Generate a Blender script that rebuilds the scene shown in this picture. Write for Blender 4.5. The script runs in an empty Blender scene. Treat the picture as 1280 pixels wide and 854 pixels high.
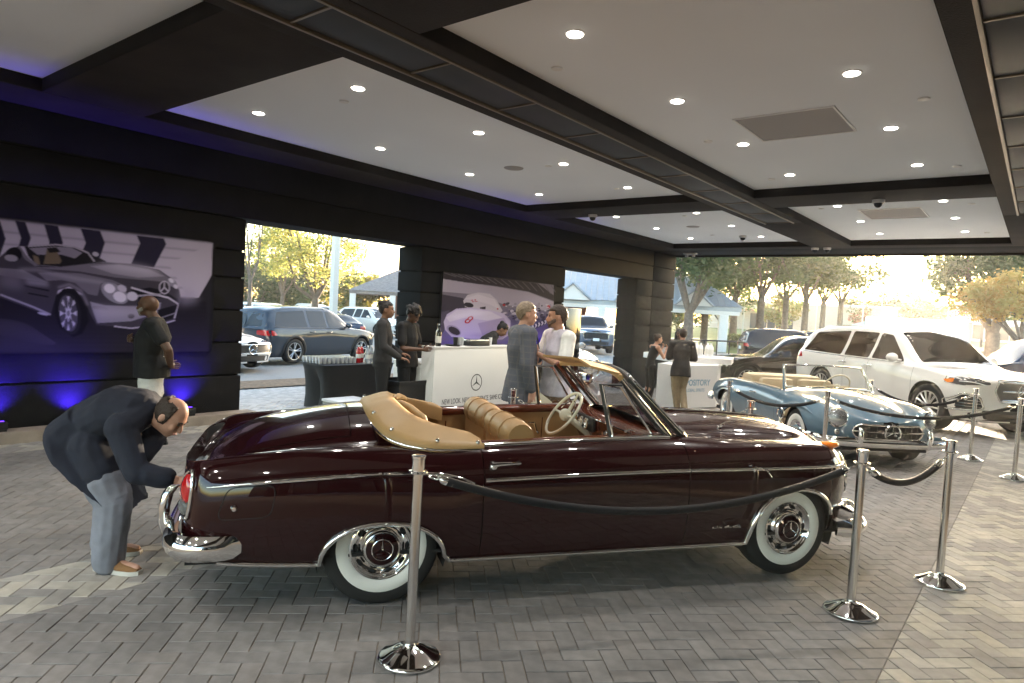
import bpy, bmesh, math, random
import numpy as np
from mathutils import Vector, Matrix
random.seed(7); np.random.seed(7)
scene = bpy.context.scene
COL = scene.collection
R = math.radians

# ------------------------------------------------------------------ camera
CAM_H = 1.68
F_PX, YAW, PITCH, ROLL = 842.93, R(38.145), R(2.581), R(3.1746)
def cam_rows():
    f = Vector((-math.sin(YAW)*math.cos(PITCH), math.cos(YAW)*math.cos(PITCH), -math.sin(PITCH)))
    r = Vector((math.cos(YAW), math.sin(YAW), 0)); u = r.cross(f)
    c, s = math.cos(ROLL), math.sin(ROLL)
    return c*r+s*u, -s*r+c*u, f
CR, CU, CF = cam_rows()
cam = bpy.data.cameras.new('camera'); cam_o = bpy.data.objects.new('camera', cam); COL.objects.link(cam_o)
m = Matrix.Identity(4)
for i in range(3):
    m[i][0] = CR[i]; m[i][1] = CU[i]; m[i][2] = -CF[i]
m[2][3] = CAM_H
cam_o.matrix_world = m
cam.sensor_width = 36; cam.lens = F_PX/1280*36; cam.clip_end = 3000; cam.clip_start = .05
scene.camera = cam_o
def ray(px, py):
    return CR*((px-640)/F_PX) + CU*((427-py)/F_PX) + CF
def on_z(px, py, z=0.0):
    d = ray(px, py); t = (z-CAM_H)/d.z
    return Vector((d.x*t, d.y*t, z))
def on_x(px, py, X):
    d = ray(px, py); t = X/d.x
    return Vector((X, d.y*t, CAM_H+d.z*t))
def on_y(px, py, Y):
    d = ray(px, py); t = Y/d.y
    return Vector((d.x*t, Y, CAM_H+d.z*t))
def at_d(px, py, depth):
    d = ray(px, py)
    return Vector((0, 0, CAM_H)) + d*depth

# ------------------------------------------------------------------ sky, sun, exposure
HAZE = .0006
SUN_EL, SUN_AZ = R(7.5), R(9.5)           # azimuth measured from +Y towards -X
world = bpy.data.worlds.new('World'); scene.world = world; world.use_nodes = True
nt = world.node_tree; nt.nodes.clear()
wo = nt.nodes.new('ShaderNodeOutputWorld'); bg = nt.nodes.new('ShaderNodeBackground')
sky = nt.nodes.new('ShaderNodeTexSky'); sky.sky_type = 'NISHITA'; sky.sun_disc = False
sky.sun_elevation = SUN_EL; sky.sun_rotation = -SUN_AZ
sky.air_density = 1.0; sky.dust_density = 1.6; sky.ozone_density = 1.0
nt.links.new(sky.outputs[0], bg.inputs[0]); nt.links.new(bg.outputs[0], wo.inputs[0])
bg.inputs[1].default_value = 0.15
sun = bpy.data.lights.new('sun', 'SUN'); sun.energy = 4.0; sun.angle = R(.6); sun.color = (1, .80, .58)
sun_o = bpy.data.objects.new('sun', sun); COL.objects.link(sun_o)
sd = Vector((-math.sin(SUN_AZ)*math.cos(SUN_EL), math.cos(SUN_AZ)*math.cos(SUN_EL), math.sin(SUN_EL)))
sun_o.rotation_euler = sd.to_track_quat('Z', 'Y').to_euler()
vs = scene.view_settings
vs.view_transform = 'Standard'; vs.look = 'None'; vs.gamma = 1; vs.exposure = 3.15; vs.use_curve_mapping = False
scene.render.engine = 'CYCLES'
scene.cycles.max_bounces = 6; scene.cycles.diffuse_bounces = 3; scene.cycles.glossy_bounces = 4; scene.cycles.transparent_max_bounces = 10
scene.cycles.use_denoising = True; scene.cycles.use_adaptive_sampling = True; scene.cycles.adaptive_threshold = .02
scene.cycles.sample_clamp_indirect = 6; scene.cycles.caustics_reflective = False; scene.cycles.caustics_refractive = False

# ------------------------------------------------------------------ the lie of the ground
def gz(x, y):
    w = min(.26, max(0., (y-4)*.024))*min(1., max(0., (-.8-x)/3.5))
    if x < -9.3: w = max(w, .30*min(1., (-9.3-x)/4))
    return -w

# ------------------------------------------------------------------ materials
MATS = {}
def mat(name, col, rough=.5, metal=0., bump=0., bscale=60., var=0., vscale=8., spec=.5, coat=0., trans=0., ior=1.45,
        emit=None, estr=0., sheen=0., attr=None, alpha=1., aniso_scale=None, stain=False):
    if name in MATS: return MATS[name]
    mt = bpy.data.materials.new(name); mt.use_nodes = True
    n = mt.node_tree; b = n.nodes['Principled BSDF']
    b.inputs['Base Color'].default_value = (*col, 1); b.inputs['Roughness'].default_value = rough
    b.inputs['Metallic'].default_value = metal; b.inputs['Specular IOR Level'].default_value = spec
    b.inputs['Coat Weight'].default_value = coat; b.inputs['Coat Roughness'].default_value = .02
    b.inputs['Transmission Weight'].default_value = trans; b.inputs['IOR'].default_value = ior
    if sheen: b.inputs['Sheen Weight'].default_value = sheen
    if alpha < 1: b.inputs['Alpha'].default_value = alpha
    if emit: b.inputs['Emission Color'].default_value = (*emit, 1); b.inputs['Emission Strength'].default_value = estr
    src = None
    if attr:
        a = n.nodes.new('ShaderNodeAttribute'); a.attribute_name = attr; src = a.outputs['Color']
        n.links.new(src, b.inputs['Base Color'])
    if var or bump:
        tc = n.nodes.new('ShaderNodeTexCoord')
        mp = n.nodes.new('ShaderNodeMapping'); n.links.new(tc.outputs['Object'], mp.inputs[0])
        if aniso_scale: mp.inputs['Scale'].default_value = aniso_scale
    if var:
        nz = n.nodes.new('ShaderNodeTexNoise'); nz.inputs['Scale'].default_value = vscale; nz.inputs['Detail'].default_value = 6
        n.links.new(mp.outputs[0], nz.inputs['Vector'])
        mx = n.nodes.new('ShaderNodeMix'); mx.data_type = 'RGBA'; mx.blend_type = 'MULTIPLY'; mx.inputs['Factor'].default_value = 1
        rp = n.nodes.new('ShaderNodeMapRange'); rp.inputs['From Min'].default_value = .3; rp.inputs['From Max'].default_value = .7
        rp.inputs['To Min'].default_value = 1-var; rp.inputs['To Max'].default_value = 1+var
        n.links.new(nz.outputs['Fac'], rp.inputs['Value'])
        if src: n.links.new(src, mx.inputs['A'])
        else: mx.inputs['A'].default_value = (*col, 1)
        n.links.new(rp.outputs[0], mx.inputs['B']); n.links.new(mx.outputs['Result'], b.inputs['Base Color'])
    if stain:
        ge = n.nodes.new('ShaderNodeNewGeometry'); cur = b.inputs['Base Color'].links[0].from_socket
        for sc_, lo_, hi_, dt_ in ((.55, .84, 1.10, 5), (2.3, .88, 1.05, 3)):
            q1 = n.nodes.new('ShaderNodeTexNoise'); q1.inputs['Scale'].default_value = sc_; q1.inputs['Detail'].default_value = dt_; q1.inputs['Distortion'].default_value = .6; n.links.new(ge.outputs['Position'], q1.inputs['Vector'])
            q2 = n.nodes.new('ShaderNodeMapRange'); q2.inputs['From Min'].default_value = .36; q2.inputs['From Max'].default_value = .62; q2.inputs['To Min'].default_value = lo_; q2.inputs['To Max'].default_value = hi_; n.links.new(q1.outputs['Fac'], q2.inputs['Value'])
            q3 = n.nodes.new('ShaderNodeMix'); q3.data_type = 'RGBA'; q3.blend_type = 'MULTIPLY'; q3.inputs['Factor'].default_value = 1; n.links.new(cur, q3.inputs['A']); n.links.new(q2.outputs[0], q3.inputs['B']); cur = q3.outputs['Result']
        n.links.new(cur, b.inputs['Base Color'])
    if bump:
        nb = n.nodes.new('ShaderNodeTexNoise'); nb.inputs['Scale'].default_value = bscale; nb.inputs['Detail'].default_value = 4
        n.links.new(mp.outputs[0], nb.inputs['Vector'])
        bp = n.nodes.new('ShaderNodeBump'); bp.inputs['Strength'].default_value = bump; bp.inputs['Distance'].default_value = .01
        n.links.new(nb.outputs['Fac'], bp.inputs['Height']); n.links.new(bp.outputs[0], b.inputs['Normal'])
    MATS[name] = mt
    return mt
def glass_mat(name, tint=(1, 1, 1), rough=0., fac=.10):
    """thin pane: mostly transparent, mirror-like at grazing angles"""
    if name in MATS: return MATS[name]
    mt = bpy.data.materials.new(name); mt.use_nodes = True; n = mt.node_tree; n.nodes.clear()
    o = n.nodes.new('ShaderNodeOutputMaterial'); t = n.nodes.new('ShaderNodeBsdfTransparent'); g = n.nodes.new('ShaderNodeBsdfGlossy')
    t.inputs[0].default_value = (*tint, 1); g.inputs['Roughness'].default_value = rough
    fr = n.nodes.new('ShaderNodeFresnel'); fr.inputs[0].default_value = 1.5
    mth = n.nodes.new('ShaderNodeMath'); mth.operation = 'ADD'; mth.inputs[1].default_value = fac-.04; mth.use_clamp = True
    mu = n.nodes.new('ShaderNodeMath'); mu.operation = 'MULTIPLY'; mu.inputs[1].default_value = .6; n.links.new(fr.outputs[0], mu.inputs[0])
    mx = n.nodes.new('ShaderNodeMixShader'); n.links.new(mu.outputs[0], mth.inputs[0]); n.links.new(mth.outputs[0], mx.inputs[0])
    n.links.new(t.outputs[0], mx.inputs[1]); n.links.new(g.outputs[0], mx.inputs[2]); n.links.new(mx.outputs[0], o.inputs[0])
    MATS[name] = mt
    return mt

# ------------------------------------------------------------------ mesh builder
class MB:
    def __init__(s): s.v = []; s.f = []; s.m = []; s.c = None
    def add(s, vs, fs, mi=0):
        o = len(s.v); s.v += [tuple(p) for p in vs]; s.f += [tuple(i+o for i in f) for f in fs]; s.m += [mi]*len(fs)
        return s
    def box(s, x0, x1, y0, y1, z0, z1, mi=0):
        return s.add([(x0,y0,z0),(x1,y0,z0),(x1,y1,z0),(x0,y1,z0),(x0,y0,z1),(x1,y0,z1),(x1,y1,z1),(x0,y1,z1)],
                     [(0,3,2,1),(4,5,6,7),(0,1,5,4),(1,2,6,5),(2,3,7,6),(3,0,4,7)], mi)
    def bbox(s, x0, x1, y0, y1, z0, z1, b=.01, mi=0):
        """box with chamfered edges"""
        b = min(b, (x1-x0)*.45, (y1-y0)*.45, (z1-z0)*.45)
        bm = bmesh.new(); bmesh.ops.create_cube(bm, size=1)
        for v in bm.verts: v.co = ((x0+x1)/2+v.co.x*(x1-x0), (y0+y1)/2+v.co.y*(y1-y0), (z0+z1)/2+v.co.z*(z1-z0))
        bmesh.ops.bevel(bm, geom=bm.edges[:], offset=b, segments=2, affect='EDGES', profile=.6)
        bm.verts.index_update()
        s.add([v.co[:] for v in bm.verts], [[v.index for v in f.verts] for f in bm.faces], mi); bm.free(); return s
    def grid(s, P, closed_u=False, closed_v=False, mi=0, flip=False):
        nu, nv = len(P), len(P[0]); fs = []
        for i in range(nu if closed_u else nu-1):
            for j in range(nv if closed_v else nv-1):
                a, b, c, d = i*nv+j, ((i+1) % nu)*nv+j, ((i+1) % nu)*nv+(j+1) % nv, i*nv+(j+1) % nv
                fs.append((a,d,c,b) if flip else (a,b,c,d))
        return s.add([p for row in P for p in row], fs, mi)
    def tube(s, path, r, n=8, mi=0, closed=False, caps=True, sx=1., sy=1.):
        path = [Vector(p) for p in path]; N = len(path)
        rs = r if hasattr(r, '__len__') else [r]*N
        T = []
        for i in range(N):
            a = path[(i-1) % N] if (closed or i > 0) else path[i]; b = path[(i+1) % N] if (closed or i < N-1) else path[i]
            t = (b-a); T.append(t.normalized() if t.length > 1e-9 else Vector((0,0,1)))
        up = Vector((0,0,1)) if abs(T[0].z) < .9 else Vector((1,0,0))
        u = T[0].cross(up).normalized(); rings = []
        for i in range(N):
            u = (u - T[i]*u.dot(T[i])); u = u.normalized() if u.length > 1e-6 else T[i].orthogonal().normalized()
            w = T[i].cross(u)
            rings.append([path[i]+(u*math.cos(2*math.pi*k/n)*sx+w*math.sin(2*math.pi*k/n)*sy)*rs[i] for k in range(n)])
        o = len(s.v); s.grid(rings, closed_u=closed, closed_v=True, mi=mi, flip=True)
        if caps and not closed:
            s.f.append(tuple(o+k for k in range(n))); s.m.append(mi)
            s.f.append(tuple(o+(N-1)*n+k for k in reversed(range(n)))); s.m.append(mi)
        return s
    def lathe(s, prof, n=24, c=(0,0,0), axis='Z', mi=0, a0=0., a1=2*math.pi):
        full = abs(a1-a0) > 6.28; cnt = n if full else n+1
        P = []
        for k in range(cnt):
            a = a0+(a1-a0)*k/n; row = []
            for r, h in prof:
                x, y, z = r*math.cos(a), r*math.sin(a), h
                if axis == 'Y': x, y, z = r*math.cos(a), h, r*math.sin(a)
                if axis == 'X': x, y, z = h, r*math.cos(a), r*math.sin(a)
                row.append((c[0]+x, c[1]+y, c[2]+z))
            P.append(row)
        return s.grid(P, closed_u=full, mi=mi, flip=(axis == 'Y'))
    def ball(s, c, r, n=12, mi=0, rot=None):
        r = r if hasattr(r, '__len__') else (r, r, r); P = []
        for i in range(n+1):
            a = math.pi*i/n; row = []
            for k in range(n*2):
                b = math.pi*k/n
                p = Vector((math.sin(a)*math.cos(b)*r[0], math.sin(a)*math.sin(b)*r[1], math.cos(a)*r[2]))
                if rot is not None: p = rot @ p
                row.append(p+Vector(c))
            P.append(row)
        return s.grid(P, closed_v=True, mi=mi)
    def prism(s, poly, axis, a, b, mi=0):
        """poly of 2D points extruded along axis from a to b"""
        n = len(poly)
        def p3(p, h): return {'X': (h,p[0],p[1]), 'Y': (p[0],h,p[1]), 'Z': (p[0],p[1],h)}[axis]
        o = len(s.v); s.v += [p3(p, a) for p in poly]+[p3(p, b) for p in poly]
        fs = [tuple(o+i for i in range(n)), tuple(o+n+i for i in reversed(range(n)))]
        fs += [(o+i, o+n+i, o+n+(i+1) % n, o+(i+1) % n) for i in range(n)]
        s.f += fs; s.m += [mi]*len(fs); return s
    def xf(s, M, start=0):
        s.v[start:] = [tuple(M @ Vector(p)) for p in s.v[start:]]; return s
    def mirror_y(s):
        n = len(s.v); s.v += [(x,-y,z) for x,y,z in s.v]; s.f += [tuple(i+n for i in reversed(f)) for f in s.f]; s.m += s.m[:]; return s
    def mesh(s, name, mats, smooth=40, fix=True):
        me = bpy.data.meshes.new(name); me.from_pydata(s.v, [], s.f)
        for mt in (mats if isinstance(mats, (list, tuple)) else [mats]): me.materials.append(mt)
        me.polygons.foreach_set('material_index', s.m)
        if fix:
            bm = bmesh.new(); bm.from_mesh(me); bmesh.ops.recalc_face_normals(bm, faces=bm.faces[:]); bm.to_mesh(me); bm.free()
        if smooth:
            me.polygons.foreach_set('use_smooth', [True]*len(me.polygons))
            if smooth < 180: me.set_sharp_from_angle(angle=R(smooth))
        me.update()
        return me
    def build(s, name, mats, parent=None, smooth=40, loc=None, fix=True, label=None):
        o = bpy.data.objects.new(name, s.mesh(name, mats, smooth, fix)); COL.objects.link(o)
        if parent: o.parent = parent
        if loc: o.location = loc
        if label: o['label'] = label
        return o
def tag(o, label, cat, group=None):
    o['label'] = label; o['category'] = cat
    if group: o['group'] = group
    return o
def thing(name, label, cat, loc=(0,0,0), rz=0., group=None):
    o = bpy.data.objects.new(name, None); COL.objects.link(o); o.location = loc; o.rotation_euler = (0,0,rz)
    o.empty_display_size = .2
    return tag(o, label, cat, group)
def struct(o): o['kind'] = 'structure'; return o
def stuff(o): o['kind'] = 'stuff'; return o
def share(o, name, parent=None, loc=None, rz=None):
    c = bpy.data.objects.new(name, o.data); COL.objects.link(c)
    if parent: c.parent = parent
    if loc: c.location = loc
    if rz is not None: c.rotation_euler = (0,0,rz)
    return c
def dup(root, loc, rz, label=None):
    def cp(o, par):
        c = o.copy(); COL.objects.link(c); c.parent = par
        for ch in o.children: cp(ch, c)
        return c
    c = cp(root, None); c.location = loc; c.rotation_euler = (0,0,rz)
    if label: c['label'] = label
    return c
def text_mesh(txt, size, name, material, parent=None, M=None, font_scale_x=1., depth=.002, align='CENTER', loc=None, bold=0.):
    cu = bpy.data.curves.new(name, 'FONT'); cu.body = txt; cu.size = size; cu.align_x = align; cu.extrude = depth; cu.offset = bold
    to = bpy.data.objects.new(name, cu); COL.objects.link(to)
    dg = bpy.context.evaluated_depsgraph_get(); me = bpy.data.meshes.new_from_object(to.evaluated_get(dg))
    bpy.data.objects.remove(to); bpy.data.curves.remove(cu)
    M = M or Matrix.Identity(4)
    me.transform(M @ Matrix.Diagonal((font_scale_x,1,1,1))); me.materials.clear(); me.materials.append(material)
    o = bpy.data.objects.new(name, me); COL.objects.link(o)
    if parent: o.parent = parent
    if loc: o.location = loc
    return o
def pchip(xs, ys, x):
    xs = np.asarray(xs, float); ys = np.asarray(ys, float); x = np.clip(np.asarray(x, float), xs[0], xs[-1])
    if len(xs) == 1: return np.full_like(x, ys[0])
    h = np.diff(xs); d = np.diff(ys)/h; n = len(xs); mm = np.zeros(n)
    mm[0] = d[0]; mm[-1] = d[-1]
    for i in range(1, n-1):
        if d[i-1]*d[i] > 0:
            w1 = 2*h[i]+h[i-1]; w2 = h[i]+2*h[i-1]; mm[i] = (w1+w2)/(w1/d[i-1]+w2/d[i])
    k = np.clip(np.searchsorted(xs, x, side='right')-1, 0, n-2); t = (x-xs[k])/h[k]
    return ((2*t**3-3*t**2+1)*ys[k]+(t**3-2*t**2+t)*h[k]*mm[k]+(-2*t**3+3*t**2)*ys[k+1]+(t**3-t**2)*h[k]*mm[k+1])
# ------------------------------------------------------------------ ground
XW, XO = -8.65, -9.25           # inner and outer face of the long wall
ZB, ZR = 3.57, 3.70             # underside of the beams, recessed ceiling panels
def ground_material():
    mt = bpy.data.materials.new('asphalt_ground'); mt.use_nodes = True; n = mt.node_tree; b = n.nodes['Principled BSDF']
    b.inputs['Roughness'].default_value = .85
    tc = n.nodes.new('ShaderNodeTexCoord')
    n1 = n.nodes.new('ShaderNodeTexNoise'); n1.inputs['Scale'].default_value = .35; n1.inputs['Detail'].default_value = 8
    n2 = n.nodes.new('ShaderNodeTexNoise'); n2.inputs['Scale'].default_value = 40; n2.inputs['Detail'].default_value = 3
    for k in (n1, n2): n.links.new(tc.outputs['Object'], k.inputs['Vector'])
    ad = n.nodes.new('ShaderNodeMath'); ad.operation = 'ADD'; n.links.new(n1.outputs['Fac'], ad.inputs[0]); n.links.new(n2.outputs['Fac'], ad.inputs[1])
    cr = n.nodes.new('ShaderNodeValToRGB'); cr.color_ramp.elements[0].position = .7; cr.color_ramp.elements[0].color = (.16,.155,.15,1)
    cr.color_ramp.elements[1].position = 1.3/1.4; cr.color_ramp.elements[1].color = (.30,.29,.275,1)
    n.links.new(ad.outputs[0], cr.inputs[0]); n.links.new(cr.outputs[0], b.inputs['Base Color'])
    bp = n.nodes.new('ShaderNodeBump'); bp.inputs['Strength'].default_value = .4; bp.inputs['Distance'].default_value = .004
    n.links.new(n2.outputs['Fac'], bp.inputs['Height']); n.links.new(bp.outputs[0], b.inputs['Normal'])
    return mt
M_ground = ground_material()
def sheet(name, xs, ys, dz, material):
    mb = MB(); mb.grid([[(x, y, gz(x, y)+dz) for y in ys] for x in xs])
    return struct(mb.build(name, material, smooth=180))
def lin(a, b, n): return [a+(b-a)*i/n for i in range(n+1)]
sheet('ground', [-900,-400,-200,-100,-60,-30]+lin(-20,-9.3,12)+lin(-8.5,-.8,8)+[2,8,30,80,200,500,900],
      [-300,-100,-30]+lin(-10,20,24)+[30,50,80,120,200,400,900,1800], -.045, M_ground)

# ------------------------------------------------------------------ herringbone paving
M_dark_paver = [mat('paver_grey_%d' % i, c, .74, bump=.35, bscale=220, var=.16, vscale=14, stain=True) for i, c in enumerate([(.208,.197,.184),(.228,.216,.202),(.193,.183,.172),(.218,.202,.186)])]
M_light_paver = [mat('paver_light_%d' % i, c, .78, bump=.35, bscale=220, var=.12, vscale=14, stain=True) for i, c in enumerate([(.42,.39,.325),(.285,.268,.245),(.385,.36,.315),(.315,.297,.265),(.44,.41,.345)])]
M_pale_paver = [mat('paver_pale_%d' % i, c, .8, var=.12, vscale=10) for i, c in enumerate([(.42,.40,.38),(.36,.345,.33),(.46,.44,.42)])]
PAVS = M_dark_paver+M_light_paver+M_pale_paver
M_joint = mat('joint_sand', (.22,.175,.13), .95, var=.4, vscale=30)
sheet('paving_bed', [-8.5]+lin(-8,-.8,8)+[0,1.2,3.2], lin(-4.5,19.0,20), -.0065, M_joint)
sheet('paving_bed_outside', lin(-13.2,-8.45,10), lin(4.5,17.5,14), -.016, M_joint)
def zone(x, y):
    if x < -8.42: return 2
    if x > -.51 or -4.55 < x < -3.96: return 1
    if x < -7.95 and y < 8: return 1
    return 0
ZX = [-13.2, -8.42, -7.95, -4.55, -3.96, -.51, 3.2]
def clip_poly(poly, axis, lim, keep_less):
    out = []
    for i in range(len(poly)):
        a, b = poly[i], poly[(i+1) % len(poly)]
        ia = (a[axis] <= lim) == keep_less; ib = (b[axis] <= lim) == keep_less
        if ia: out.append(a)
        if ia != ib:
            t = (lim-a[axis])/(b[axis]-a[axis]); out.append((a[0]+(b[0]-a[0])*t, a[1]+(b[1]-a[1])*t))
    return out
def project(x, y, z):
    d = Vector((x, y, z-CAM_H)); w = d.dot(CF)
    if w < .3: return None
    return 640+F_PX*d.dot(CR)/w, 427-F_PX*d.dot(CU)/w, w
def lay_pavers():
    L, W = .2, .1; c45 = math.sqrt(.5); rng = random.Random(3)
    rest = MB(); singles = []
    # herringbone in (u,v) lattice of W squares rotated by 45 degrees
    def uv2xy(u, v): return (u*c45 - v*c45 - 2.0, u*c45 + v*c45 + 4.0)
    g = .0019
    N = 175
    for i in range(-N, N):
        for j in range(-N, N):
            k = (i - j) % 4
            if k == 0: r = (i*W, j*W, i*W+L, j*W+W)          # along u
            elif k == 3: r = (i*W, j*W, i*W+W, j*W+L)         # along v
            else: continue
            cx, cy = uv2xy((r[0]+r[2])/2, (r[1]+r[3])/2)
            if not (-13.1 < cx < 2.6 and -1.0 < cy < 18.9): continue
            if cx < -8.45 and not (4.7 < cy < 17.2): continue
            q = project(cx, cy, gz(cx, cy))
            if q is None or q[0] < -160 or q[0] > 1440 or q[1] > 1080: continue
            poly0 = [uv2xy(r[0]+g, r[1]+g), uv2xy(r[2]-g, r[1]+g), uv2xy(r[2]-g, r[3]-g), uv2xy(r[0]+g, r[3]-g)]
            xs = [p[0] for p in poly0]; cuts = [x for x in ZX if min(xs)+.004 < x < max(xs)-.004]
            pieces = [poly0]
            for cxx in cuts:
                nxt = []
                for pl in pieces:
                    nxt += [clip_poly(pl, 0, cxx-.0012, True), clip_poly(pl, 0, cxx+.0012, False)]
                pieces = [p for p in nxt if len(p) >= 3]
            for pl in pieces:
                ax = sum(p[0] for p in pl)/len(pl); ay = sum(p[1] for p in pl)/len(pl)
                ar = abs(sum(pl[a][0]*pl[(a+1) % len(pl)][1]-pl[(a+1) % len(pl)][0]*pl[a][1] for a in range(len(pl))))/2
                if ar < .0004: continue
                z = gz(ax, ay)+rng.uniform(-.0015, .0012); zn = zone(ax, ay)
                mi = rng.randrange(4) if zn == 0 else (4+rng.choice((0,0,1,1,2,3,3,4)) if zn == 1 else 9+rng.randrange(3))
                in_f = 0 < q[0] < 1280 and 0 < q[1] < 854
                if in_f and len(pl) == 4 and not cuts: singles.append((q[2], cx, cy, z, k == 0, mi, pl))
                else: add_paver(rest, pl, (ax, ay), z, mi)
    singles.sort(key=lambda t: t[0])
    for s in singles[300:]: add_paver(rest, s[6], (s[1], s[2]), s[3], s[5])
    bed = bpy.data.objects['paving_bed']
    cache = {}
    for s in singles[:300]:
        key = (s[4], s[5])
        if key not in cache:
            mb = MB(); a = R(45) if s[4] else R(135); ca, sa = math.cos(a), math.sin(a); h, w = L/2-g, W/2-g
            pl = [(ca*x-sa*y, sa*x+ca*y) for x, y in ((-h,-w),(h,-w),(h,w),(-h,w))]
            add_paver(mb, pl, (0, 0), 0, 0); cache[key] = mb.mesh('paver', PAVS[s[5]], 0)
        o = bpy.data.objects.new('paver', cache[key]); COL.objects.link(o); o.parent = bed; o.location = (s[1], s[2], s[3])
        o.rotation_euler = (rng.uniform(-.006, .006), rng.uniform(-.006, .006), rng.uniform(-.008, .008))
    o = rest.build('paver_field', PAVS, bed, smooth=0, fix=False); stuff(o)
def add_paver(mb, pl, c, z, mi):
    b = .0035; n = len(pl); top = []
    for p in pl:
        d = Vector((p[0]-c[0], p[1]-c[1])); l = max(d.length, 1e-4); k = max(.2, 1-b*1.3/l); top.append((c[0]+d.x*k, c[1]+d.y*k, z))
    if sum(pl[a][0]*pl[(a+1) % n][1]-pl[(a+1) % n][0]*pl[a][1] for a in range(n)) < 0: pl = pl[::-1]; top = top[::-1]
    mid = [(p[0], p[1], z-.003) for p in pl]; low = [(p[0], p[1], z-.02) for p in pl]
    mb.add(top+mid+low, [tuple(range(n))]+[(n+i, n+(i+1) % n, (i+1) % n, i) for i in range(n)]+[(2*n+i, 2*n+(i+1) % n, n+(i+1) % n, n+i) for i in range(n)], mi)
lay_pavers()

# ------------------------------------------------------------------ canopy: walls
M_wall = mat('dark_grey_stucco', (.012,.012,.0125), .8, spec=.15, bump=.5, bscale=90, var=.18, vscale=3)
M_brown = mat('umber_plaster', (.034,.028,.024), .75, spec=.2, bump=.35, bscale=60, var=.22, vscale=2.2)
M_recess = mat('dark_bronze_side', (.016,.013,.011), .7, spec=.2, var=.2, vscale=3)
M_ceil = mat('white_ceiling_board', (.82,.84,.86), .8, bump=.05, bscale=30, var=.025, vscale=.9)
M_gold = mat('bronze_trim', (.20,.15,.10), .4, .5)
M_grille = mat('dark_panel', (.022,.020,.019), .55, var=.15, vscale=4)
M_plinth = mat('tan_concrete', (.30,.245,.195), .85, bump=.4, bscale=80, var=.2, vscale=5)
LZ = 2.73                                   # underside of the lintels
GRO = [.0, .60, 1.045, 1.485, 1.925, 2.29, LZ, 3.14, ZB]
def course(mb, x0, x1, y0, y1, z0, z1):
    mb.bbox(x0, x1, y0, y1, z0, z1, .014)
wall = thing('rusticated_wall', 'long dark grey stucco wall with grooved courses and two wide openings', 'wall', (XW-.3, 0, 0))
spans = [(-5.0, 5.0), (8.33, 12.85), (16.31, 17.215)]
def add_course(y0, y1, z0, z1, x0=XO, x1=XW, parent=wall):
    mb = MB(); g = .012
    zz0 = z0-.3 if z0 <= .01 else z0+g
    course(mb, x0, x1, y0, y1, zz0, z1-g)
    mb.v = [(x-(XW-.3), y, z) for x, y, z in mb.v]
    return mb.build('wall_course', M_wall, parent)
for a, b in spans:
    for z0, z1 in zip(GRO[:6], GRO[1:7]): add_course(a, b, z0, z1)
add_course(-5, 17.215, LZ, 3.14); add_course(-5, 17.215, 3.14, ZB+.3)
core = MB()
for a, b in spans: core.box(XO+.03, XW-.03, a+.03, b-.03, -.3, LZ)
core.box(XO+.03, XW-.03, -4.97, 17.2, LZ+.015, ZB+.3)
core.v = [(x-(XW-.3), y, z) for x, y, z in core.v]; core.build('wall_core', M_wall, wall)
for a, b in ((-5, 1.2), (1.206, 3.9), (3.906, 5.12), (8.25, 10.6), (10.606, 12.95)):
    mb = MB(); mb.bbox(.30, .56, a, b, -.3, .125+gz(XW, (a+b)/2), .02); mb.build('plinth_kerb', M_plinth, wall)
pil = thing('end_pillar', 'grey block pillar ending the wall beside the far opening', 'pillar', (XW-.3, 17.93, 0))
for z0, z1 in zip(GRO[:-1], GRO[1:]):
    mb = MB(); course(mb, -.62, .30, -.69, .70, (z0-.4 if z0 < .01 else z0+.012), z1-.012); mb.build('wall_course', M_wall, pil)
mb = MB(); mb.box(-.58, .26, -.66, .66, -.3, ZB-.02); mb.build('pillar_core', M_wall, pil)

# ------------------------------------------------------------------ canopy: ceiling
can = thing('canopy_roof', 'dark coffered canopy roof with white recessed ceiling panels', 'roof', (0, 7, ZB))
def cpart(name, material, boxes, z=True, b=.004):
    mb = MB()
    for x0, x1, y0, y1, z0, z1 in boxes: mb.bbox(x0, x1, y0-7, y1-7, z0-ZB, z1-ZB, b)
    return mb.build(name, material, can)
PX = [(-7.87, -4.41), (-3.57, -.62), (.62, 3.55)]
PY = [(-4.2, 2.35), (3.30, 10.23), (11.17, 16.72)]
edges_x = [(-8.95, -7.87), None, None, (3.55, 4.3)]
# longitudinal beams
GC = (-4.24, -3.71); GR = (-.45, .45)
YE0, YE1 = -5.0, 18.68
cpart('beam', M_brown, [(XW-.25, -7.87, YE0, 17.2, ZB, ZR+.25)])
for a, b in ((-4.41, GC[0]), (GC[1], -3.57), (-.62, GR[0]), (GR[1], .62)): cpart('beam', M_brown, [(a, b, YE0, 12.86, ZB, ZR+.25)])
cpart('beam', M_brown, [(-4.41, -3.57, 12.862, 17.2, ZB, ZR+.25)]); cpart('beam', M_brown, [(-.62, .62, 12.862, 17.2, ZB, ZR+.25)])
cpart('beam', M_brown, [(3.55, 4.4, YE0, 17.2, ZB, ZR+.25)])
for x0, x1 in PX:
    for y0, y1 in ((YE0, -4.2), (2.35, 3.30), (10.23, 11.17), (16.72, 17.2)): cpart('cross_beam', M_brown, [(x0+.002, x1-.002, y0, y1, ZB+.003, ZR+.25)])
cpart('fascia_soffit', M_recess, [(XW-.9, 4.4, 17.203, YE1, ZB+.012, ZR+.25)])
cpart('fascia', M_brown, [(XW-.9, 4.4, YE1+.002, YE1+.12, ZB-.03, ZB+.75)])
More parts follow.
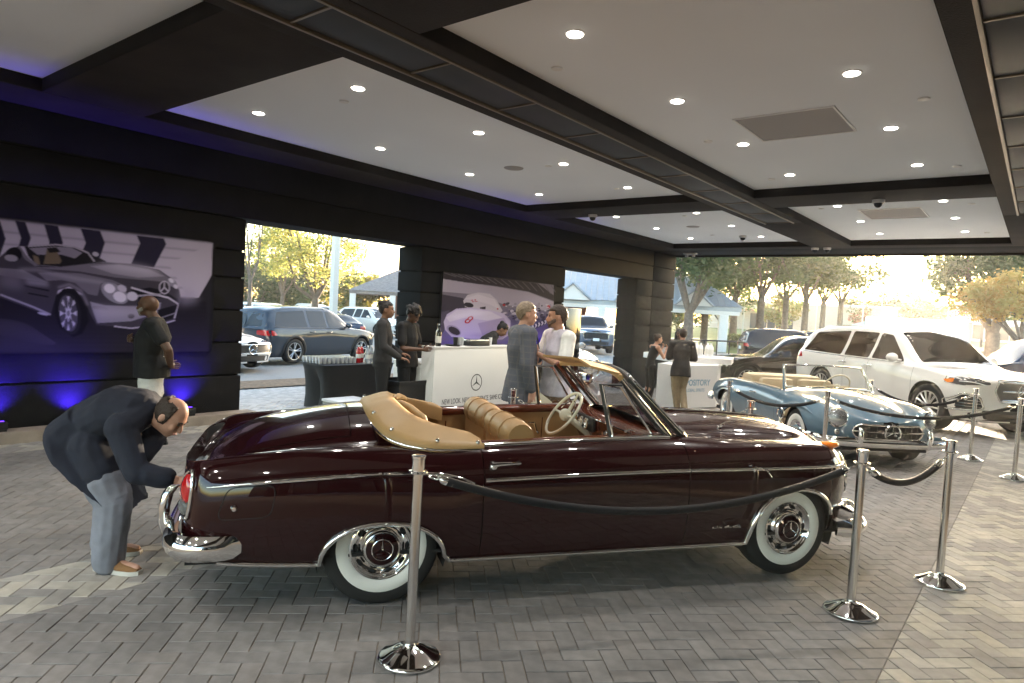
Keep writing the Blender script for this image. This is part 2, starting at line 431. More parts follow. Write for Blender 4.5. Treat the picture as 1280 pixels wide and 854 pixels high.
# lining of the coffers (dark bronze)
for x0, x1 in PX:
    for y0, y1 in PY:
        t = .006
        cpart('coffer_lining', M_recess, [(x0, x0+t, y0, y1, ZB+.004, ZR-.001), (x1-t, x1, y0, y1, ZB+.004, ZR-.001), (x0+t, x1-t, y0, y0+t, ZB+.006, ZR-.001), (x0+t, x1-t, y1-t, y1, ZB+.006, ZR-.001)], b=.0005)
        mb = MB(); mb.box(x0-.02, x1+.02, y0-7-.02, y1-7+.02, ZR-ZB, ZR-ZB+.06); mb.build('ceiling_panel', M_ceil, can)
for (a, b) in (GC, GR):
    cpart('grille_backing', M_recess, [(a-.01, b+.01, YE0, 12.87, ZB+.055, ZB+.1)])
    for xx in (a, b-.028): cpart('bronze_strip', M_gold, [(xx, xx+.028, YE0, 12.858, ZB-.012, ZB+.03)], b=.002)
    y = 12.83
    while y > YE0+1.2:
        mb = MB(); mb.bbox(a+.032, b-.032, y-1.125-7+.014, y-7-.014, ZB+.012-ZB, .05, .006); mb.build('grille_panel', M_grille, can)
        mb = MB(); mb.box(a+.03, b-.03, y-7-.011, y-7+.011, .002, .05); mb.build('bronze_bar', M_gold, can); y -= 1.125
cpart('roof_deck', M_recess, [(XW-.9, 4.4, YE0, YE1, ZR+.26, ZR+.55)])
# support piers and the showroom front on the far side of the drive
for yy in (-4.6, 6.5, 17.9):
    q = thing('support_pier', 'square grey block pier carrying the outer canopy edge', 'pillar', (4.0, yy, 0), group='outer canopy piers')
    for z0, z1 in zip(GRO[:-1], GRO[1:]):
        mb = MB(); mb.bbox(-.35, .35, -.35, .35, z0+.01, z1-.01, .014); mb.build('wall_course', M_wall, q)
    mb = MB(); mb.box(-.32, .32, -.32, .32, -.05, ZB); mb.build('pillar_core', M_wall, q)
show = thing('showroom_front', 'dark showroom front with tall glazing under the canopy edge', 'building', (6.2, 2, 0))
M_shopglass = mat('showroom_glass', (.02,.022,.025), .06)
mb = MB(); mb.box(.1, .5, -11, 12, -.05, 4.6); mb.build('wall', M_wall, show)
for k in range(14):
    mb = MB(); mb.box(.05, .098, -10.8+k*1.62, -10.8+k*1.62+1.5, .15, 3.1); mb.build('window', M_shopglass, show)

# ------------------------------------------------------------------ recessed lamps
M_ring = mat('white_trim_ring', (.75,.73,.70), .4)
M_refl = mat('lamp_reflector', (.85,.83,.80), .25, .6, emit=(1,.93,.82), estr=1.2)
M_lens = mat('lit_lens', (1,1,1), .4, emit=(1,.93,.82), estr=14)
mbr = MB(); mbr.lathe([(.088,.0),(.088,-.005),(.072,-.007),(.068,.0),(.06,.05)], 28); ring_me = mbr.mesh('trim_ring', M_ring)
mbl = MB(); mbl.lathe([(.069,-.0015),(.055,.010),(.042,.012)], 24); refl_me = mbl.mesh('reflector', M_refl)
mbl = MB(); mbl.lathe([(.0415,.010),(.03,.004),(.0,.003)], 20); lens_me = mbl.mesh('lens', M_lens)
lamp_d = bpy.data.lights.new('downlight_beam', 'SPOT'); lamp_d.energy = 15; lamp_d.color = (1,.96,.91); lamp_d.spot_size = R(125); lamp_d.spot_blend = .85; lamp_d.shadow_soft_size = .05
LX = [(-6.93, -5.23), (-2.80, -1.33)]; LY = [(-3.8, -2.1, -.35), (4.1, 5.83, 7.57, 9.35), (12.0, 13.8, 15.65)]
bays = [['first', 'second', 'far'], ['first', 'middle', 'far']]
for ci, xs in enumerate(LX):
    for ri, ys in enumerate(LY):
        for x in xs:
            for y in ys:
                where = ['wall-side', 'drive-side', 'outer'][ci]; bay = ['rear', 'long', 'far end'][ri]
                t = thing('recessed_downlight', 'lit round recessed downlight in the %s %s ceiling panel' % (where, bay), 'downlight', (x, y, ZR), group='downlights of the %s %s ceiling panel' % (where, bay))
                for nm, me, dz in (('trim_ring', ring_me, 0), ('reflector', refl_me, -.012), ('lens', lens_me, -.012)):
                    o = bpy.data.objects.new(nm, me); COL.objects.link(o); o.parent = t; o.location = (0, 0, dz); o.scale = (.86, .86, 1)
                lo = bpy.data.objects.new('downlight_beam', lamp_d); COL.objects.link(lo); lo.parent = t; lo.location = (0, 0, -.03)
# ceiling fittings
M_vent = mat('grey_vent_face', (.36,.33,.31), .6, bump=.3, bscale=300)
for x0, x1, y0, y1, w in ((-2.57, -1.63, 6.6, 7.54, 'long'), (-2.6, -1.68, 12.5, 13.6, 'far end')):
    t = thing('ceiling_vent', 'square grey perforated vent in the drive-side %s ceiling panel' % w, 'vent', ((x0+x1)/2, (y0+y1)/2, ZR))
    w2, h2 = (x1-x0)/2, (y1-y0)/2
    mb = MB(); mb.box(-w2+.022, w2-.022, -h2+.022, h2-.022, -.006, .0); mb.build('vent_face', M_vent, t, smooth=0)
    mb = MB()
    for bx in ((-w2, w2, -h2, -h2+.02), (-w2, w2, h2-.02, h2), (-w2, -w2+.02, -h2+.021, h2-.021), (w2-.02, w2, -h2+.021, h2-.021)): mb.box(*bx, -.012, .0)
    mb.build('vent_frame', M_ring, t, smooth=0)
mb = MB(); mb.lathe([(.0,-.012),(.13,-.010),(.14,-.002),(.14,.0)], 28); sp = mb.build('ceiling_speaker', M_vent, loc=(-6.04, 7.51, ZR)); tag(sp, 'flat round grey speaker in the wall-side long ceiling panel', 'speaker')
sp2 = share(sp, 'ceiling_speaker', loc=(-6.05, 13.75, ZR)); tag(sp2, 'flat round grey speaker in the wall-side far end ceiling panel', 'speaker')
mb = MB(); mb.lathe([(.0,-.014),(.045,-.012),(.05,0)], 16); spk = mb.mesh('sprinkler_cap', M_ring)
for (x, y, w) in ((-3.3,4.6,'drive-side long'),(-.95,6.75,'drive-side long'),(-3.1,7.3,'drive-side long'),(-3.1,9.55,'drive-side long'),(-.95,9.6,'drive-side long'),(-5.7,4.3,'wall-side long'),(-5.5,7.6,'wall-side long'),(-5.45,9.4,'wall-side long'),(-3.1,12.2,'drive-side far end'),(-1.0,12.4,'drive-side far end'),(-1.0,15.9,'drive-side far end'),(-5.6,12.3,'wall-side far end'),(-6.2,15.2,'wall-side far end')):
    o = bpy.data.objects.new('sprinkler_cap', spk); COL.objects.link(o); o.location = (x, y, ZR)
    tag(o, 'small white sprinkler cover in the %s ceiling panel' % w, 'sprinkler', 'sprinkler covers of the %s ceiling panel' % w)
M_dome = mat('smoked_dome', (.015,.015,.016), .08); M_camwhite = mat('camera_housing', (.55,.52,.5), .4)
for (x, y, z, lab) in ((-4.39,17.0,ZB,'dome camera under the end beam, the one nearer the wall'),(-4.12,17.0,ZB,'dome camera under the end beam, the one nearer the drive'),(-5.57,15.45,ZR,'dome camera hanging from the wall-side far end ceiling panel'),(-6.8,10.9,ZB,'dome camera under the cross beam over the wall side'),(-2.0,10.9,ZB,'dome camera under the cross beam over the drive side')):
    t = thing('dome_camera', 'white and black '+lab, 'camera', (x, y, z))
    mb = MB(); mb.lathe([(.0,-.05),(.075,-.05),(.085,-.035),(.085,0)], 20); mb.build('housing', M_camwhite, t)
    mb = MB(); mb.lathe([(.0,-.115),(.03,-.108),(.052,-.085),(.06,-.051),(.0,-.051)], 20); mb.build('dome', M_dome, t)
t = thing('exit_light', 'small white emergency light fitting under the end soffit', 'light fitting', (-7.9, 17.9, ZB+.012))
mb = MB(); mb.bbox(-.2, .2, -.06, .06, -.05, 0, .015); mb.build('housing', M_camwhite, t)
for s in (-1, 1):
    mb = MB(); mb.lathe([(.0,-.04),(.045,-.035),(.05,0),(.02,.03)], 14, c=(s*.1, -.01, -.075)); mb.build('lamp_head', M_camwhite, t)

# ------------------------------------------------------------------ blue wash lights on the wall
M_black = mat('black_plastic', (.018,.018,.019), .45)
M_blue = mat('blue_led', (.1,.05,1), .4, emit=(.10,.02,1), estr=1.)
bl = bpy.data.lights.new('blue_beam', 'SPOT'); bl.energy = 26; bl.color = (.06,.02,1); bl.spot_size = R(105); bl.spot_blend = 1.; bl.shadow_soft_size = .04
for i, (y, lab) in enumerate(((2.2, 'by the left end of the silver car poster'), (2.92, 'under the silver car poster'), (4.2, 'behind the person in white shorts'), (9.6, 'behind the bar'), (11.5, 'under the racing car poster'))):
    t = thing('wash_light', 'black blue-glowing wash light at the kerb '+lab, 'wash light', (XW+.15, y, .125+gz(XW, y)))
    mb = MB(); mb.bbox(-.05, .05, -.09, .09, .02, .10, .01); mb.build('housing', M_black, t)
    mb = MB(); mb.box(-.045, .045, -.08, .08, 0, .02); mb.build('foot', M_black, t)
    mb = MB(); mb.box(-.04, -.01, -.07, .07, .1005, .102); mb.build('led_strip', M_blue, t, smooth=0)
    lo = bpy.data.objects.new('blue_beam', bl); COL.objects.link(lo); lo.parent = t; lo.location = (0, 0, .115)
    lo.rotation_euler = (R(180), R(-27), 0)
# ------------------------------------------------------------------ a kit for lofted car bodies
# local car frame: x forward, y to the car's left, z up; rows run from the sill up to the centre line
class Surf:
    def __init__(s, rows, t0, t1, tail=None, nose=None, dens=14):
        s.rows, s.t0, s.t1, s.tail, s.nose = rows, t0, t1, tail, nose
        K = len(rows); s.K = K
        ss = np.linspace(0, K-1, (K-1)*dens+1); W = np.zeros((len(ss), K+2))
        for a, u in enumerate(ss):
            i = min(int(u), K-2); t = u-i
            w = [-.5*t**3+t**2-.5*t, 1.5*t**3-2.5*t**2+1, -1.5*t**3+2*t**2+.5*t, .5*t**3-.5*t**2]
            for b in range(4): W[a, i+b] += w[b]
        s.W, s.ss = W, ss
        T = list(np.linspace(t0, t1, 90))
        for (e, spec) in ((t1, nose), (t0, tail)):
            if spec:
                for th in np.linspace(0, math.pi/2, 26): T.append(spec[0]+(e-spec[0])*math.sin(th)**(2/spec[1]))
        s.T = np.unique(np.round(T, 5)); s.G = s.sections(s.T)
    def narrow(s, t):
        f = np.ones_like(t)
        for e, spec in ((s.t1, s.nose), (s.t0, s.tail)):
            if spec:
                u = np.clip((t-spec[0])/(e-spec[0]), 0, 1); f = f*np.maximum(1-u**spec[1], 0)**(1/spec[1])
        return f
    def sections(s, T):
        T = np.atleast_1d(np.asarray(T, float)); f = s.narrow(T); C = np.zeros((len(T), s.K+2, 3))
        for k, r in enumerate(s.rows):
            ks = [p[0] for p in r]
            C[:, k+1, 0] = T+(pchip(ks, [p[3] if len(p) > 3 else 0 for p in r], T))
            C[:, k+1, 1] = pchip(ks, [p[1] for p in r], T)*f
            C[:, k+1, 2] = pchip(ks, [p[2] for p in r], T)
        C[:, 0] = 2*C[:, 1]-C[:, 2]; C[:, -1] = C[:, -2]; C[:, -1, 1] = -C[:, -3, 1]; C[:, -1, 0] = C[:, -3, 0]; C[:, -1, 2] = C[:, -3, 2]
        return np.einsum('sk,tkc->tsc', s.W, C)
    def sec(s, t):
        i = np.clip(np.searchsorted(s.T, t)-1, 0, len(s.T)-2); u = min(1, max(0, (t-s.T[i])/(s.T[i+1]-s.T[i])))
        return s.G[i]*(1-u)+s.G[i+1]*u
    def side(s, t, z, off=0., sgn=-1):
        S = s.sec(t); zz = np.maximum.accumulate(S[:, 2])+np.arange(len(S))*1e-7
        p = [np.interp(z, zz, S[:, c]) for c in range(3)]
        return Vector((p[0], sgn*(p[1]+off), p[2]))
    def top(s, t, y, off=0.):
        S = s.sec(t)[::-1]; yy = S[:, 1]; m = int(np.argmax(yy)); S = S[:m+1]; yy = np.maximum.accumulate(S[:, 1])+np.arange(len(S))*1e-7
        p = [np.interp(abs(y), yy, S[:, c]) for c in range(3)]
        return Vector((p[0], math.copysign(p[1], y), p[2]+off))
    def end(s, y, z, off=0., front=True):
        spec, e = (s.nose, s.t1) if front else (s.tail, s.t0)
        idx = np.where((s.T-spec[0])*(1 if front else -1) >= -1e-6)[0]
        if front: idx = idx[::-1]
        ys, P = [], []
        for i in idx:
            S = s.G[i]; zz = np.maximum.accumulate(S[:, 2])+np.arange(len(S))*1e-7
            p = [np.interp(z, zz, S[:, c]) for c in range(3)]; P.append(p); ys.append(p[1])
        P = np.array(P); ys = np.maximum.accumulate(np.array(ys))+np.arange(len(ys))*1e-7
        p = [np.interp(abs(y), ys, P[:, c]) for c in range(3)]
        return Vector((p[0]+(off if front else -off), math.copysign(p[1], y), p[2]))
def round_poly(poly, r, n=5):
    """corner-rounded closed polygon"""
    out = []; N = len(poly)
    for i in range(N):
        a, b, c = [Vector(poly[(i+k) % N]) for k in (-1, 0, 1)]
        rr = r[i] if hasattr(r, '__len__') else r
        d1 = min(rr, (a-b).length*.48); d2 = min(rr, (c-b).length*.48)
        if rr <= 0: out.append(tuple(b)); continue
        p, q = b+(a-b).normalized()*d1, b+(c-b).normalized()*d2
        for k in range(n+1):
            t = k/n; out.append(tuple(p*(1-t)**2+b*2*t*(1-t)+q*t*t))
    return out
def densify(poly, step):
    out = []
    for i in range(len(poly)):
        a, b = Vector(poly[i]), Vector(poly[(i+1) % len(poly)]); k = max(1, int((b-a).length/step))
        out += [tuple(a+(b-a)*j/k) for j in range(k)]
    return out
def patch(mb, fn, poly, r=.03, step=.05, rings=6, off=.003, mi=0, crown=0., skirt=.02):
    """a sheet that follows the surface fn(u,v,off) inside poly, with a thin skirt back into the body"""
    loop = densify(round_poly(poly, r), step); c = sum((Vector(p) for p in loop), Vector((0, 0)))/len(loop)
    rows = [[fn(*p, off-skirt) for p in loop]]
    for k in range(rings):
        f = 1-k/rings
        rows.append([fn(*(c+(Vector(p)-c)*f), off+crown*(1-f*f)) for p in loop])
    o = len(mb.v); mb.grid(rows, closed_v=True, mi=mi); n = len(loop)
    mb.v.append(tuple(fn(*c, off+crown))); ci = len(mb.v)-1; b = o+rings*n
    for k in range(n): mb.f.append((b+k, b+(k+1) % n, ci)); mb.m.append(mi)
    return loop
def outline(mb, fn, poly, r=.03, step=.05, off=.004, rad=.006, mi=0, n=6):
    loop = densify(round_poly(poly, r), step); mb.tube([fn(*p, off) for p in loop], rad, n, mi=mi, closed=True); return mb
def arch_z(t, arches, base):
    z = base
    for tc, a, zt, e in arches:
        u = abs(t-tc)/a
        if u < 1: z = max(z, base+(zt-base)*(1-u**e)**(1/e))
    return z
def body_parts(sf, tag_fn, arches, base_fn, TS, ksplit, n1, svals, parent, mats, inner_mat, far_names=(), inset=.014, cap_ends=True):
    """cuts the lofted body into parts by tag_fn(t, s); each part is one mesh; names in far_names split left and right"""
    TT = sorted(set(np.round(TS, 5)))
    D = sf.sections(TT); ss = sf.ss; P = []; SV = []
    fixed = [v for v in svals if v > ksplit+1e-6]
    for i, t in enumerate(TT):
        zb = arch_z(t, arches, base_fn(t)); S = D[i]
        kk = int(np.searchsorted(ss, ksplit))+1
        zz = np.maximum.accumulate(S[:kk, 2])+np.arange(kk)*1e-7
        s0 = float(np.interp(zb, zz, ss[:kk])); sv = list(np.linspace(s0, ksplit, n1+1))+fixed
        P.append(np.stack([np.interp(sv, ss, S[:, c]) for c in range(3)], 1)); SV.append(sv)
    P = np.array(P); SV = np.array(SV); nt_, ns = P.shape[:2]; faces = {}
    for i in range(nt_-1):
        tm = (TT[i]+TT[i+1])/2
        for j in range(ns-1):
            nm = tag_fn(tm, (SV[i, j]+SV[i, j+1]+SV[i+1, j]+SV[i+1, j+1])/4)
            if nm: faces.setdefault(nm, []).append((i*ns+j, (i+1)*ns+j, (i+1)*ns+j+1, i*ns+j+1))
    flat = P.reshape(-1, 3); objs = {}
    def emit(name, fl, sgn, mb):
        used = sorted({q for f in fl for q in f}); mp = {q: k for k, q in enumerate(used)}
        mb.add([(flat[q][0], flat[q][1]*sgn, flat[q][2]) for q in used], [tuple(mp[q] for q in (f if sgn < 0 else f[::-1])) for f in fl])
    for nm, fl in faces.items():
        if nm in far_names:
            for sgn in (-1, 1):
                mb = MB(); emit(nm, fl, sgn, mb); o = mb.build(nm, mats.get(nm, mats['body']), parent, smooth=50); objs.setdefault(nm, []).append(o); weld(o)
        else:
            mb = MB(); emit(nm, fl, -1, mb); emit(nm, fl, 1, mb); o = mb.build(nm, mats.get(nm, mats['body']), parent, smooth=50); weld(o); objs[nm] = [o]
    if inner_mat:   # black sheet added behind the shut lines so the gaps look shaded
        mb = MB(); al = [f for fl in faces.values() for f in fl]
        Q = P.copy(); c = np.array([0, 0, .55]); 
        Q[:, :, 1] = np.maximum(Q[:, :, 1]-inset, 0); Q[:, :, 2] -= inset*.8
        fl2 = [(i*ns+j, (i+1)*ns+j, (i+1)*ns+j+1, i*ns+j+1) for i in range(2, nt_-3) for j in range(ns-1) if tag_fn((TT[i]+TT[i+1])/2, (SV[i, j]+SV[i, j+1])/2) or tag_fn(TT[i]-.02, SV[i, j]-.1) ]
        flat = Q.reshape(-1, 3); emit('lining', fl2, -1, mb); emit('lining', fl2, 1, mb); o = mb.build('gap_shade_lining', inner_mat, parent, smooth=60)
    return objs
def weld(o, d=.0004):
    bm = bmesh.new(); bm.from_mesh(o.data); bmesh.ops.remove_doubles(bm, verts=bm.verts[:], dist=d); bm.to_mesh(o.data); bm.free()
    o.data.set_sharp_from_angle(angle=R(50))
def stations(t0, t1, step, arches, gaps=(), tail=None, nose=None):
    T = list(np.linspace(t0, t1, int((t1-t0)/step)+1))
    for tc, a, zt, e in arches: T += [tc+a*math.cos(th) for th in np.linspace(0, math.pi, 27)]
    for g in gaps: T += [g-.003, g+.003]
    for e, spec in ((t1, nose), (t0, tail)):
        if spec: T += [spec[0]+(e-spec[0])*math.sin(th)**(2/spec[1]) for th in np.linspace(0, math.pi/2, 20)]
    T = sorted(T); out = [T[0]]
    keep = {round(g+d, 5) for g in gaps for d in (-.003, .003)}
    for t in T[1:]:
        if t-out[-1] > .0025 or round(t, 5) in keep: out.append(t)
    return out
M_chrome = mat('chrome', (.86,.86,.85), .05, 1.); M_steel = mat('polished_steel', (.72,.71,.69), .14, 1.)
M_tyre = mat('tyre_rubber', (.018,.018,.018), .75, bump=.25, bscale=120)
M_white_rubber = mat('whitewall_rubber', (.80,.79,.74), .5, var=.03, vscale=10)
M_dark = mat('dark_lining', (.012,.012,.012), .8); M_under = mat('underbody_black', (.015,.014,.014), .85)
M_clearlens = mat('clear_lens', (.9,.92,.93), .06, 0, trans=.85); M_redlens = mat('red_lens', (.42,.008,.010), .08, coat=1)
M_amber = mat('amber_lens', (.85,.22,.02), .1, coat=1); M_lampbowl = mat('lamp_bowl', (.9,.9,.88), .12, 1.)
M_tint = mat('tinted_glass', (.012,.013,.014), .04, spec=.6); M_darkglass_warm = mat('tinted_glass_warm', (.035,.024,.018), .04, spec=.6)
M_alloy = mat('alloy_silver', (.62,.62,.63), .28, .9); M_plate = mat('number_plate_white', (.75,.75,.72), .5)
def tyre_profile(R0, w, rim):
    return [(rim, -w*.40), (rim+.012, -w*.47), (R0*.80, -w*.52), (R0*.93, -w*.49), (R0*.985, -w*.40), (R0, -w*.25), (R0, w*.25), (R0*.985, w*.40), (R0*.93, w*.49), (R0*.80, w*.52), (rim+.012, w*.47), (rim, w*.40)]
def star3(mb, r, c, d, th, mi=0):
    """three-pointed star in the XZ plane, raised ridge towards -y"""
    for k in range(3):
        a = math.pi/2+k*2*math.pi/3; tip = (c[0]+r*math.cos(a), c[1], c[2]+r*math.sin(a))
        b1, b2 = a+math.pi/3, a-math.pi/3; q = r*.13
        p1 = (c[0]+q*math.cos(b1), c[1], c[2]+q*math.sin(b1)); p2 = (c[0]+q*math.cos(b2), c[1], c[2]+q*math.sin(b2)); top = (c[0], c[1]-d, c[2])
        o = len(mb.v); mb.v += [tip, p1, p2, top, (c[0], c[1]+th, c[2])]
        for f in ((0,1,3),(0,3,2),(0,2,4),(0,4,1)): mb.f.append(tuple(o+q_ for q_ in f)); mb.m.append(mi)
    return mb
def emblem(name, r, ring, material, parent, M, d=.006):
    mb = MB(); mb.tube([(r*math.cos(a), 0, r*math.sin(a)) for a in np.linspace(0, 2*math.pi, 33)[:-1]], ring, 8, closed=True); star3(mb, r, (0,0,0), d, .002)
    mb.xf(M); return mb.build(name, material, parent)
def loft_plan(mb, path, prof, mi=0, closed_prof=True):
    """profile (out, z) swept along a plan path; out points to the left-hand normal side turned outwards"""
    P = []; n = len(path)
    for i, p in enumerate(path):
        a, b = Vector(path[max(0, i-1)]), Vector(path[min(n-1, i+1)]); t = (b-a).normalized(); nn = Vector((t.y, -t.x))
        sc = p[2] if len(p) > 2 else 1.
        P.append([(p[0]+nn.x*o*sc, p[1]+nn.y*o*sc, z if len(p) < 4 else p[3]+(z-p[3])*sc) for o, z in prof])
    o = len(mb.v); mb.grid(P, closed_v=closed_prof, mi=mi); m_ = len(prof)
    mb.f.append(tuple(o+k for k in range(m_))); mb.m.append(mi); mb.f.append(tuple(o+(n-1)*m_+k for k in reversed(range(m_)))); mb.m.append(mi)
    return mb
def curve2(pts, n):
    """smooth plan curve through points"""
    pts = np.array(pts, float); d = np.r_[0, np.cumsum(np.linalg.norm(np.diff(pts[:, :2], axis=0), axis=1))]
    u = np.linspace(0, d[-1], n); out = []
    K = len(pts)
    for x in u:
        i = min(max(int(np.searchsorted(d, x, side='right'))-1, 0), K-2); t = (x-d[i])/(d[i+1]-d[i])
        p0 = pts[max(i-1, 0)]; p1, p2 = pts[i], pts[i+1]; p3 = pts[min(i+2, K-1)]
        m1 = (p2-p0)/(d[i+1]-d[max(i-1, 0)])*(d[i+1]-d[i]); m2 = (p3-p1)/(d[min(i+2, K-1)]-d[i])*(d[i+1]-d[i])
        out.append(tuple((2*t**3-3*t**2+1)*p1+(t**3-2*t**2+t)*m1+(-2*t**3+3*t**2)*p2+(t**3-t**2)*m2))
    return out
def wheel_house(parent, arches, ztyre, y0=.45, y1=.83):
    for tc, a, zt, e in arches:
        for sgn in (-1, 1):
            mb = MB(); c = np.linspace(-.35, math.pi+.35, 22); rr = max(a+.03, zt-ztyre+.03)
            rows = [[(tc+rr*math.cos(x), sgn*y, ztyre+rr*math.sin(x)) for y in (y0, y1)] for x in c]
            mb.grid(rows); mb.add([r[0] for r in rows], [tuple(range(len(rows)))]); mb.build('wheel_house', M_under, parent, smooth=60)
# ------------------------------------------------------------------ maroon cabriolet
M_maroon = mat('maroon_paint', (.019,.0036,.0042), .22, coat=1., spec=.04)
M_tan = mat('tan_leather', (.36,.215,.092), .42, bump=.12, bscale=160, var=.06, vscale=6)
M_tancloth = mat('tan_cover_leather', (.42,.26,.11), .48, bump=.12, bscale=120, var=.06, vscale=5)
M_wood = mat('polished_wood', (.10,.022,.010), .16, coat=.8, var=.35, vscale=9, aniso_scale=(1,8,8))
M_ivory = mat('ivory_bakelite', (.78,.73,.58), .2, coat=.4)
M_carpet = mat('brown_carpet', (.10,.06,.03), .95)
M_glass = glass_mat('clear_glass', (.93,.95,.94), 0, .08)
M_blackrub = mat('black_rubber_seal', (.02,.02,.02), .5)
HERO_D = Vector((0.57157621, 0.82054899, 0)); HERO_R = Vector((-2.79776, 2.49642, 0))
HERO_N = Vector((-HERO_D.y, HERO_D.x, 0)); hero_loc = HERO_R+HERO_N*.80
HERO_A = math.atan2(HERO_D.y, HERO_D.x)
hero = thing('cabriolet', 'dark maroon classic open cabriolet with tan leather and whitewall tyres', 'car', hero_loc, HERO_A)
def hero_surface():
    A = -1.07; B = 3.44
    r = [
     [(A,.78,.33),(-.9,.80,.29),(-.35,.82,.25),(.4,.825,.235),(1.2,.825,.232),(2.3,.825,.236),(3.0,.80,.27),(B,.74,.34)],
     [(A,.80,.40),(-.9,.845,.37),(-.35,.872,.345),(.35,.872,.34),(.6,.858,.34),(1.2,.855,.34),(2.3,.862,.34),(3.0,.83,.37),(B,.76,.42)],
     [(A,.80,.48),(-.9,.86,.47),(-.35,.895,.47),(.35,.892,.47),(.6,.874,.47),(1.2,.872,.47),(2.3,.884,.47),(3.0,.855,.48),(B,.78,.50)],
     [(A,.79,.56),(-.9,.862,.58),(-.35,.898,.60),(.35,.895,.60),(.6,.880,.60),(1.2,.880,.60),(2.3,.890,.605),(3.0,.865,.60),(B,.78,.58)],
     [(A,.77,.645),(-.9,.85,.685),(-.35,.885,.73),(.35,.880,.725),(.6,.874,.725),(1.2,.875,.735),(2.3,.880,.75),(3.0,.855,.735),(B,.77,.655)],
     [(A,.75,.71),(-.9,.825,.755),(-.35,.848,.805),(.35,.842,.80),(.6,.838,.80),(1.2,.84,.815),(2.3,.845,.835),(3.0,.815,.815),(B,.74,.70)],
     [(A,.715,.755),(-.9,.785,.80),(-.35,.79,.855),(.35,.782,.855),(.6,.785,.86),(1.2,.788,.88),(2.3,.785,.888),(3.0,.75,.865),(B,.68,.73)],
     [(A,.675,.77),(-.9,.72,.818),(-.35,.715,.872),(.35,.715,.880),(.6,.715,.885),(1.2,.718,.912),(1.8,.71,.925),(2.3,.69,.905),(3.0,.655,.882),(B,.60,.745)],
     [(A,.60,.70),(-.9,.61,.765),(-.35,.59,.855),(.1,.60,.89),(.6,.60,.92),(1.8,.585,.935),(2.3,.555,.905),(3.0,.53,.872),(B,.48,.745)],
     [(A,.44,.645),(-.9,.46,.765),(-.6,.46,.868),(-.1,.46,.950),(.6,.46,.97),(1.8,.45,.965),(2.3,.44,.955),(3.0,.40,.915),(B,.36,.77)],
     [(A,.22,.645),(-.9,.23,.80),(-.6,.235,.918),(-.1,.24,.992),(.6,.24,1.01),(1.8,.23,.985),(2.3,.225,.985),(3.0,.20,.945),(B,.18,.79)],
     [(A,0,.645),(-.9,0,.812),(-.6,0,.935),(-.1,0,1.008),(.6,0,1.02),(1.8,0,.99),(2.3,0,.993),(3.0,0,.957),(B,0,.80)]]
    return Surf(r, A, B, tail=(-.80, 4.2), nose=(2.75, 2.8))
HS = hero_surface()
h_arch = [(.005,.338,.49,2.25), (2.69,.347,.607,2.25)]
h_base = lambda t: float(pchip([-1.07,-.9,-.35,.4,2.3,3.0,3.44], [.345,.30,.262,.248,.25,.285,.35], t))
def hero_tag(t, s):
    if s > 8.475 and s < 8.525 and (t < -.18 or t > 1.98): return None
    for g in (.548, 1.871):
        if abs(t-g) < .003 and s < 7.02: return None
    if abs(t+.18) < .003 and s > 8.475: return None
    if abs(t-1.98) < .003 and s > 8.475: return None
    if .548 < t < 1.871 and s < 7.01: return 'door'
    if s > 7.01:
        if -.18 > t and s > 8.5: return 'boot_lid'
        if t > 1.98 and s > 8.5: return 'bonnet'
        if t < .06 or t > 1.80: return 'body'
        return None
    return 'body'
sv = sorted(set([5+i*.125 for i in range(57)]+[8.475, 8.525, 7.0]))
TS = stations(-1.07, 3.44, .045, h_arch, (-.18,.548,1.871,1.98,.06,1.80), HS.tail, HS.nose)
body_parts(HS, hero_tag, h_arch, h_base, TS, 5, 12, sv, hero, {'body': M_maroon}, M_dark, far_names=('door',))
wheel_house(hero, h_arch, .325, .5, .80)
mb = MB(); mb.box(-.95, 3.2, -.55, .55, .20, .27); mb.build('floor_pan', M_under, hero)
mb = MB(); mb.box(-1.0, 3.25, -.80, .80, .285, .30); mb.box(-1.05,-.9,-.6,.6,.3,.62); mb.build('floor_pan', M_under, hero)
